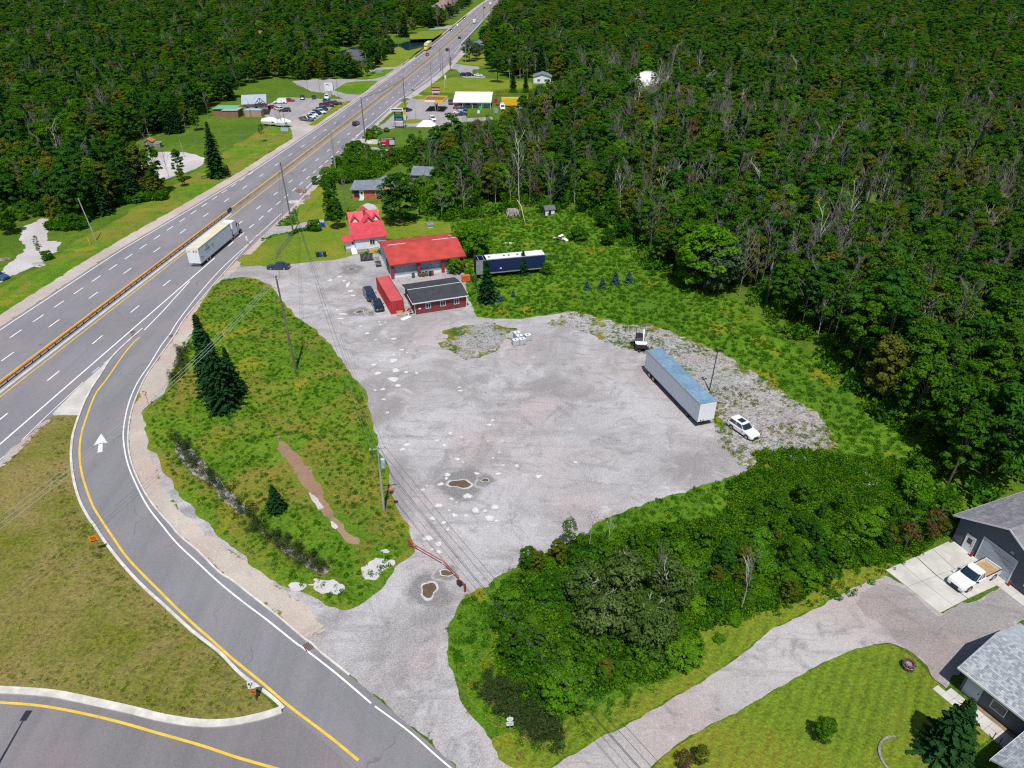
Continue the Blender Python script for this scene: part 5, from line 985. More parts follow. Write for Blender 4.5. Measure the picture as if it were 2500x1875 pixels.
# red container
a, b2, c = at('S0',952.7,736.9,2.62), at('S0',916.5,674.5,2.62), at('S0',984.9,734.7,2.62); ang = math.atan2(b2.y-a.y,b2.x-a.x)
M_CONT = plain('red_container_paint', (.42,.022,.035), .5, var=.22, scale=.7, fine=6, dirt=(.25,.06,.05)); M_CONTTOP = plain('faded_red_top', (.56,.075,.085), .6, var=.18, scale=.5, fine=3, dirt=(.4,.16,.12))
ct = thing('shipping_container','forty foot red shipping container with faded roof beside the brown shed','shipping container',tuple(a.xy)+(0,),ang)
def corr(mb, L, y, z0, z1, n, dep):
    pts = []
    for k in range(n): x = .15+k*(L-.3)/n; d = (L-.3)/n; pts += [(x,0),(x+d*.3,0),(x+d*.45,dep),(x+d*.8,dep),(x+d*.95,0)]
    pts += [(L-.15,0)]
    for p, q in zip(pts[:-1], pts[1:]): mb.face([(p[0],y+p[1],z0),(q[0],y+q[1],z0),(q[0],y+q[1],z1),(p[0],y+p[1],z1)])
LC = 12.19; WC = 2.44
for y, dp, nm in ((0,-.05,'side_wall'),(-WC,.05,'side_wall')): mb = MB(); corr(mb, LC, y, .14, 2.48, 38, dp); mb.build(nm, M_CONT, ct)
mb = MB()
for k in range(24): x = .1+k*.5; mb.box(x,x+.48,-WC+.08,-.08,2.56,2.585+.01*(k%2))
mb.build('roof_panel', M_CONTTOP, ct)
for x in (0,LC-.14):
    for y in (-.1,-WC-.04): MB().box(x,x+.14,y,y+.14,0,2.6).build('corner_post', M_CONT, ct)
for y in (.03,-WC-.03): MB().box(.14,LC-.14,y-.05,y+.03,2.46,2.6).build('top_rail', M_CONT, ct); MB().box(.14,LC-.14,y-.05,y+.03,.02,.16).build('bottom_rail', M_CONT, ct)
for k in range(2):
    y0 = -.12-k*1.11; dd = MB().box(.03,.09,y0-1.09,y0,.12,2.5).build('door', M_CONT, ct)
    for q in (.3,.8): MB().tube([(.01,y0-q,.15),(.01,y0-q,2.48)], .02, 5).build('lock_rod', M_CONTTOP, dd)
MB().box(.02,.12,-WC,0,2.48,2.6).box(.02,.12,-WC,0,.0,.12).build('door_frame', M_CONT, ct); MB().box(LC-.1,LC-.04,-WC,0,.1,2.5).build('end_wall', M_CONT, ct); MB().box(.1,LC-.1,-WC+.05,-.05,.04,.12).build('floor', M_DARK, ct)
# pallets and rubbish between container and shed
pa = thing('wooden_pallet','pale wooden pallet leaning against the container doors','pallet',at('A',1205,1190),A_S-.15)
for k in range(6): q = MB().box(-.55,.55,-.03,0,.08+k*.19,.2+k*.19).build('slat', paint('pallet_wood',(.55,.40,.24),.8), pa)
for x in (-.5,0,.42): MB().box(x,x+.1,.0,.1,.02,1.2).build('bearer', M_WOOD, pa)
bd = thing('white_board','white sheet of board lying flat on the gravel by the container','board',at('A',1258,1205),A_S+.5); MB().box(-1.0,1.0,-.45,.45,.03,.08).build('sheet', M_WHITEP, bd)
for k in range(14):
    p = at('A', 1255+rnd.uniform(-5,75), 1180-rnd.uniform(0,60)); o = thing('scrap_plank', 'scrap plank in the heap between container and shed', 'plank', p, rnd.uniform(0,3), 'scrap planks between container and shed'); q = MB().box(-.7,.7,-.08,.08,.02,.07).build('board', rnd.choice([M_WHITEP,M_WOOD,M_REDWALL,M_OLDWOOD]), o); q.rotation_euler = (0,rnd.uniform(-.5,.1),0); q.location.z = .2
# tote tanks
M_TOTE = plain('milky_plastic', (.70,.74,.76), .35, var=.06); aT = math.radians(20)
t0_ = None
for a, b2, lb in ((365,487,'front left caged white tank'),(572,455,'front right caged white tank of the L-shaped group'),(485,355,'middle caged white tank of the file'),(407,262,'rearmost caged white tank of the file'),(742,335,'caged white tank standing apart on the right')):
    p = at('zi',a,b2,1.12); p.z = 0
    if t0_ is None:
        t0_ = thing('tote_tank', lb, 'tank', p, aT, 'caged plastic tanks on the lot'); x, y = .56, .48
        for k in range(3): MB().box(-x+k*.46,-x+k*.46+.2,-y,y,.0,.12).build('pallet_block', M_STEEL, t0_)
        MB().box(-x,x,-y,y,.12,.15).build('pallet_deck', M_STEEL, t0_); MB().prism([(-x+.03,-y+.03),(x-.03,-y+.03),(x-.03,y-.03),(-x+.03,y-.03)],.16,1.1).build('bottle', M_TOTE, t0_)
        mb = MB()
        for k in range(7):
            xx = -x+k*2*x/6
            for yy in (-y,y): mb.box(xx-.011,xx+.011,yy-.011,yy+.011,.15,1.1)
        for k in range(6):
            yy = -y+k*2*y/5
            for xx in (-x,x): mb.box(xx-.011,xx+.011,yy-.011,yy+.011,.15,1.1)
        for k in range(6):
            z = .2+k*.18
            for yy in (-y,y): mb.box(-x,x,yy-.012,yy+.012,z-.01,z+.01)
            for xx in (-x,x): mb.box(xx-.012,xx+.012,-y,y,z-.01,z+.01)
        mb.build('cage', M_STEEL, t0_); MB().loft([[(.14*math.cos(t*.7854),.14*math.sin(t*.7854),z) for t in range(8)] for z in (1.1,1.15)]).build('cap', M_DARK, t0_)
    else: dup(t0_, p, aT, lb)
# compact excavator
pe = at('zx',395,720); aa, ab_ = at('zx',345,800), at('zx',130,590); ae = math.atan2(ab_.y-aa.y, ab_.x-aa.x)
ex = thing('excavator','compact black and white excavator with folded arm behind the trailer','excavator',pe,ae)
for s_ in (-1,1):
    tk = MB(); pf_ = [(-1.15,.0),(1.15,.0),(1.4,.22),(1.15,.5),(-1.15,.5),(-1.4,.22)]; tk.loft([[(x,s_*.85+q,z) for x, z in pf_] for q in (-.18,.18)]); t_ = tk.build('track', M_TYRE, ex)
    for k in range(5): MB().disc((-1.0+k*.5,s_*.85+s_*.185,.2), .13, 'y', 8).build('roller', M_STEEL, t_)
MB().box(-.5,.5,-.6,.6,.3,.6).build('undercarriage', M_DARK, ex); up = Matrix.Rotation(-.45,4,'Z')
mb = MB(); mb.T = up; mb.prism([(-1.35,-.75),(-1.1,-.95),(.7,-.9),(.7,.9),(-1.1,.95),(-1.35,.75)],.65,1.0); mb.build('turntable', M_DARK, ex)
mb = MB(); mb.T = up; mb.prism([(-1.55,-.7),(-1.2,-.98),(-.6,-.98),(-.6,.98),(-1.2,.98),(-1.55,.7)],.8,1.5,0,[(-1.5,-.62),(-1.15,-.9),(-.6,-.9),(-.6,.9),(-1.15,.9),(-1.5,.62)]); mb.build('engine_cover', paint('excavator_dark',(.03,.02,.03),.4), ex)
mb = MB(); mb.T = up; mb.prism([(-1.56,-.72),(-1.2,-1.0),(-.5,-1.0),(-.5,1.0),(-1.2,1.0),(-1.56,.72)],1.5,1.62); mb.build('counterweight', M_WHITEP, ex)
mb = MB(); mb.T = up; mb.box(-.45,.75,-.15,.9,1.0,2.35); mb.build('cab', M_CARGLASS, ex); mb = MB(); mb.T = up; mb.prism([(-.5,-.2),(.8,-.2),(.8,.95),(-.5,.95)],2.35,2.5); mb.build('cab_roof', M_DARK, ex)
mb = MB(); mb.T = up
for x in (-.45,.75):
    for y in (-.15,.9): mb.box(x-.04,x+.04,y-.04,y+.04,1.0,2.36)
mb.build('cab_frame', M_DARK, ex)
mb = MB(); mb.T = up; mb.tube([(.8,-.45,1.0),(1.2,-.45,2.0),(1.7,-.45,2.7)], .15, 4); mb.build('boom', M_WHITEP, ex); mb = MB(); mb.T = up; mb.tube([(1.7,-.45,2.7),(2.2,-.45,1.9),(2.1,-.45,.9)], .11, 4); mb.build('arm', M_WHITEP, ex); mb = MB(); mb.T = up; mb.prism([(1.9,-.75),(2.3,-.75),(2.3,-.15),(1.9,-.15)],.3,.9,0,[(1.7,-.75),(2.3,-.75),(2.3,-.15),(1.7,-.15)]); mb.build('bucket', M_DARK, ex); mb = MB(); mb.T = up; mb.tube([(.9,-.45,1.1),(1.5,-.45,2.3)], .07, 5); mb.build('hydraulic_ram', M_STEEL, ex)
MB().box(1.75,1.85,-.95,.95,.05,.5).box(1.2,1.8,-.5,-.4,.2,.3).box(1.2,1.8,.4,.5,.2,.3).build('dozer_blade', M_DARK, ex)
# small things in the yard
def bins(s, a, b2, lb, c, n=2):
    o = thing('wheelie_bins' if False else 'wheeled_bin', lb, 'bin', at(s,a,b2), .3); MB().prism([(-.3,-.35),(.3,-.35),(.3,.35),(-.3,.35)],.05,.95,0,[(-.34,-.4),(.34,-.4),(.34,.4),(-.34,.4)]).build('shell', c, o); MB().box(-.36,.36,-.42,.42,.95,1.03).build('lid', c, o); [MB().disc((0,y,.1),.1,'y',8).build('wheel', M_TYRE, o) for y in (-.36,.36)]
bins('A',465,655,'black bin at the left of the driveway bins',M_DARK); bins('A',490,650,'blue bin between black bins on the driveway',M_BARREL); bins('A',528,650,'black bin at the right of the driveway bins',M_DARK); bins('A',495,385,'blue bin at the end of the hedge',M_BARREL); bins('A',518,385,'second blue bin at the end of the hedge',M_BARREL); bins('h',115,428,'blue bin on the riverside lawn',M_BARREL)
ob = thing('orange_tank','orange steel tank standing between shed and navy trailer','tank',at('A',1798,872),.3); MB().box(-.8,.8,-.5,.5,.1,1.3).build('shell', paint('safety_orange',(.62,.13,.03),.5), ob); MB().box(-.85,.85,-.55,.55,0,.12).build('skid', M_DARK, ob)
fn = thing('yard_fence','short gray chain fence right of the shed','fence',at('A',1830,860),0)
fp0, fp1 = at('A',1830,850), at('A',1895,935); 
for k in range(6): q = fp0.lerp(fp1,k/5)-fp0; MB().tube([(q.x,q.y,0),(q.x,q.y,1.4)], .04, 5).build('post', M_DARK, fn)
def mesh_fence(name, label, pts, h, n, mat=None, gap=.18):
    P = [Vector(p) for p in pts]; o = thing(name, label, 'fence', (P[0].x,P[0].y,0)); mb = MB()
    for a, b2 in zip(P[:-1],P[1:]):
        L = (b2-a).length; k = int(L/gap); d = (b2-a)/k; u = Vector((0,0,1))
        for i in range(k): q = a+d*i-P[0]; mb.tube([(q.x,q.y,.05),(q.x+d.x,q.y+d.y,h)], .008, 3, caps=False); mb.tube([(q.x+d.x,q.y+d.y,.05),(q.x,q.y,h)], .008, 3, caps=False)
    tag(mb.build('chain_link', mat or M_STEEL, o), kind='stuff')
    for i in range(n+1):
        t = i/n*(len(P)-1); j = min(int(t),len(P)-2); q = P[j].lerp(P[j+1],t-j)-P[0]; MB().tube([(q.x,q.y,0),(q.x,q.y,h+.05)], .035, 5).build('post', mat or M_STEEL, o)
    r_ = [tuple((p-P[0]).xy)+(h,) for p in P]; MB().tube(r_, .025, 4).build('top_rail', mat or M_STEEL, o)
mesh_fence('chain_link_fence','galvanised chain link fence along the house lawn',[at('m',1078,560),at('m',1130,480),at('m',1180,420),at('m',1250,330)],1.25,7)
mesh_fence('yard_mesh_fence','dark mesh fence beside the orange tank',[fp0+Vector((.05,.05,0)),fp1],1.35,2,M_DARK)
mesh_fence('scrapyard_fence','tall gray mesh fence behind the yellow truck body',[at('f',1010,225),at('f',1115,225)],2.6,4,M_STEEL,.6)
for i, (a, b2) in enumerate(((1010,575),(1045,600),(1090,610),(1140,565),(1170,610),(1215,625))):
    o = thing('scrap_board', 'pale board in the scrap pile on the meadow', 'scrap', at('zs',a,b2), i*1.1, 'boards of the meadow scrap pile'); q = MB().box(-.6,.6,-.3,.3,.1,.2).build('board', M_WHITEP if i%2 else M_OLDWOOD, o); q.rotation_euler = (.4*(i%3-1),.3,0); q.location.z = .25
o = thing('scrap_sheet','flat white sheet lying in the meadow','scrap',at('zs',340,665),.05); MB().box(-1.0,1.0,-.25,.25,.1,.2).build('sheet', M_WHITEP, o)
lg = thing('fallen_branch','long pale fallen trunk lying from the collapsed shed into the meadow','log',at('zs',520,200)); q = at('zs',590,385)-at('zs',520,200); MB().tube([(-.9,1.2,3.0),(0,.2,1.9),(q.x*.6,q.y*.6,.9),(q.x,q.y,.2)], .12, 6, 0, .05).build('trunk', M_PALEWOOD if 'M_PALEWOOD' in globals() else paint('bleached_wood',(.5,.44,.36),.8), lg)
# ------------------------------------------------------------------ guardrail, poles, wires, signs
M_POLE = plain('weathered_pole', (.16,.13,.12), .9, var=.4, scale=.8, fine=7); M_GREYPOLE = plain('grey_pole', (.34,.33,.33), .85, var=.3, scale=.8); M_RUSTBEAM = plain('rust_orange_steel', (.50,.22,.06), .7, var=.25, scale=.5, fine=3, dirt=(.30,.12,.05)); M_TANCONC = plain('tan_barrier_concrete', (.50,.38,.20), .85, var=.25, scale=.4)
grl = thing('guardrail','rusty orange steel box guardrail along the highway median','guardrail',(0,0,0)); pst = None
y = 44.0
while y < 176:
    y2 = min(y+8, 176); mb = MB(); rr = []
    for q in (y, (y+y2)/2, y2-.03):
        x = RX(q); rr.append([(x-.15,q,.52),(x+.15,q,.52),(x+.15,q,.80),(x-.15,q,.80)])
    mb.loft(rr); mb.build('beam', M_RUSTBEAM, grl)
    q = y+.3
    while q < y2:
        if pst is None: pst = MB().box(-.05,.05,-.08,.08,-.1,.53).build('post', M_DARK, grl); o = pst
        else: o = pst.copy(); COL.objects.link(o); o.parent = grl
        o.location = (RX(q)+.06, q, 0); q += 2.0
    y = y2
MB().box(RX(176)-.2,RX(176)+.2,176,178.5,.35,.85).build('end_piece', M_DARK, grl)
line('median_strip', [hw(lambda y: .85, y) for y in np.arange(44,178,6)], .55, M_CONC, .062, False, highway)
bar = thing('median_barrier','tan concrete barrier dividing the highway lanes beyond the guardrail','barrier',(0,0,0)); y = 178.6
while y < 1230:
    y2 = y+8; mb = MB(); mb.loft([[(RX(q)-.3,q,.05),(RX(q)+.3,q,.05),(RX(q)+.12,q,.8),(RX(q)-.12,q,.8)] for q in (y,y2-.05)]); mb.build('segment', M_TANCONC, bar); y = y2
br = thing('bridge','highway bridge with pale side walls over the dark river','bridge',(0,0,0))
for f0, y0, y1, nm in ((lambda y: O_EL(y)-1.1, 470, 770, 'side_wall'), (lambda y: 11.0, 530, 700, 'side_wall')):
    y = y0
    while y < y1:
        mb = MB(); mb.loft([[(RX(q)+f0(q)-.2,q,-.1),(RX(q)+f0(q)+.2,q,-.1),(RX(q)+f0(q)+.2,q,1.05),(RX(q)+f0(q)-.2,q,1.05)] for q in (y,y+11.9)]); mb.build(nm, M_TANCONC if f0(600) < 0 else M_CONC, br); y += 12
mb = MB(); mb.loft([[(RX(q)-10,q,-1.3),(RX(q)+11.2,q,-1.3),(RX(q)+11.2,q,.0),(RX(q)-10,q,.0)] for q in (545,580,620,660,690)]); mb.build('deck_girder', M_CONC, br)
for q in (575,615,655): MB().box(RX(q)-8,RX(q)+9,q-1,q+1,-6,-1.3).build('pier', M_CONC, br)
TOPS = {}
def pole(key, s, a, b2, h, label, r=.16, lean=(0,0), mat=None, arm=0, armrot=0, name='utility_pole', cat='utility pole', extra=None):
    p = at(s, a, b2); o = thing(name, label, cat, p); MB().tube([(0,0,-.2),(lean[0]*.5,lean[1]*.5,h*.5),(lean[0],lean[1],h)], r, 8, 0, r*.62).build('shaft', mat or M_POLE, o)
    if arm:
        c, s_ = math.cos(armrot)*arm/2, math.sin(armrot)*arm/2; ca = MB().tube([(lean[0]-c,lean[1]-s_,h-.35),(lean[0]+c,lean[1]+s_,h-.35)], .07, 4).build('crossarm', mat or M_GREYPOLE, o)
        for k in (-.9,0,.9): MB().tube([(lean[0]+c*k,lean[1]+s_*k,h-.3),(lean[0]+c*k,lean[1]+s_*k,h-.08)], .05, 5).build('insulator', M_WHITEP, ca)
    TOPS[key] = p+Vector((lean[0],lean[1],h)); return o
UP = 'utility poles along the road'
pole(1,'D',640,804,16.4,'tall dark utility pole standing in the verge by the lot',.2,(-.5,.3),arm=1.6,armrot=2.2)
pole(2,'D',634,505,16.7,'tall dark utility pole by the house driveway',.19,(-.3,0))
pole(3,'D',790,310,15.0,'tall dark pole at the road edge above the billboard',.2)
pole(4,'D',208,520,9.8,'pale gray leaning pole on the grass left of the highway',.15,(-1.2,.3),M_GREYPOLE)
p5 = pole(5,'D',830,1108,9.7,'gray utility pole with transformer can at the lot edge',.15,(.1,.3),M_GREYPOLE,arm=1.9,armrot=.25)
MB().loft([[(.55+.26*math.cos(t*.5236),.1+.26*math.sin(t*.5236),z) for t in range(12)] for z in (6.9,7.0,8.0,8.05)]).build('transformer', paint('transformer_grey',(.42,.55,.68),.4), p5)
MB().tube([(0,.1,3.2),(.6,.1,3.6),(1.2,.1,3.7)], .035, 5).build('lamp_arm', M_STEEL, p5); MB().prism([(1.0,-.1),(1.5,-.1),(1.5,.3),(1.0,.3)],3.55,3.8).build('flood_lamp', paint('lamp_orange',(.55,.22,.12),.5), p5)
p6 = pole(6,'D',1532,845,7.1,'dark green steel lamp post behind the blue-roofed trailer',.11,(.25,0),paint('dark_green_steel',(.05,.10,.09),.5),name='lamp_post',cat='lamp post')
for a in (0,2.1,4.2): MB().box(.25+.3*math.cos(a)-.17,.25+.3*math.cos(a)+.17,.3*math.sin(a)-.14,.3*math.sin(a)+.14,7.0,7.25).build('flood_lamp', M_DARK, p6)
pole(7,'e',1085,790,13,'gray pole on the bank above the north lawn',.16,(-.3,0),M_GREYPOLE,arm=1.5,armrot=.4)
pole(9,'h',290,930,15.4,'tall dark pole by the forecourt entrance',.2)
pole(10,'h',487,660,10.4,'thin pole at the far right shoulder of the highway',.13); pole(11,'n',670,760,12.2,'pole in front of the silvery willow',.15,mat=M_GREYPOLE)
pole(12,'n',485,820,11,'pole at the side road corner',.15); pole(13,'n',370,850,11,'first of two poles at the side road mouth',.13); pole(14,'n',400,950,13,'second of two poles at the side road mouth',.13)
pole(15,'n',885,262,16,'pole beside the road beyond the bridge',.18); pole(16,'n',965,385,20,'tall pole right of the bridge',.18)
pole(17,'w',785,575,9,'thin pole beside the pub sign',.1,name='light_pole',cat='light pole'); pole(18,'w',475,540,6.5,'thin pole on the grass by the far yard',.09,name='light_pole',cat='light pole'); pole(19,'w',600,540,6,'short pole by the far yard',.09,name='light_pole',cat='light pole'); pole(20,'w',1090,365,11,'pale pole in front of the white gabled house',.14,mat=M_GREYPOLE)
pole(21,'zp',415,610,6.5,'dark light pole in front of the tan pub',.09,name='light_pole',cat='light pole'); pole(22,'zp',1100,830,10,'light pole beside the white boats',.1,(-.3,0),name='light_pole',cat='light pole'); pole(23,'a',1247,1062,5.5,'short pole at the edge of the circular lot',.1,(-.4,0),M_GREYPOLE)
pole(24,'v',345,225,12,'gray pole among the trees by the north lawn',.13,mat=M_GREYPOLE)
lp = pole(25,'h',365,925,6.9,'slim curved lamp post on the forecourt island',.08,(0,0),M_STEEL,name='lamp_post',cat='lamp post'); MB().tube([(0,0,6.9),(-1,.4,7.4),(-2.2,.8,7.2)], .05, 5).build('lamp_arm', M_STEEL, lp); MB().box(-2.7,-2.1,.65,.95,7.05,7.25).build('lamp_head', M_DARK, lp)
sl = thing('street_lamp','tall street lamp just outside the lower left corner whose shadow crosses the loop road','street lamp',(-42.6,32.2,0)); MB().tube([(0,0,0),(0,0,8),(.0,.1,11.2)], .12, 8, 0, .06).build('shaft', M_STEEL, sl); MB().box(-.3,.3,-.4,.5,11.1,11.3).build('lamp_head', M_DARK, sl)
M_WIRE = plain('wire', (.08,.09,.09), .5, metal=.3); M_WIREG = plain('green_sheathed_wire', (.30,.36,.33), .5)
def wire(a, b2, sag, label, r=.022, mat=None):
    n = 24; pts = []
    for i in range(n+1): t = i/n; p = a.lerp(b2, t); pts.append((p.x,p.y,p.z-sag*4*t*(1-t)))
    o = MB().tube(pts, r, 3).build('overhead_wire', mat or M_WIRE); return tag(o, label, 'wire', 'overhead wires')
off5 = at('D',1430,1659,8.2); d5 = (off5-TOPS[5])
for k, lb in ((-.9,'left'),(-.75,'second left'),(.1,'middle'),(.9,'right')):
    e = Vector((k*.9*math.cos(.25), k*.9*math.sin(.25), -.1)); wire(TOPS[5]+e, TOPS[5]+d5*1.35+e, 1.5, 'wire running from the transformer pole over the thicket to the lower right', .02)
for k in (-.9,0,.9):
    e = Vector((k*.9, 0, -.1)); wire(TOPS[2]+Vector((.2*k,0,-.3)), TOPS[5]+e, 3.0, 'wire sagging from the driveway pole over the lot to the transformer pole', .02, M_WIREG if k else M_WIRE)
    wire(TOPS[2]+Vector((.3*k,0,-.2-.8*abs(k))), TOPS[3]+Vector((.3*k,0,-.2-.8*abs(k))), 1.2, 'wire between the two tall highway poles', .02); wire(TOPS[3]+Vector((.3*k,0,-.3)), TOPS[9]+Vector((.3*k,0,-.3)), .8, 'wire from the billboard pole to the forecourt pole', .025)
    wire(TOPS[1]+Vector((.4*k,0,-.4-.3*k)), TOPS[2]+Vector((.3*k,0,-1-.3*k)), 1.6, 'wire from the verge pole to the driveway pole', .02); wire(TOPS[1]+Vector((.25*k,.2*k,-.4-.2*k)), at('F',-500,1130+50*k,10), 1.8, 'wire crossing the spruce and ramp to the lower left', .022, M_WIREG)
# signs
M_ORANGE = paint('orange_sign_face', (.75,.24,.02), .4, var=.05); M_SIGNBACK = M_STEEL; M_REDSIGN = paint('red_sign_face', (.5,.02,.04), .4, var=.05); M_BLACKINK = plain('black_ink', (.01,.01,.012), .5)
FC = lambda x, y: math.atan2(-x, y)*-1      # a yaw that turns a sign's face towards the viewer's side
def yaw_to(p, q): d = Vector(q)-Vector(p); return math.atan2(d.y, d.x)+math.pi/2
def sign(name, s, a, b2, h, label, cat='road sign', rz=None, pr=.035, mat=None):
    p = at(s, a, b2); o = thing(name, label, cat, p, rz if rz is not None else yaw_to(p, (0,0,0))); MB().tube([(0,.03,0),(0,.03,h)], pr, 6).build('post', mat or M_STEEL, o); return o
s1 = sign('speed_sign','U',395,575,2.6,'orange square 50 speed sign on the inner side of the ramp',rz=.35)
f_ = MB().box(-.42,.42,-.04,-.01,1.75,2.65).build('sign_face', M_ORANGE, s1); text('lettering','50',.55,M_BLACKINK,f_,(0,-.05,2.28),RF); MB().box(-.34,.34,-.046,-.041,1.82,1.95).build('dark_bar', M_BLACKINK, f_)
for a, b2, lb in ((1105,605,'lowest yellow round marker on the ramp kerb'),(828,1090-760,'yellow marker second from the bottom on the ramp'),(612,45,'yellow marker right above the 50 sign')):
    s2 = sign('curve_marker','H',a,b2,1.25,lb,'road marker',0,.025); MB().prism([(.0+.24*math.cos(t*.7854),.24*math.sin(t*.7854)) for t in range(8)],-.02,.02).build('disc', paint('yellow_marker',(.85,.62,.02),.4), s2); kids(s2)[-1].rotation_euler = (1.1,0,.3); kids(s2)[-1].location = (0,-.05,1.3)
for a, b2, lb in ((478,600,'yellow marker above the middle of the ramp bend'),(443,390,'uppermost yellow marker on the ramp')):
    s2 = sign('curve_marker','F',a,b2,.9,lb,'road marker',0,.025); MB().prism([(.22*math.cos(t*.7854),.22*math.sin(t*.7854)) for t in range(8)],-.02,.02).build('disc', _mc['yellow_marker'], s2); kids(s2)[-1].rotation_euler = (.9,0,.3); kids(s2)[-1].location = (0,-.05,.9)
s3 = sign('keep_right_sign','T',415,590,2.9,'white keep-left sign with orange hazard board at the tip of the gravel nose',rz=.15); MB().tube([(0,.08,0),(0,.08,1.2)],.09,6).build('wooden_post', M_POLE, s3)
f_ = MB().box(-.3,.3,-.04,-.01,1.95,2.9).build('sign_face', M_WHITEP, s3); MB().tube([(-.1,-.05,2.05),(-.08,-.05,2.35),(.08,-.05,2.5),(.12,-.05,2.75)],.035,4).build('arrow', M_BLACKINK, f_); MB().prism([(-.0,-.0),(.0,0),(0,0)],0,0) ; MB().box(-.22,-.06,-.05,-.041,2.45,2.7).build('symbol', M_BLACKINK, f_)
f_ = MB().box(-.2,.2,-.04,-.01,1.05,1.9).build('hazard_board', M_ORANGE, s3)
for k in range(4): MB().box(-.18,.18,-.047,-.041,1.12+k*.2,1.22+k*.2).build('stripe', M_BLACKINK, f_)
for k in range(1): pass
s4 = sign('route_sign','V',412,600,2.7,'white highway 11 shield above a white direction plate at the roadside grass',rz=.12); f_ = MB().prism([(-.3,0),(-.22,-.28),(0,-.38),(.22,-.28),(.3,0),(.22,.22),(.1,.2),(0,.3),(-.1,.2),(-.22,.22)],-.012,.012).build('shield', M_WHITEP, s4); f_.location = (0,-.03,2.35); f_.rotation_euler = (math.pi/2,0,0); text('lettering','11',.34,M_BLACKINK,s4,(0,-.05,2.33),RF)
f_ = MB().box(-.3,.3,-.04,-.01,1.4,1.9).build('sign_face', M_WHITEP, s4); text('lettering','NORTH',.15,LK,f_,(0,-.046,1.76),RF); MB().loft([[(-.12,-.05,1.46),(-.05,-.05,1.46),(.17,-.05,1.62),(.14,-.05,1.67)],[(-.12,-.045,1.46),(-.05,-.045,1.46),(.17,-.045,1.62),(.14,-.045,1.67)]]).build('arrow', M_BLACKINK, f_)
s5 = sign('yield_sign','t',697,735,2.7,'red and white yield sign at the head of the ramp',rz=-.35,mat=M_RUSTBEAM); f_ = MB().prism([(-.46,.0),(.46,.0),(0,-.8)][::-1],-.01,.01).build('sign_face', M_REDSIGN, s5); f_.location = (0,-.03,2.75); f_.rotation_euler = (math.pi/2,0,0); f2 = MB().prism([(-.24,-.14),(.24,-.14),(0,-.56)][::-1],.0,.008).build('white_center', M_WHITEP, f_); f2.location = (0,0,.012)
s6 = sign('lane_sign','m',785,420,2.3,'pair of small white signs between highway and driveway',rz=-.3)
for z in (1.75,1.2): MB().box(-.25,.25,-.04,-.01,z,z+.45).build('sign_face', M_WHITEP, s6)
ym_ = sign('marker_post','x',697,820,1.7,'slim yellow marker post on the left verge','marker post',0,.05,paint('yellow_marker',(.85,.62,.02),.4)); MB().box(-.07,.07,-.03,0,1.1,1.6).build('plate', _mc['yellow_marker'], ym_)
s7 = sign('board_sign','e',250,765,2.6,'narrow rust brown board beside the pale-tipped spruce','sign',.4,.05,M_POLE); MB().box(-.35,.35,-.06,-.01,.7,2.7).build('board', M_RUSTBEAM, s7)
bl = thing('billboard','red, black and white billboard on two black posts','billboard',at('b',1520,1050),.12)
for x in (-1.1,1.3): MB().tube([(x,.1,-.2),(x,.1,5.5)], .13, 6).build('post', M_DARK, bl)
MB().box(-2.3,2.3,-.06,.06,2.9,5.6).build('panel', M_DARK, bl); MB().box(-2.2,.3,-.075,-.062,3.2,5.0).build('red_face', M_REDSIGN, bl); MB().box(.5,2.1,-.075,-.062,3.4,4.9).build('photo_face', paint('pale_print',(.55,.6,.68),.5,var=.4,scale=3), bl)
for x0, x1, z in ((-2.1,1.6,5.25),(-2.0,-.6,4.6),(-1.9,-.9,3.5)): MB().box(x0,x1,-.085,-.077,z-.08,z+.1).build('print_line', M_WHITEP, bl)
ps = thing('price_sign','tall green and black fuel price sign under a white board','sign',at('f',238,425),.0)
for x in (-1.45,1.6): MB().tube([(x,.1,0),(x,.1,6.5)], .12, 6).build('post', M_DARK, ps)
MB().box(-1.6,1.7,-.1,.1,2.3,6.0).build('panel', paint('dark_green_sign',(.01,.05,.06),.4), ps); MB().box(-1.5,1.6,-.12,-.1,4.3,4.9).build('green_band', paint('green_band',(.02,.25,.16),.4), ps); MB().box(-1.5,1.6,-.12,-.1,2.3,2.8).build('white_band', M_WHITEP, ps); MB().box(-2.9,1.9,-.15,.15,6.1,7.3).build('header', M_WHITEP, ps)
text('lettering','DIESEL',.75,_mc['yellow_marker'],ps,(.05,-.13,5.4),RF); text('lettering','PROPANE',.5,M_TRWHITE,ps,(.05,-.13,3.4),RF); MB().box(-2.4,1.5,-.165,-.152,6.5,6.9).build('print_line', LK, ps)
pf2 = thing('pylon_sign','small yellow and white fuel pylon behind the price sign','sign',at('f',285,415)); MB().box(-.6,.6,-.1,.1,4.5,6.2).build('yellow_panel', M_YEL, pf2); MB().box(-.45,.45,-.1,.1,2.6,4.5).build('white_panel', M_WHITEP, pf2); MB().tube([(0,.0,0),(0,0,2.6)],.1,6).build('post', M_DARK, pf2)
pbs = thing('pub_sign','white pub sign board with black swirl on a stone post','sign',at('w',700,575)); MB().box(-.8,.8,-.5,.5,0,2.6).build('stone_post', M_BLOCK, pbs); MB().box(-1.9,1.9,-.1,.1,2.6,5.8).build('panel', M_WHITEP, pbs); MB().tube([(-1.2,-.12,4.9),(-.7,-.12,5.2),(0,-.12,5.1),(.4,-.12,4.8)],.1,5).build('symbol', M_BLACKINK, pbs); MB().box(1.95,2.1,-.1,.1,2.4,6.0).build('post', M_DARK, pbs)
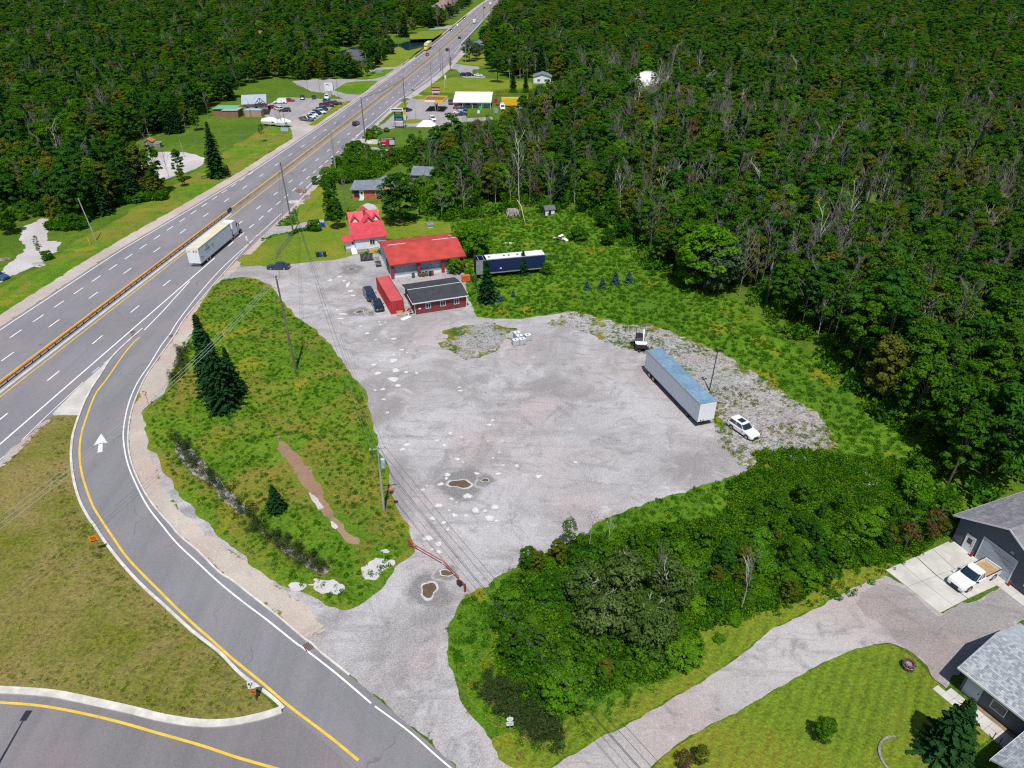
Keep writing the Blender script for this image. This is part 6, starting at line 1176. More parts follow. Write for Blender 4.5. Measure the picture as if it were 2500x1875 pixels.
bs = thing('blue_board','pale blue board sign on the grass by the boats','sign',at('zp',1080,925)); MB().box(-1.3,1.3,-.05,.05,.9,2.2).build('panel', paint('pale_blue_board',(.36,.48,.62),.5), bs); [MB().tube([(x,.06,0),(x,.06,2.1)],.06,5).build('post', M_STEEL, bs) for x in (-1,1)]
bs2 = thing('grey_board','gray board sign on the grass by the far junction','sign',at('h',82,580)); MB().box(-1.4,1.4,-.05,.05,1,2.6).build('panel', M_STEEL, bs2); [MB().tube([(x,.06,0),(x,.06,2.5)],.06,5).build('post', M_STEEL, bs2) for x in (-1,1)]
rb = thing('banner_sign','dark red banner board behind the fuel canopy','sign',at('f',520,165)); MB().box(-1.9,1.9,-.1,.1,1.6,3.4).build('panel', paint('crimson_board',(.28,.02,.06),.5), rb); MB().box(-1.7,1.8,-.13,-.1,2.4,2.7).build('print_line', M_WHITEP, rb); MB().box(-1.8,1.8,-.1,.1,1.1,1.6).build('white_band', M_WHITEP, rb); [MB().tube([(x,.1,0),(x,.1,1.6)],.08,5).build('post', M_WHITEP, rb) for x in (-1.5,1.5)]
ts = thing('street_name_sign','small teal street name sign at the forecourt corner','sign',at('f',343,172)); MB().box(-.9,.9,-.03,.03,2.2,2.8).build('panel', paint('teal_sign',(.01,.22,.22),.5), ts); MB().tube([(-.3,.05,0),(-.3,.05,2.8)],.05,5).build('post', M_STEEL, ts)
fg = thing('flag_pole','white flagpole with red and white flag on the side lawn','flagpole',at('h',590,695)); MB().tube([(0,0,0),(0,0,7)],.06,5).build('shaft', M_WHITEP, fg); MB().box(.05,.9,-.02,.02,4.6,6.4).build('flag', M_WHITEP, fg); MB().box(.06,.4,-.03,-.021,4.7,5.4).build('red_patch', RD, fg)
# swing gate
G0, G1_ = at('S',130,235), at('S',985,915); v = G1_-G0; L = v.length; gt2 = thing('swing_gate','long rusty red swing gate across the lot entrance','gate',G0,math.atan2(v.y,v.x)); M_GATE = plain('rusty_red_gate', (.42,.06,.035), .6, var=.35, scale=1.5, dirt=(.20,.05,.03))
MB().tube([(0,0,-.1),(0,0,1.25)],.13,8).build('post', plain('magenta_post',(.42,.03,.09),.6), gt2); MB().tube([(L,0,-.1),(L,0,1.1)],.13,8).build('post', M_REDPAINT, gt2)
MB().tube([(0,0,1.2),(1.4,.16,.95)],.05,6).build('brace', M_GATE, gt2); mb = MB(); mb.tube([(0,0,.45),(1.4,.16,.95),(L*.52,.62,.95)],.06,6); mb.build('bar', M_GATE, gt2); MB().tube([(L*.54,.68,.93),(L*.85,.35,.95)],.06,6).build('bar', M_GATE, gt2); MB().tube([(L*.85,.35,.95),(L*.88,.15,.9),(L*.93,.2,.9),(L,0,1.0)],.06,6).build('bar', M_GATE, gt2)
MB().box(L*.87,L*.93,-.1,.25,.35,.85).build('lock_box', M_DARK, gt2)
# drain grates
for s, a, b2, w_ in (('F',2080,1604,1.0),('C',1155,888,.9),('C',895,862,1.0),('C',905,882,.9)):
    o = thing('drain_grate', {2080:'square rusty drain grate at the lower ramp kerb',1155:'drain grate at the outer kerb of the ramp head',895:'upper of two brown grates at the gore tip',905:'lower of two brown grates at the gore tip'}[a], 'drain', at(s,a,b2)+Vector((0,0,.06)), -.9)
    for k in range(5): MB().box(-w_*.5,w_*.5,-w_*.36+k*w_*.16,-w_*.36+k*w_*.16+w_*.10,0,.03).build('bar', paint('rusty_iron',(.10,.045,.035),.8), o)
mb_ = thing('mailbox','black mailbox at the very bottom of the roadside gravel','mailbox',at('K',1522,1700,1.2)*1-Vector((0,0,1.2)),-.5); MB().box(-.35,.35,-.25,.25,1.0,1.45).build('shell', M_DARK, mb_); MB().tube([(0,0,0),(0,0,1)],.07,6).build('post', M_POLE, mb_)
# filled potholes and puddles of the lot
def blob(name, s, a, b2, rx, ry, mat, z, parent=None, seed=1):
    """an irregular patch; attribute k runs from 1 in the middle to 0 at the rim"""
    p = at(s,a,b2); r = np.random.default_rng(seed); n = 20; ph = r.random(6)*6; V = [(p.x,p.y,z)]; K = [1.0]; F = []
    for j, f in enumerate((.45,.75,1.0)):
        for k in range(n): t = k/n*6.283; q = (1+.14*math.sin(2*t+ph[0])+.12*math.sin(3*t+ph[1])+.07*math.sin(5*t+ph[2]))*f; V.append((p.x+rx*q*math.cos(t), p.y+ry*q*math.sin(t), z)); K.append(1-f)
    for k in range(n):
        F.append((0,1+k,1+(k+1)%n))
    me = bpy.data.meshes.new(name); F2 = F+[(1+j*n+k, 1+(j+1)*n+k, 1+(j+1)*n+(k+1)%n, 1+j*n+(k+1)%n) for j in range(2) for k in range(n)]
    me.from_pydata(V, [], F2); at_ = me.attributes.new('k','FLOAT','POINT'); at_.data.foreach_set('value', K); me.materials.append(mat); me.update(); return link(name, me, parent)
M_FILL = gravel('white_stone_fill', GC, over=((.74,.73,.72), .10, .50), **LK_); M_DAMP = gravel('damp_gravel', GC, over=((.12,.11,.105), .0, .40), **LK_); M_PUD = plain('muddy_puddle', (.13,.095,.06), .22, var=.25, scale=1.2)
M_RIM = gravel('pothole_rim', GC, over=((.62,.60,.58), .0, .2), **LK_)
spots = [(735,12,26,14),(720,72,38,16),(750,115,18,12),(615,32,22,11),(650,140,18,8),(806,25,18,7),(878,30,14,6),(596,146,12,5),(655,208,14,7),(680,298,12,6),(812,512,24,10),(780,545,20,10),(1014,485,16,7),(1065,518,15,9),(1180,462,9,5),(1152,611,22,9),(1192,633,9,4),(1390,350,16,7),(1368,381,14,7),(1358,491,10,4),(1434,565,9,5),(1392,604,10,5),(1462,653,12,6),(1553,658,16,9),(1950,632,13,7),(1428,710,18,9),(1283,709,18,8),(1085,717,20,10),(1078,742,12,7),(1040,780,19,10),(948,793,8,4),(1700,728,26,11),(920,818,18,8),(1112,880,15,7),(1148,903,7,4),(1222,862,26,17),(1025,924,24,14),(1097,958,11,7),(1133,990,19,13),(1212,994,14,10),(1275,956,27,18),(1338,960,15,9),(1405,936,30,15),(1370,1010,34,18),(1420,1028,16,8),(985,1012,22,11),(1060,1040,20,9),(1088,1086,14,9),(1358,1068,9,6),(955,1146,34,20),(1026,1183,22,14),(983,1221,13,7),(1027,1238,20,12),(1172,150,20,6),(1165,127,16,5),(1102,437,18,8)]
for i, (a, b2, w_, h_) in enumerate(spots):
    p = at('J',a,b2); q = at('J',a+w_,b2); q2 = at('J',a,b2-h_); blob('filled_pothole','J',a,b2,(q-p).length*1.25,(q2-p).length*1.25,M_FILL,.040+.0002*i,lot,i)
for i, (a, b2, w_, h_) in enumerate([(575,865,32,12),(660,833,36,10),(760,962,30,14),(780,1003,28,12),(735,905,22,30),(700,870,24,8),(640,1130,22,8),(690,1170,60,8),(670,1210,45,8),(690,1250,16,6),(908,1343,30,12),(985,1402,18,7),(1150,1392,34,12),(1075,1243,16,7),(1028,1266,20,8),(1015,1240,14,7),(968,1625,30,14),(1145,1588,45,22),(1025,1590,14,8),(1220,1492,32,9),(1265,1520,14,7),(1150,1536,24,10),(1050,1545,16,6),(1340,1430,14,5),(850,1280,20,6),(380,900,22,5)]):
    p = at('A',a,b2); q = at('A',a+w_,b2); q2 = at('A',a,b2-h_); blob('filled_pothole','A',a,b2,(q-p).length,(q2-p).length,M_FILL,.052+.0002*i,lot,100+i)
for i, (s, a, b2, r1, r2, r3) in enumerate((('J',1170,780,1.5,.95,2.6),('J',1340,755,.45,.45,1.0),('J',960,1495,.95,1.15,2.0),('J',1078,1382,.75,.5,.95),('A',840,1150,.9,.7,1.8),('A',942,1160,.6,.4,.9),('A',770,765,1.0,.5,2.2))):
    blob('damp_patch',s,a,b2,r3*1.5,r3*1.4,M_DAMP,.036+.0005*i,lot,50+i); blob('pothole_rim',s,a,b2,r1*1.1,r2*1.08,M_RIM,.060+.0005*i,lot,70+i); blob('puddle',s,a,b2,r1*.85,r2*.8,M_PUD,.066+.0005*i,lot,70+i)
# hedge along the house drive
hg = MB(); 
# ------------------------------------------------------------------ vegetation
def leaf_mat(name, a, b2, trans=.35, rough=.6, hl=.5):
    m = bpy.data.materials.new(name); m.use_nodes = True; nt = m.node_tree; nt.nodes.clear(); N = NT(nt)
    oi = N.n('ShaderNodeObjectInfo').outputs['Random']
    col = N.mix(N.ramp(oi, .1, .9), a, b2)
    col = N.mix(N.ramp(N.noise(.8, 2, .6, N.obj()), .35, .7), tuple(x*.62 for x in a), col)
    col = N.mix(N.math('MULTIPLY', N.ramp(N.noise(4.5, 2, .6, N.obj()), .52, .72), hl), col, tuple(min(1,x*2.0+.015) for x in b2))
    d = N.n('ShaderNodeBsdfDiffuse'); t = N.n('ShaderNodeBsdfTranslucent'); mx = N.n('ShaderNodeMixShader'); mx.inputs[0].default_value = trans
    N.L(col, d.inputs[0]); N.L(N.mix(.5, col, tuple(x*1.2 for x in b2)), t.inputs[0]); N.L(d.outputs[0], mx.inputs[1]); N.L(t.outputs[0], mx.inputs[2])
    out = N.n('ShaderNodeOutputMaterial'); N.L(mx.outputs[0], out.inputs[0]); return m
L_MAPLE = leaf_mat('broad_leaves', (.040,.135,.008), (.105,.225,.012))
L_BRIGHT = leaf_mat('bright_leaves', (.085,.24,.010), (.15,.31,.014))
L_DARK = leaf_mat('deep_green_leaves', (.026,.095,.010), (.05,.145,.014), .2, hl=.35)
L_OLIVE = leaf_mat('olive_leaves', (.10,.145,.014), (.18,.19,.022))
L_SILVER = leaf_mat('silvery_leaves', (.06,.11,.055), (.12,.17,.09))
L_SPRUCE = leaf_mat('spruce_needles', (.014,.052,.016), (.028,.08,.02), .1, hl=.35)
L_BLUE = leaf_mat('blue_spruce_needles', (.045,.10,.085), (.10,.17,.14), .1)
L_RUST = leaf_mat('rusty_foliage', (.09,.065,.02), (.14,.075,.03), .2)
L_BIRCH = leaf_mat('thin_birch_leaves', (.06,.16,.014), (.12,.22,.02), .4)
M_BARK = plain('grey_bark', (.13,.11,.09), .9, var=.5, scale=1.5, fine=8, use_obj=True)
M_PALEBARK = plain('pale_bark', (.46,.43,.39), .9, var=.5, scale=1.2, fine=6, use_obj=True)
M_TWIG = plain('bare_grey_twigs', (.215,.195,.175), .9, var=.4, scale=.8, use_obj=True)

def cards(c, n, s, asp, r):
    """quads centred at c (N,3) with normals n, half size s"""
    N_ = len(c); u = np.cross(n, r.normal(size=(N_,3))); u /= np.linalg.norm(u, axis=1)[:,None]+1e-9
    w = np.cross(n, u); s = np.asarray(s).reshape(-1,1)*np.ones((N_,1))
    a = u*s; b = w*s*asp; bend = n*s*.3
    V = np.stack([c-a, c-b*.9+bend, c+a, c+b*.9+bend], 1).reshape(-1,3)
    return V, np.arange(len(V)).reshape(-1,4)
def unit(r, n):
    v = r.normal(size=(n,3)); return v/np.linalg.norm(v, axis=1)[:,None]
def crown_leafy(seed, H, R, base, ncl, per, cs, flat=1.0, top=1.0, spread=.30):
    r = np.random.default_rng(seed); C = []
    h = H-base
    for i in range(ncl):
        t = r.random()**.8; rad = R*math.sqrt(max(.05, 1-(2*t-.85)**2*.75))*(.35+.75*r.random()**.6); a = r.random()*6.283
        C.append((rad*math.cos(a)*.92, rad*math.sin(a)*.92, base+h*(.08+.84*t)*top))
    C = np.array(C); cr = R*spread*(.7+.7*r.random(ncl)); idx = np.repeat(np.arange(ncl), per)
    d = unit(r, len(idx)); d[:,2] = np.abs(d[:,2])*.9-.25*r.random(len(d)); d /= np.linalg.norm(d, axis=1)[:,None]
    p = C[idx]+d*(cr[idx]*(.55+.5*r.random(len(d))))[:,None]*np.array([1,1,.75*flat])
    out = p-np.array([0,0,base+h*.4]); out /= np.linalg.norm(out, axis=1)[:,None]+1e-9
    n = d*.7+out*.35+unit(r, len(d))*.55+np.array([0,0,.25]); n /= np.linalg.norm(n, axis=1)[:,None]
    V, F = cards(p, n, cs*(.6+.8*r.random(len(p))), .62, r)
    return V, F, C
def crown_conifer(seed, H, R, base=.3, step=.46, cs=.30, droop=.42, ragged=.42):
    r = np.random.default_rng(seed); P = []; Nn = []
    z = base
    while z < H-.1:
        t = (z-base)/(H-base); rr = R*(1-t)**.75*(.75+.45*r.random()); nb = max(4, int(11*(1-t)+5)); a0 = r.random()*6.28
        for k in range(nb):
            a = a0+6.283*k/nb+r.normal()*.12; L = rr*(1-ragged+2*ragged*r.random()*.7); m_ = max(2, int(L/cs*1.25))
            for j in range(m_):
                q = (j+.6)/m_; rad = L*q
                for side in ((-1,1) if q > .25 else (0,)):
                    off_ = side*cs*.55*(1-.3*q)*(1 if q < .9 else .4)
                    x = rad*math.cos(a)-off_*math.sin(a); y_ = rad*math.sin(a)+off_*math.cos(a)
                    P.append((x, y_, z-droop*rad*.5+.12*r.normal()*cs)); Nn.append((math.cos(a)*.45, math.sin(a)*.45, 1))
        z += step*(.8+.4*r.random())*(1-.35*t)
    P.append((0,0,H)); Nn.append((1,0,.1)); P.append((0,0,H-.15)); Nn.append((0,1,.1))
    P = np.array(P); n = np.array(Nn)+unit(r, len(P))*.42; n /= np.linalg.norm(n, axis=1)[:,None]
    V, F = cards(P, n, cs*(.8+.5*r.random(len(P))), .6, r); return V, F
def trunk_mesh(name, seed, H, r0, mat, limbs=None, lean=.03, n=6):
    r = random.Random(seed); mb = MB(); pts = [(0,0,-.3)]; x = y = 0
    for k in range(1, 6): x += r.uniform(-lean,lean)*H*.3; y += r.uniform(-lean,lean)*H*.3; pts.append((x,y,H*k/5))
    mb.tube(pts, r0, n, 0, r0*.2)
    if limbs is not None:
        for c in limbs:
            z0 = max(.2*H, c[2]*.6); k = min(4, int(z0/H*5)); q = Vector(pts[k]).lerp(Vector(pts[k+1]), z0/H*5-k)
            e = Vector(c); mid = q.lerp(e, .5)+Vector((0,0,-.15*(e-q).length*.3))
            mb.tube([q, mid, e], r0*.35, 3, 0, r0*.08, caps=False)
    return mb
def bare_tree(seed, H, r0, spread=.45, depth=3, nb=9, start=.3):
    r = random.Random(seed); mb = MB()
    def grow(p, d, L, rad, lev):
        pts = [p]; q = p.copy(); dd = d.copy()
        for k in range(3 if lev else 5):
            dd = (dd+Vector((r.uniform(-1,1),r.uniform(-1,1),r.uniform(-.3,.6)))*(.10 if lev == 0 else .22)).normalized(); q = q+dd*L/(3 if lev else 5); pts.append(q.copy())
        mb.tube(pts, rad, 4 if lev == 0 else 3, 0, rad*(.25), caps=False)
        if lev < depth:
            for k in range(nb if lev == 0 else 4):
                t = start+(1-start)*((k+r.random())/(nb if lev == 0 else 4)); s_ = t*(len(pts)-1); i = min(int(s_), len(pts)-2); o = pts[i].lerp(pts[i+1], s_-i)
                a = r.uniform(0,6.283); side = Vector((math.cos(a),math.sin(a),0)); nd = (dd*(1-spread)+side*spread+Vector((0,0,.25))).normalized()
                grow(o, nd, L*(.34 if lev == 0 else .5)*r.uniform(.6,1.2)*(1.15-t*.5), rad*(.42 if lev == 0 else .5), lev+1)
    grow(Vector((0,0,-.3)), Vector((0,0,1)), H, r0, 0); return mb
PROTO = {}                         # kind -> list of (thing, height)
def make_tree(kind, name, cat, H, crown=None, trunk=None, cmat=None, tmat=None):
    root = thing(name, None, cat)
    if trunk is not None: trunk.build('trunk', tmat, root)
    if crown is not None: link('crown', fastmesh('crown', crown[0], crown[1], cmat), root)
    root['_h'] = H; PROTO.setdefault(kind, []).append(root); return root
for i, (H, R, ncl) in enumerate([(12,2.7,64),(13.5,2.3,60),(10.5,3.0,66),(14,2.8,74),(12.5,2.1,56)]):
    V, F, C = crown_leafy(10+i, H, R, H*.12, ncl, 62, .23, spread=.25); make_tree('leafy', 'leafy_tree', 'tree', H, (V,F), trunk_mesh('', i, H*.8, .17, M_BARK, C[::5]), L_MAPLE, M_BARK)
for i, (H, R) in enumerate([(10,4.0),(9,3.6)]):
    V, F, C = crown_leafy(30+i, H, R, H*.06, 120, 62, .22, spread=.19); make_tree('round', 'bright_tree', 'tree', H, (V,F), trunk_mesh('', 50+i, H*.7, .2, M_BARK, C[::6]), L_BRIGHT, M_BARK)
for i, (H, R) in enumerate([(13,3.8),(12,3.3)]):
    V, F, C = crown_leafy(40+i, H, R, H*.1, 110, 60, .25, spread=.20); make_tree('dark', 'dark_maple_tree', 'tree', H, (V,F), trunk_mesh('', 60+i, H*.7, .25, M_BARK, C[::6]), L_DARK, M_BARK)
for i, (H, R) in enumerate([(14,1.7),(15,1.5),(12.5,1.9)]):
    V, F, C = crown_leafy(60+i, H, R, H*.30, 44, 26, .20, spread=.30); make_tree('birch', 'birch_tree', 'tree', H, (V,F), trunk_mesh('', 70+i, H*.95, .12, M_PALEBARK, C[::2], .05), L_BIRCH, M_PALEBARK)
for i, (H, R) in enumerate([(12,2.4),(10,2.7)]):
    V, F, C = crown_leafy(80+i, H, R, H*.12, 64, 56, .23, spread=.24); make_tree('olive', 'olive_green_tree', 'tree', H, (V,F), trunk_mesh('', 80+i, H*.8, .16, M_BARK, C[::5]), L_OLIVE, M_BARK)
for i, (H, R) in enumerate([(14,2.9),(12,2.3)]):
    make_tree('spruce', 'spruce_tree', 'tree', H, crown_conifer(90+i, H, R), trunk_mesh('', 90+i, H*.9, .2, M_BARK), L_SPRUCE, M_BARK)
for i, (H, R) in enumerate([(15,3.0)]):
    V, F, C = crown_leafy(95, H, R, H*.3, 30, 60, .33, flat=.45, spread=.36); make_tree('pine', 'pine_tree', 'tree', H, (V,F), trunk_mesh('', 95, H*.96, .2, M_BARK, C[::3]), L_DARK, M_BARK)
for i, (H, s_) in enumerate([(12,.5),(13.5,.42),(10.5,.6)]):
    make_tree('bare', 'bare_tree', 'tree', H, None, bare_tree(100+i, H, .10, s_, 3, 15, .25), None, M_TWIG)
for i, (H,) in enumerate([(13,),(11,)]):
    make_tree('snag', 'dead_pale_tree', 'tree', H, None, bare_tree(110+i, H, .14, .5, 2, 7, .5), None, M_PALEBARK)
V, F, C = crown_leafy(120, 11, 3.0, 2.5, 30, 24, .30); make_tree('rusty', 'half_dead_tree', 'tree', 11, (V,F), bare_tree(120, 11, .14, .5, 3, 9, .25), L_RUST, M_TWIG)
for i, (H, R) in enumerate([(2.6,1.7),(3.4,1.9),(1.9,1.5)]):
    V, F, C = crown_leafy(130+i, H, R, .1, 34, 50, .17, spread=.30); make_tree('shrub', 'green_shrub', 'shrub', H, (V,F), trunk_mesh('', 130+i, H*.6, .06, M_BARK, C[::5]), L_MAPLE, M_BARK)
for i, (H, R) in enumerate([(2.4,1.6),(3.2,1.8)]):
    V, F, C = crown_leafy(135+i, H, R, .1, 34, 50, .17, spread=.30); make_tree('brightshrub', 'bright_shrub', 'shrub', H, (V,F), trunk_mesh('', 135+i, H*.6, .06, M_BARK, C[::5]), L_BRIGHT, M_BARK)
for i, (H, R) in enumerate([(6.2,2.3),(5.4,2.0)]):
    V, F, C = crown_leafy(140+i, H, R, 1.0, 60, 44, .15, spread=.24); make_tree('apple', 'apple_tree', 'tree', H, (V,F), bare_tree(140+i, H*.95, .12, .6, 2, 8, .25), leaf_mat('grey_green_leaves', (.075,.145,.025), (.16,.23,.07)), M_PALEBARK)
for i, (H, R) in enumerate([(3.4,1.25),(2.6,1.0)]):
    make_tree('bluespruce', 'blue_spruce', 'spruce', H, crown_conifer(150+i, H, R, .1, .26, .16, .2), trunk_mesh('', 150+i, H*.8, .07, M_BARK), L_BLUE, M_BARK)
V, F, C = crown_leafy(160, 9, 3.6, .6, 60, 50, .30); make_tree('silver', 'silvery_willow', 'tree', 9, (V,F), trunk_mesh('', 160, 7, .2, M_BARK, C[::5]), L_SILVER, M_BARK)
used = set()
def plant(kind, x, y, h=None, label=None, group=None, z=0.0, i=None, rz=None, wide=1.0):
    L = PROTO[kind]; k = rnd.randrange(len(L)) if i is None else i % len(L); p = L[k]; s = (h/p['_h']) if h else rnd.uniform(.8,1.15)
    rz = rnd.uniform(0,6.28) if rz is None else rz
    if (kind,k) in used: o = dup(p, (x,y,z), rz, label, group, (s*wide,s*wide,s))
    else:
        used.add((kind,k)); o = p; o.location = (x,y,z); o.rotation_euler = (0,0,rz); o.scale = (s*wide,s*wide,s)
        if label: o['label'] = label
        if group: o['group'] = group
    return o
def plant_at(kind, s, a, b, h=None, label=None, group=None, **k):
    p = at(s, a, b); return plant(kind, p.x, p.y, h, label, group, **k)

def scatter(name, label, cat, pts, kinds):
    """ONE stuff object: points carry k (which plant), scale and turn; pts rows are x y z k s r; kinds = list of [parts]"""
    pts = np.asarray(pts, float); me = bpy.data.meshes.new(name); me.vertices.add(len(pts)); me.vertices.foreach_set('co', pts[:,:3].astype(np.float32).ravel())
    for nm, col, ty in (('k',3,'INT'), ('s',4,'FLOAT'), ('r',5,'FLOAT'), ('w',6,'FLOAT')):
        a = me.attributes.new(nm, ty, 'POINT'); a.data.foreach_set('value', pts[:,col].astype(np.int32 if ty == 'INT' else np.float32))
    o = link(name, me); tag(o, label, cat, kind='stuff')
    ng = bpy.data.node_groups.new(name, 'GeometryNodeTree'); ng.interface.new_socket('Geometry', in_out='INPUT', socket_type='NodeSocketGeometry'); ng.interface.new_socket('Geometry', in_out='OUTPUT', socket_type='NodeSocketGeometry')
    gi = ng.nodes.new('NodeGroupInput'); go = ng.nodes.new('NodeGroupOutput'); jn = ng.nodes.new('GeometryNodeJoinGeometry')
    def attr(nm, ty):
        x = ng.nodes.new('GeometryNodeInputNamedAttribute'); x.data_type = ty; x.inputs['Name'].default_value = nm
        return x.outputs['Attribute']
    K = attr('k','INT'); S = attr('s','FLOAT'); Rr = attr('r','FLOAT'); W = attr('w','FLOAT')
    cx = ng.nodes.new('ShaderNodeCombineXYZ'); ng.links.new(Rr, cx.inputs[2])
    mw = ng.nodes.new('ShaderNodeMath'); mw.operation = 'MULTIPLY'; ng.links.new(S, mw.inputs[0]); ng.links.new(W, mw.inputs[1])
    cs = ng.nodes.new('ShaderNodeCombineXYZ'); ng.links.new(mw.outputs[0], cs.inputs[0]); ng.links.new(mw.outputs[0], cs.inputs[1]); ng.links.new(S, cs.inputs[2])
    for k, parts in enumerate(kinds):
        cmpn = ng.nodes.new('FunctionNodeCompare'); cmpn.data_type = 'INT'; cmpn.operation = 'EQUAL'
        ng.links.new(K, [i for i in cmpn.inputs if i.type == 'INT'][0]); [i for i in cmpn.inputs if i.type == 'INT'][1].default_value = k
        for p in parts:
            oi = ng.nodes.new('GeometryNodeObjectInfo'); oi.inputs['Object'].default_value = p; oi.inputs['As Instance'].default_value = True
            ip = ng.nodes.new('GeometryNodeInstanceOnPoints'); ng.links.new(gi.outputs[0], ip.inputs['Points']); ng.links.new(cmpn.outputs[0], ip.inputs['Selection'])
            ng.links.new(oi.outputs['Geometry'], ip.inputs['Instance']); ng.links.new(cx.outputs[0], ip.inputs['Rotation']); ng.links.new(cs.outputs[0], ip.inputs['Scale'])
            ng.links.new(ip.outputs[0], jn.inputs[0])
    ng.links.new(jn.outputs[0], go.inputs[0])
    md = o.modifiers.new('plants', 'NODES'); md.node_group = ng; return o

def proj(x, y, z=0.0):
    dz = z-CAM_H; cy = y*_sp+dz*_cp; cz = y*_cp-dz*_sp; cz = np.maximum(cz, .1)
    return 1250+FPX*x/cz, 937.5-FPX*cy/cz
# forest outlines on the ground (feet of the trees)
FR_ = path('D',(2330,1020),(2200,1020),(2120,1065),(2060,1095),(2035,1060),(2020,1000),(1975,935),(1915,885),(1870,845),(1800,785),(1770,755),(1680,705),(1610,655),(1560,632),(1500,600),(1430,590),(1395,560),(1360,505),(1310,478),(1240,458),(1180,452),(1115,452),(1050,462),(990,470),(950,470),(915,440),(905,400),(880,360),(960,345),(1050,330),(1120,300),(1145,250),(1180,225),(1230,200),(1225,178),(1190,178),(1150,178),(1100,172),(1062,160),(1045,120),(1060,60),(1080,30))+[(RX(1000)+45,1000),(RX(1200)+45,1200),(60,1700),(1500,1700),(1100,1000),(300,250),(150,90)]
FL_ = path('D',(-400,700),(-180,560),(-60,500),(10,470),(50,455),(100,470),(150,482),(190,480),(235,470),(300,440),(340,428),(400,420),(440,385),(300,386),(250,382),(235,360),(290,330),(300,318),(325,300),(360,292),(400,290),(432,285),(440,235),(500,225),(512,205),(530,182),(590,172),(620,172),(660,176),(760,172),(800,165),(815,140),(840,128),(850,108),(815,98),(760,98))+path('n',(-300,462),(-120,455),(60,395),(60,350),(400,330),(420,300),(480,270),(560,240),(620,170))+[(RX(860)-22,860),(RX(1000)-24,1000),(RX(1200)-24,1200),(20,1700),(-1500,1700),(-1100,1000),(-400,300)]
NB_ = path('D',(735,350),(770,330),(840,340),(930,310),(1040,285),(1130,262),(1140,290),(1120,330),(1090,400),(1010,440),(940,455),(910,430),(900,380),(870,350),(840,365),(800,385),(740,400),(720,380))
FAR_ISLAND = [(-42,560),(-60,640),(-95,700),(-420,760),(-420,640),(-150,600)]

def forest_points():
    out = []
    for y0, y1, sp in ((70,160,3.9),(160,300,4.6),(300,520,5.6),(520,900,7.2),(900,1700,10.5)):
        xm = 1.0*y1*.75+80; X, Y = np.meshgrid(np.arange(-xm, xm, sp), np.arange(y0, y1, sp)); X = X+(rng.random(X.shape)-.5)*sp*.95; Y = Y+(rng.random(X.shape)-.5)*sp*.95
        X, Y = X.ravel(), Y.ravel(); u, v = proj(X, Y, 0); u2, v2 = proj(X, Y, 13)
        k = (u > -160) & (u < 2660) & (v2 < 1900) & (v > -170); X, Y = X[k], Y[k]
        a = sdist(X, Y, FR_) > .5; b = sdist(X, Y, FL_) > .5
        k = (a | b) & (sdist(X, Y, WATER) < -3) & (np.abs(X-np.polyval(_rc, np.clip(Y,40,1250))) > np.where(Y > 560, 21, 24))
        for (hx, hy_, hr) in HOUSES_CLEAR: k &= np.hypot(X-hx, Y-hy_) > hr
        X, Y, a = X[k], Y[k], a[k]; out.append(np.column_stack([X, Y, a, np.full(len(X), sp)]))
    return np.concatenate(out)
# ------------------------------------------------------------------ plantings
WOOD_R = 'trees of the wood right of the lot'; WOOD_L = 'trees of the wood left of the highway'
# trees and shrubs one can single out
plant_at('spruce','C',1520,1385,12.6,'large dark spruce in the verge between ramp and lot, tallest of the clump', i=0, wide=1.05)
plant_at('spruce','C',1455,1290,13.6,'second top of the dark spruce clump, behind the tallest one on its left', i=1, wide=1.05)
plant_at('spruce','C',1590,1300,8.5,'lower spruce filling the right side of the dark verge clump', i=0, wide=1.15)
plant_at('spruce','F',1875,700,4.3,'small dark round evergreen alone in the lower verge', i=1, wide=1.6)
plant_at('spruce','e',165,800,15.5,'tall pale-tipped spruce beside the highway, right of the circular gravel lot', i=0, wide=1.1)
plant_at('dark','v',1010,740,12.5,'huge dark maple beside the brick bungalow', i=0, wide=1.25)
plant_at('round','A',1870,640,7.6,'bright green rounded tree behind the right end of the red-roofed barn', i=0, wide=1.35)
plant_at('round','A',1700,800,3.4,'small bright bush under the barn eave by the blue barrel', i=1, wide=1.3)
plant_at('dark','A',640,400,7.5,'dark tree left of the white house with red roof', i=1, wide=.9)
plant_at('dark','A',600,250,9.0,'dark tree between the white house and the north lawn', i=0, wide=.7)
plant_at('bare','A',720,270,9.5,'grey twiggy tree behind the white house', i=0)
plant_at('olive','A',560,330,6.0,'olive tree at the edge of the house drive', i=0, wide=.8)
plant_at('shrub','A',440,415,2.6,'round green shrub at the end of the house hedge', i=0)
plant_at('spruce','B',285,905,8.2,'dark young conifer right of the brown shed', i=1, wide=1.3)
plant_at('spruce','B',560,695,5.2,'slim conifer in front of the navy trailer', i=1, wide=1.3)
plant_at('shrub','B',735,690,2.4,'green shrub at the right end of the navy trailer', i=1)
plant_at('brightshrub','B',375,780,1.8,'bright sapling below the left end of the navy trailer', i=0)
for a, b, h, d in ((1052,815,2.2,'leftmost of the four blue spruces in the meadow'), (1168,798,2.4,'second blue spruce from the left in the meadow row'), (1270,772,2.9,'third and tallest blue spruce in the meadow row'), (1372,762,2.7,'rightmost blue spruce of the meadow row'), (372,905,2.4,'blue spruce beside the dark conifer by the brown shed'), (482,868,1.4,'tiny blue spruce in the weeds right of the shed')):
    plant_at('bluespruce','B',a,b,h,d,'planted blue spruces')
plant_at('shrub','B',978,425,2.6,'lone dark round shrub beside the scrap pile in the meadow', i=2)
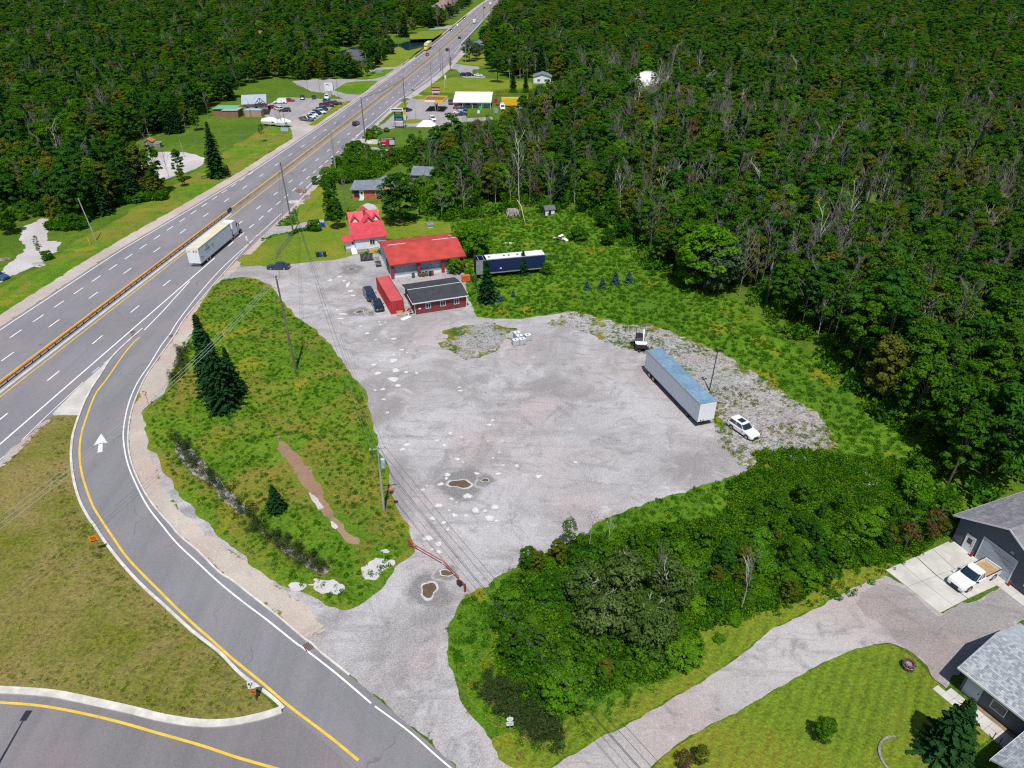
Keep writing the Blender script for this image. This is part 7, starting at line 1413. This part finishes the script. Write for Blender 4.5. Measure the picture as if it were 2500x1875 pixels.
for a, b, h, d in ((1210,470,4.2,'dark spreading bush at the meadow corner'), (1330,420,5.0,'tall bush behind the dark meadow bush'), (1450,470,3.4,'low bush where the wood meets the meadow'), (1170,330,4.5,'bush at the top of the meadow')):
    plant_at('dark','B',a,b,h,d,'bushes at the meadow edge', wide=1.3)
for a, b, h, w_, kd, d in ((1600,650,9,1.0,'leafy','leafy tree at the left end of the wood edge'), (1830,700,12,1.25,'leafy','big leafy tree bulging from the wood edge into the meadow'), (1960,800,13,1.2,'round','largest bright tree bulging over the meadow near the lamp post'), (2060,830,11,1.0,'silver','silvery tree on top of the bulging wood edge'), (1700,560,11,1.1,'dark','dark tree behind the bulging wood edge')):
    plant_at(kd,'B',a,b,h,d,WOOD_R,wide=w_)
for a, b, h, d in ((1440,1030,10,'white-barked dead birch with forked crown in the wood'), (1520,1140,9,'slanting bare birch trunk in the wood'), (1770,1110,10,'pale slanting trunk deep in the right wood'), (2130,1200,10,'pale birch trunk at the right frame edge'), (890,860,8,'thin white trunk behind the rounded bushes'), (1005,290,13,'long pale leaning trunk high in the wood'), (1305,990,8,'short white birch stump in the wood')):
    plant_at('snag','E',a,b,h,d,WOOD_R)
for kd, s_, a, b, h, d in (('bare','b',300,790,9.5,'white leafless tree beside the brown flat-roofed building'), ('bare','b',240,1010,6.5,'leafless tree left of the pale-tipped spruce'), ('bare','b',545,1000,6.0,'leafless tree on the bank above the highway'), ('birch','b',670,960,6.5,'thin tree on the bank near the blue board sign'), ('bare','b',800,860,7.5,'leafless tree beside the boats'), ('bare','b',780,880,6,'twisted leafless tree in front of the white boat'),
    ('leafy','x',900,415,8.5,'leafy tree with two trunks beside the circular gravel lot'), ('leafy','x',1010,380,8,'leafy tree left of the circular gravel lot'), ('olive','x',1100,460,5.5,'blossoming bush in front of the circular gravel lot'), ('olive','x',1230,440,6.2,'large bush hiding the front of the circular gravel lot'), ('olive','b',130,1260,5.5,'rightmost bush in front of the circular gravel lot'), ('spruce','b',350,1140,4.5,'small dark conifer at the foot of the pale-tipped spruce'),
    ('dark','x',420,600,11,'big dark tree above the left gravel track'), ('leafy','x',560,560,12,'tall leafy tree right of the gravel track'), ('olive','x',480,500,12,'olive tree in the clump above the gravel track'), ('leafy','x',330,430,11,'leafy tree behind the clump above the gravel track'), ('leafy','x',640,480,10,'leafy tree behind the left utility pole'), ('leafy','x',70,740,9,'leafy tree at the left frame edge'), ('leafy','x',600,690,4,'small round tree at the foot of the left utility pole'), ('birch','x',330,930,5.5,'sapling on the gravel bank left of the highway'), ('shrub','x',370,930,2,'shrub around the sapling on the gravel bank'),
    ('pine','c',960,520,15,'tall pine left of the gray-roofed white house'), ('spruce','c',1010,500,15,'first tall spruce of the row beyond the fuel station'), ('spruce','c',1080,480,17,'second tall spruce of the row beyond the fuel station'), ('pine','c',870,560,16,'dark pine beside the side road'), ('pine','c',1150,450,15,'pine behind the spruce row'), ('spruce','c',1110,350,15,'spruce far behind the row'), ('spruce','c',975,625,11,'dark spruce on the side lawn'), ('spruce','c',1060,625,9,'smaller dark spruce on the side lawn'), ('pine','c',815,470,14,'pine at the corner of the side lawn'),
    ('silver','c',680,415,11,'silvery willow below the bridge'), ('silver','c',730,400,9,'second silvery willow below the bridge'), ('dark','c',1160,640,4,'round dark bush behind the green lawn'), ('birch','c',555,480,7,'thin bare tree by the flag'),
    ('snag','c',470,1040,9,'dark bare trunk among the shrubs behind the billboard'), ('snag','c',1020,1380,17,'pale leaning snag above the collapsed shed'), ('bare','c',790,1330,13,'large dead grey tree left of the collapsed shed'), ('bare','c',500,1480,9,'fallen grey dead tree behind the red-roofed barn'), ('bare','c',650,1460,12,'forked dead tree behind the bright green tree'), ('bare','c',560,1350,10,'grey dead tree beside the huge dark maple'),
    ('apple','M',1080,870,6.0,'grey-green apple tree with a white trunk by the rounded hedge'), ('apple','M',740,800,6.2,'broad apple tree in the middle of the thicket'), ('apple','M',1010,820,6.4,'apple tree between two others in the thicket'), ('apple','M',900,520,6.5,'tall apple tree with bare upper twigs'), ('apple','M',1200,560,6.0,'apple tree above the hedge'), ('apple','M',640,560,5.8,'apple tree at the left of the big clump'), ('leafy','M',130,930,5.0,'leafy young tree above the roadside reeds'), ('round','M',480,1240,5.2,'leafy round tree nearest the drive corner'), ('olive','M',760,1080,3.4,'long-leaved sumac under the power lines'),
    ('olive','M',300,330,3.2,'dark olive bush at the lot edge'), ('olive','M',450,280,3.6,'second olive bush at the lot edge'), ('snag','M',650,200,6.5,'sparse tall tree poking over the gravel lot'), ('birch','M',520,190,5.0,'small-leaved tree poking over the gravel lot'), ('snag','M',790,220,6,'white dead tree at the lot edge'), ('snag','M',1680,590,7.5,'crooked white dead tree beside the driveway'), ('bare','M',1730,470,6,'bare tree behind the crooked one'), ('bare','M',1100,500,7,'pale fan of dead branches in the apple clump'),
    ('dark','N',750,170,4.2,'dark bush in the weeds left of the concrete pad'), ('leafy','N',620,300,4.0,'leafy bush above the worn driveway'), ('leafy','N',880,290,4.2,'leafy bush left of the concrete pad'), ('round','N',1090,150,4.5,'bright bush in the weeds left of the gray garage'), ('olive','N',620,540,3.2,'olive bush at the driveway edge'), ('leafy','N',880,440,3.0,'round bush at the driveway edge'), ('rusty','N',1400,200,4.4,'reddish twiggy bush beside the concrete pad'), ('rusty','N',1560,130,4.6,'rusty bush against the gray garage'), ('olive','N',1280,180,3.6,'olive bush near the concrete pad'), ('dark','N',180,330,4.0,'dark conifer-like bush in the thicket'),
    ('olive','M',1400,1640,2.8,'bush at the bottom edge beside the driveway'), ('rusty','M',1290,1680,2.6,'reddish bush at the bottom edge'), ('leafy','N',840,1480,3.4,'small tree on the front lawn')):
    plant_at(kd,s_,a,b,h,d)
q_ = at('S0',2376,1709,7.5); plant('spruce', q_.x, q_.y, 7.5, 'big green spruce on the front lawn beside the gray house', i=0, wide=1.5)
hd = plant_at('round','M',1290,940,2.7,'clipped round hedge beside the driveway', i=1, wide=1.7)
for a, b in ((1535,785),(1630,670),(1640,640)): plant_at('brightshrub','M',a,b+15,.7,'low leafy hosta clump beside the driveway grass','hosta clumps', wide=1.4)
for i, (kd, a, b, h) in enumerate((('leafy',720,430,9),('olive',780,350,8),('leafy',820,300,8.5),('dark',700,330,9.5),('leafy',640,390,10),('birch',760,420,9),('leafy',560,430,11),('olive',450,640,7),('leafy',510,690,6),('dark',330,520,9),('leafy',250,470,9.5),('olive',120,480,8),('leafy',60,560,9),('leafy',180,440,10),('birch',260,390,10),('leafy',400,470,10.5),('olive',1180,450,4.5),('olive',1150,410,5),('leafy',860,460,6),('olive',940,450,5))):
    plant_at(kd,'x',a,b,h,['round-topped','tall','leaning','bushy','slim','broad','dense','twin-topped','low','ragged','full','pale','dark','small','high','spreading','thick','open','narrow','wide'][i]+' tree screening the yards left of the highway','trees screening the yards left of the highway')
# thickets
def thicket(poly, n, kinds, hs, label, group, sp=1.4, cat=None):
    P = np.array([tuple(p[:2]) for p in poly]); lo, hi = P.min(0), P.max(0); got = []; tries = 0
    while len(got) < n and tries < n*60:
        tries += 1; x = rng.uniform(lo[0], hi[0]); y = rng.uniform(lo[1], hi[1])
        if sdist(np.array([x]), np.array([y]), P)[0] < .6 or any((x-a)**2+(y-b2)**2 < sp*sp for a, b2 in got): continue
        got.append((x, y)); k = kinds[int(rng.integers(len(kinds)))]; plant(k, x, y, rng.uniform(*hs[k] if isinstance(hs, dict) else hs), label % {'leafy':'leafy green','shrub':'dark green','brightshrub':'bright green','olive':'olive','rusty':'rusty','bare':'leafless','round':'rounded','birch':'thin-stemmed','dark':'deep green','apple':'grey-green'}[k], group)
thicket(path('M',(60,520),(200,300),(420,220),(620,160),(900,100),(1300,60),(1500,120),(1450,600),(1380,760),(1150,850),(1000,1060),(700,1180),(560,1200),(330,1260),(120,1060),(30,860)), 70, ['shrub','brightshrub','shrub','leafy'], {'shrub':(1.2,2.6),'brightshrub':(1.0,2.0),'leafy':(2.2,4.0)}, '%s shrub in the thicket between lot and driveway', 'shrubs of the thicket by the driveway', 2.2)
thicket(path('M',(1500,150),(2150,80),(2212,350),(1900,560),(1650,640),(1450,700),(1420,400)), 34, ['shrub','brightshrub','brightshrub','olive'], {'shrub':(1.1,2.4),'brightshrub':(1.0,2.0),'olive':(1.8,3.0)}, '%s shrub above the middle of the driveway', 'shrubs above the driveway', 2.2)
thicket(path('N',(300,-100),(700,-150),(1100,-100),(1500,-60),(1600,100),(1300,250),(900,400),(560,560),(300,500)), 44, ['shrub','brightshrub','leafy','dark'], {'shrub':(1.2,2.8),'brightshrub':(1.0,2.2),'leafy':(2.4,4.0),'dark':(2.2,3.6)}, '%s bush in the weeds left of the gray garage', 'bushes left of the gray garage', 2.4)
thicket(path('O',(1500,420),(1650,560),(1600,800),(1750,1000),(1700,1100),(1450,1000),(1350,800),(1500,640)), 22, ['shrub','leafy','brightshrub'], {'shrub':(2,3.4),'brightshrub':(2,3.4),'leafy':(4,6)}, '%s bush between the wood and the gray garage', 'bushes by the wood edge', 2.4)
thicket(NB_, 120, ['shrub','bare','brightshrub','olive','birch','leafy'], {'shrub':(2.2,4.2),'bare':(5,9),'brightshrub':(2.0,4),'olive':(3,6),'birch':(6,9),'leafy':(4,7)}, '%s tree or bush in the scrub south of the fuel station', 'scrub south of the fuel station', 4.5)
thicket(path('b',(950,1260),(1100,1180),(1180,1080),(1280,1110),(1450,1150),(1500,1230),(1270,1220),(1090,1260),(1010,1290)), 26, ['shrub','brightshrub'], (1.6,3.0), '%s shrub on the bank above the north lawn', 'shrubs on the bank by the north lawn', 2.2)
thicket(path('b',(1380,900),(1470,860),(1540,880),(1400,960),(1320,980)), 12, ['brightshrub','shrub'], (1.2,2.2), '%s shrub at the road edge near the billboard', 'shrubs by the billboard', 1.8)
thicket(path('x',(380,690),(640,560),(700,470),(980,440),(1200,450),(1200,480),(980,500),(720,560),(640,690),(520,700)), 30, ['shrub','brightshrub'], (1.8,3.4), '%s shrub on the bank left of the highway', 'shrubs on the left bank', 2.6)
thicket(path('x',(80,560),(330,470),(360,540),(330,620),(150,640),(60,700),(0,700),(0,600)), 16, ['brightshrub','shrub'], (2,3.6), '%s shrub above the left gravel track', 'shrubs above the gravel track', 2.6)
thicket(path('w',(280,400),(450,330),(760,340),(1150,330),(1150,370),(900,375),(640,380),(450,400)), 34, ['leafy','birch','shrub'], {'leafy':(7,10),'birch':(7,9),'shrub':(3,5)}, '%s tree or bush behind the far gravel yard', 'trees behind the far gravel yard', 4.0)
# the woods: nearest trees one by one, the rest as one mass
FP = forest_points(); order = np.argsort(np.hypot(FP[:,0], FP[:,1])); FP = FP[order]
flat = []; base_i = {}
for k, L in PROTO.items():
    base_i[k] = len(flat); flat += L
def pick(x, y, right):
    d = math.hypot(x, y); n1 = float(vnoise(x, y, 28, 4)); n2 = float(vnoise(x, y, 60, 9)); r = rnd.random()
    edge_bare = right and -35 < x < 190 and 110 < y < 400
    if r < (.42 if edge_bare and n1 > .45 else .20 if edge_bare else .05+.06*(n1 > .62)): return 'bare' if rnd.random() < .93 else 'snag'
    r = rnd.random()
    if not right: T = (('leafy',.34),('dark',.18),('olive',.13),('spruce',.10),('birch',.06),('bare',.08 if n1 > .5 else .02),('round',.05),('rusty',.04 if n2 > .5 else .01),('pine',.05))
    elif d < 420: T = (('leafy',.34),('birch',.30),('dark',.08),('olive',.18),('pine',.07),('spruce',.05),('round',.03),('rusty',.015))
    else: T = (('leafy',.32),('olive',.26),('dark',.12),('pine',.10),('spruce',.06),('round',.04),('birch',.12),('rusty',.012))
    s = sum(w for _, w in T); r *= s
    for k, w in T:
        r -= w
        if r <= 0: return k
    return 'leafy'
NICE = {'leafy':'leafy green tree','dark':'deep green broad tree','olive':'olive-green tree','spruce':'dark spruce','birch':'thin-stemmed birch','bare':'leafless grey tree','round':'bright rounded tree','rusty':'half-dead reddish tree','pine':'dark pine','snag':'dead pale tree'}
N_SINGLE = 170; rows = []
HT = {'leafy':(9.5,14),'dark':(9,13.5),'olive':(8.5,12.5),'spruce':(10,15),'birch':(9.5,14.5),'bare':(8.5,13.5),'round':(8,11),'rusty':(8,11.5),'pine':(12,16),'snag':(9,14.5)}
FZ = gheight(FP[:,0].copy(), FP[:,1].copy())
for i, (x, y, right, sp) in enumerate(FP):
    k = pick(x, y, right > .5); h = rnd.uniform(*HT[k])*(.82+.36*float(vnoise(x, y, 40, 12))); z = float(FZ[i])
    if i < N_SINGLE:
        uu, vv = proj(x, y); hw_ = 'tall ' if h > 12 else 'low ' if h < 9.8 else ''
        if right > .5: wh = ' behind the meadow sheds' if uu < 1430 else ' above the row of blue spruces' if uu < 1640 else ' behind the rounded trees bulging into the meadow' if uu < 1950 else ' right of the long grass strip' if vv < 1000 else ' between the grass strip and the gray garage' if uu < 2330 else ' at the right frame edge above the gray garage'
        else: wh = ' above the left gravel track' if uu < 300 else ' around the circular gravel lot' if uu < 520 else ' left of the tan pub'
        plant(k, x, y, h, hw_+NICE[k]+wh, WOOD_R if right > .5 else WOOD_L, z=z)
    else:
        L = PROTO[k]; q = rnd.randrange(len(L)); wide = 1.0 if sp < 5 else min(1.55, sp/5.2)*(1 if k not in ('leafy','olive','dark') else 1.05)
        rows.append((x, y, z, base_i[k]+q, h/L[q]['_h'], rnd.uniform(0,6.28), wide))
print('forest trees', len(FP))
for k, L in PROTO.items():                                   # every kind stands somewhere
    for q in range(len(L)):
        if (k, q) not in used: print('unused', k, q); plant(k, *(at('D', 1500+40*q, 560)[:2]), None, NICE.get(k, 'green shrub')+' at the wood edge behind the meadow', WOOD_R, i=q)
scatter('forest', 'dense mixed woodland of leafy, bare and evergreen trees filling the land to the horizon', 'woodland', rows, [[c for c in p.children] for p in flat])
# low growth: scrub under the wood edge, weeds, grass tufts
def tuft(name, seed, n, rad, h, s, mat, asp=.35):
    r = np.random.default_rng(seed); a = r.random(n)*6.283; q = rad*np.sqrt(r.random(n)); c = np.column_stack([q*np.cos(a), q*np.sin(a), h*(.15+.75*r.random(n))])
    nn = unit(r, n); nn[:,2] = np.abs(nn[:,2])*.8+.15; nn /= np.linalg.norm(nn, axis=1)[:,None]
    V, F = cards(c, nn, s*(.6+.8*r.random(n)), asp, r); return bpy.data.objects.new(name, fastmesh(name, V, F, mat))
L_G1 = leaf_mat('meadow_blades', (.08,.21,.008), (.16,.30,.014), .3); L_G2 = leaf_mat('dark_weed_leaves', (.045,.16,.010), (.09,.24,.012), .3); L_Y = leaf_mat('yellow_flowers', (.34,.31,.02), (.44,.40,.03), .2); L_STRAW = leaf_mat('straw_blades', (.22,.17,.07), (.34,.27,.12), .2); L_REED = leaf_mat('reed_blades', (.035,.08,.02), (.10,.12,.04), .2)
L_WH = leaf_mat('white_flowers', (.5,.52,.42), (.65,.66,.58), .2)
TF = [tuft('grass_tuft',1,26,.45,.28,.13,L_G1), tuft('weed_tuft',2,34,.5,.5,.15,L_G2,.6), tuft('flower_tuft',3,22,.4,.4,.09,L_Y,.8), tuft('tall_weed',4,60,.8,1.1,.2,L_G2,.6), tuft('straw_tuft',5,24,.4,.5,.14,L_STRAW,.2), tuft('reed_tuft',6,34,.4,1.5,.30,L_REED,.14), tuft('white_flower_tuft',7,10,.5,.5,.05,L_WH,.8), tuft('bright_weed',8,60,.8,1.0,.2,L_G1,.6)]
# upright reeds
me = TF[5].data
def fill(poly, n, inside=.0, excl=()):
    P = np.array([tuple(p[:2]) for p in poly]); lo, hi = P.min(0), P.max(0); X = rng.uniform(lo[0], hi[0], n*3); Y = rng.uniform(lo[1], hi[1], n*3)
    k = sdist(X, Y, P) > inside
    for e in excl: k &= sdist(X, Y, e) < -.2
    return X[k][:n], Y[k][:n]
def rows_of(X, Y, k, s0, s1, z=0.0, hf=None, mask=None):
    if mask is not None: X, Y = X[mask], Y[mask]
    Z = np.full(len(X), z) if hf is None else hf(X, Y)
    return [(x, y, zz, k if np.isscalar(k) else k[i], rnd.uniform(s0, s1), rnd.uniform(0,6.28), 1.0) for i, (x, y, zz) in enumerate(zip(X, Y, Z))]
gr = []
X, Y = fill(MEADOW, 13500, .3, (LOT, ISL, ROUGH, HLAWN, NLAWN, HDRIVE)); k_ = (X > np.polyval(_rc, Y)+15.5); X, Y = X[k_], Y[k_]; ny = fbm(X, Y, 9, 21); kk = np.where((ny > .16) & (rng.random(len(X)) < .30), 2, np.where(rng.random(len(X)) < .45, 1, 0)); gr += rows_of(X, Y, kk, .35, .95)
X, Y = fill(ISL, 5200, .6); k_ = (near_path(X, Y, [Vector(q) for q in path('J',(0,600),(120,760),(300,1010),(480,1200))]) > 1.3) & (near_path(X, Y, [Vector(q) for q in path('F',(1880,230),(2060,420),(2200,620))]) > 1.2); X, Y = X[k_], Y[k_]; ny = fbm(X, Y, 7, 23); kk = np.where((ny > .16) & (rng.random(len(X)) < .4), 2, np.where(rng.random(len(X)) < .25, 1, np.where(rng.random(len(X)) < .04, 6, 0)))
gr += rows_of(X, Y, kk, .25, .65, hf=lambda a, b2: .05+isl_h(a, b2, sdist(a, b2, ISL)))
X, Y = fill(ISL2, 4200, .5); gr += rows_of(X, Y, np.where(rng.random(len(X)) < .35, 4, 0), .25, .55, .08)
X, Y = fill(ROUGH, 2300, -.5); ny = fbm(X, Y, 5, 31); gr += rows_of(X, Y, np.where(rng.random(len(X)) < .35, 2, 0), .3, .75, .04, mask=ny > -.02)
scatter('grass', 'tufts of meadow grass, weeds and small yellow flowers', 'grass', gr, [[t_] for t_ in TF])
un = []
BUSHZ = path('M',(60,480),(200,280),(420,200),(620,130),(900,60),(1300,0),(1800,-60),(2212,-150),(2212,350),(1900,590),(1650,660),(1420,760),(1400,960),(1150,1060),(960,1110),(700,1190),(560,1260),(420,1330),(250,1330),(100,1200),(30,950))
X, Y = fill(BUSHZ, 4600, .2, (LOT,)); r_ = rng.random(len(X)); un += rows_of(X, Y, np.where(r_ < .30, 3, np.where(r_ < .85, 7, np.where(r_ < .95, 0, 4))), .35, .9)
BZ2 = path('N',(200,-450),(700,-500),(1100,-430),(1500,-420),(1640,-300),(1640,60),(1660,110),(1500,230),(1270,290),(1000,300),(860,430),(560,620),(200,500)); X, Y = fill(BZ2, 3600, .2, (LOT,)); r_ = rng.random(len(X)); un += rows_of(X, Y, np.where(r_ < .28, 3, np.where(r_ < .9, 7, 2)), .25, .75)
X, Y = fill(NB_, 5000, 0); r_ = rng.random(len(X)); un += rows_of(X, Y, np.where(r_ < .5, 3, 7), .9, 2.2)
X, Y = fill([(p[0],p[1]) for p in FR_ if p[1] < 420]+[(150,420),(40,420)], 7000, -2.5); un += rows_of(X, Y, np.where(rng.random(len(X)) < .6, 3, 7), .9, 2.4, mask=(Y < 330) & (sdist(X, Y, FR_) > -2.5) & (sdist(X, Y, FR_) < 40))
X, Y = fill(path('x',(380,700),(640,550),(700,440),(1269,420),(1269,470),(980,500),(720,560),(640,700),(520,710)), 1200, 0); un += rows_of(X, Y, 3, .8, 2.0)
scatter('undergrowth', 'tangled weeds and low bushes under the trees', 'undergrowth', un, [[t_] for t_ in TF])
rd = []
def along(P, n, w):
    P = smooth_path(P); L = []
    for _ in range(n):
        i = rnd.randrange(len(P)-1); q = P[i].lerp(P[i+1], rnd.random()); L.append((q.x+rnd.gauss(0,w), q.y+rnd.gauss(0,w)))
    return np.array(L)
A = along(path('F',(1190,200),(1270,330),(1400,450),(1560,610),(1720,780),(1880,900),(2040,1010),(2180,1090)), 420, .55); rd += rows_of(A[:,0], A[:,1], np.where(rng.random(len(A)) < .55, 4, 5), .5, 1.0, 0.1)
A = along(path('M',(0,1130),(60,1180),(150,1260),(230,1330),(330,1390),(400,1430)), 420, .7); rd += rows_of(A[:,0], A[:,1], np.where(rng.random(len(A)) < .4, 4, 5), .6, 1.1, 0.0)
A = along(path('C',(1260,960),(1220,1080),(1180,1200)), 90, .6); rd += rows_of(A[:,0], A[:,1], 5, .5, .9, .1)
scatter('reeds', 'reeds and dead straw standing in the ditches', 'reeds', rd, [[t_] for t_ in TF])
def hedge(name, label, pts, w, h, mat, seed=3, n=160):
    P = smooth_path(pts, 6); r = np.random.default_rng(seed); C = []
    for p in P[::1]: C.append(p)
    idx = r.integers(0, len(C), n*len(C)//2); c = np.array([tuple(C[i]) for i in idx]); d = unit(r, len(idx)); d[:,2] = np.abs(d[:,2])
    p3 = np.column_stack([c[:,0]+d[:,0]*w*.5+r.normal(size=len(idx))*.15, c[:,1]+d[:,1]*w*.5+r.normal(size=len(idx))*.15, h*(.2+.8*d[:,2]*r.random(len(idx))**.3)])
    nn = d*.8+unit(r,len(idx))*.5; nn /= np.linalg.norm(nn,axis=1)[:,None]; V, F = cards(p3, nn, .12*(.6+.8*r.random(len(idx))), .6, r)
    return tag(link(name, fastmesh(name, V, F, mat)), label, 'hedge')
hedge('hedge','low green hedge along the house drive', path('A',(222,465),(250,445),(300,425),(360,418),(420,420)), .9, .9, L_MAPLE)
hedge('hedge','dark green belt of bushes behind the side lawn', path('c',(850,650),(950,640),(1040,640),(1130,635)), 4, 3, L_MAPLE, 9, 500)
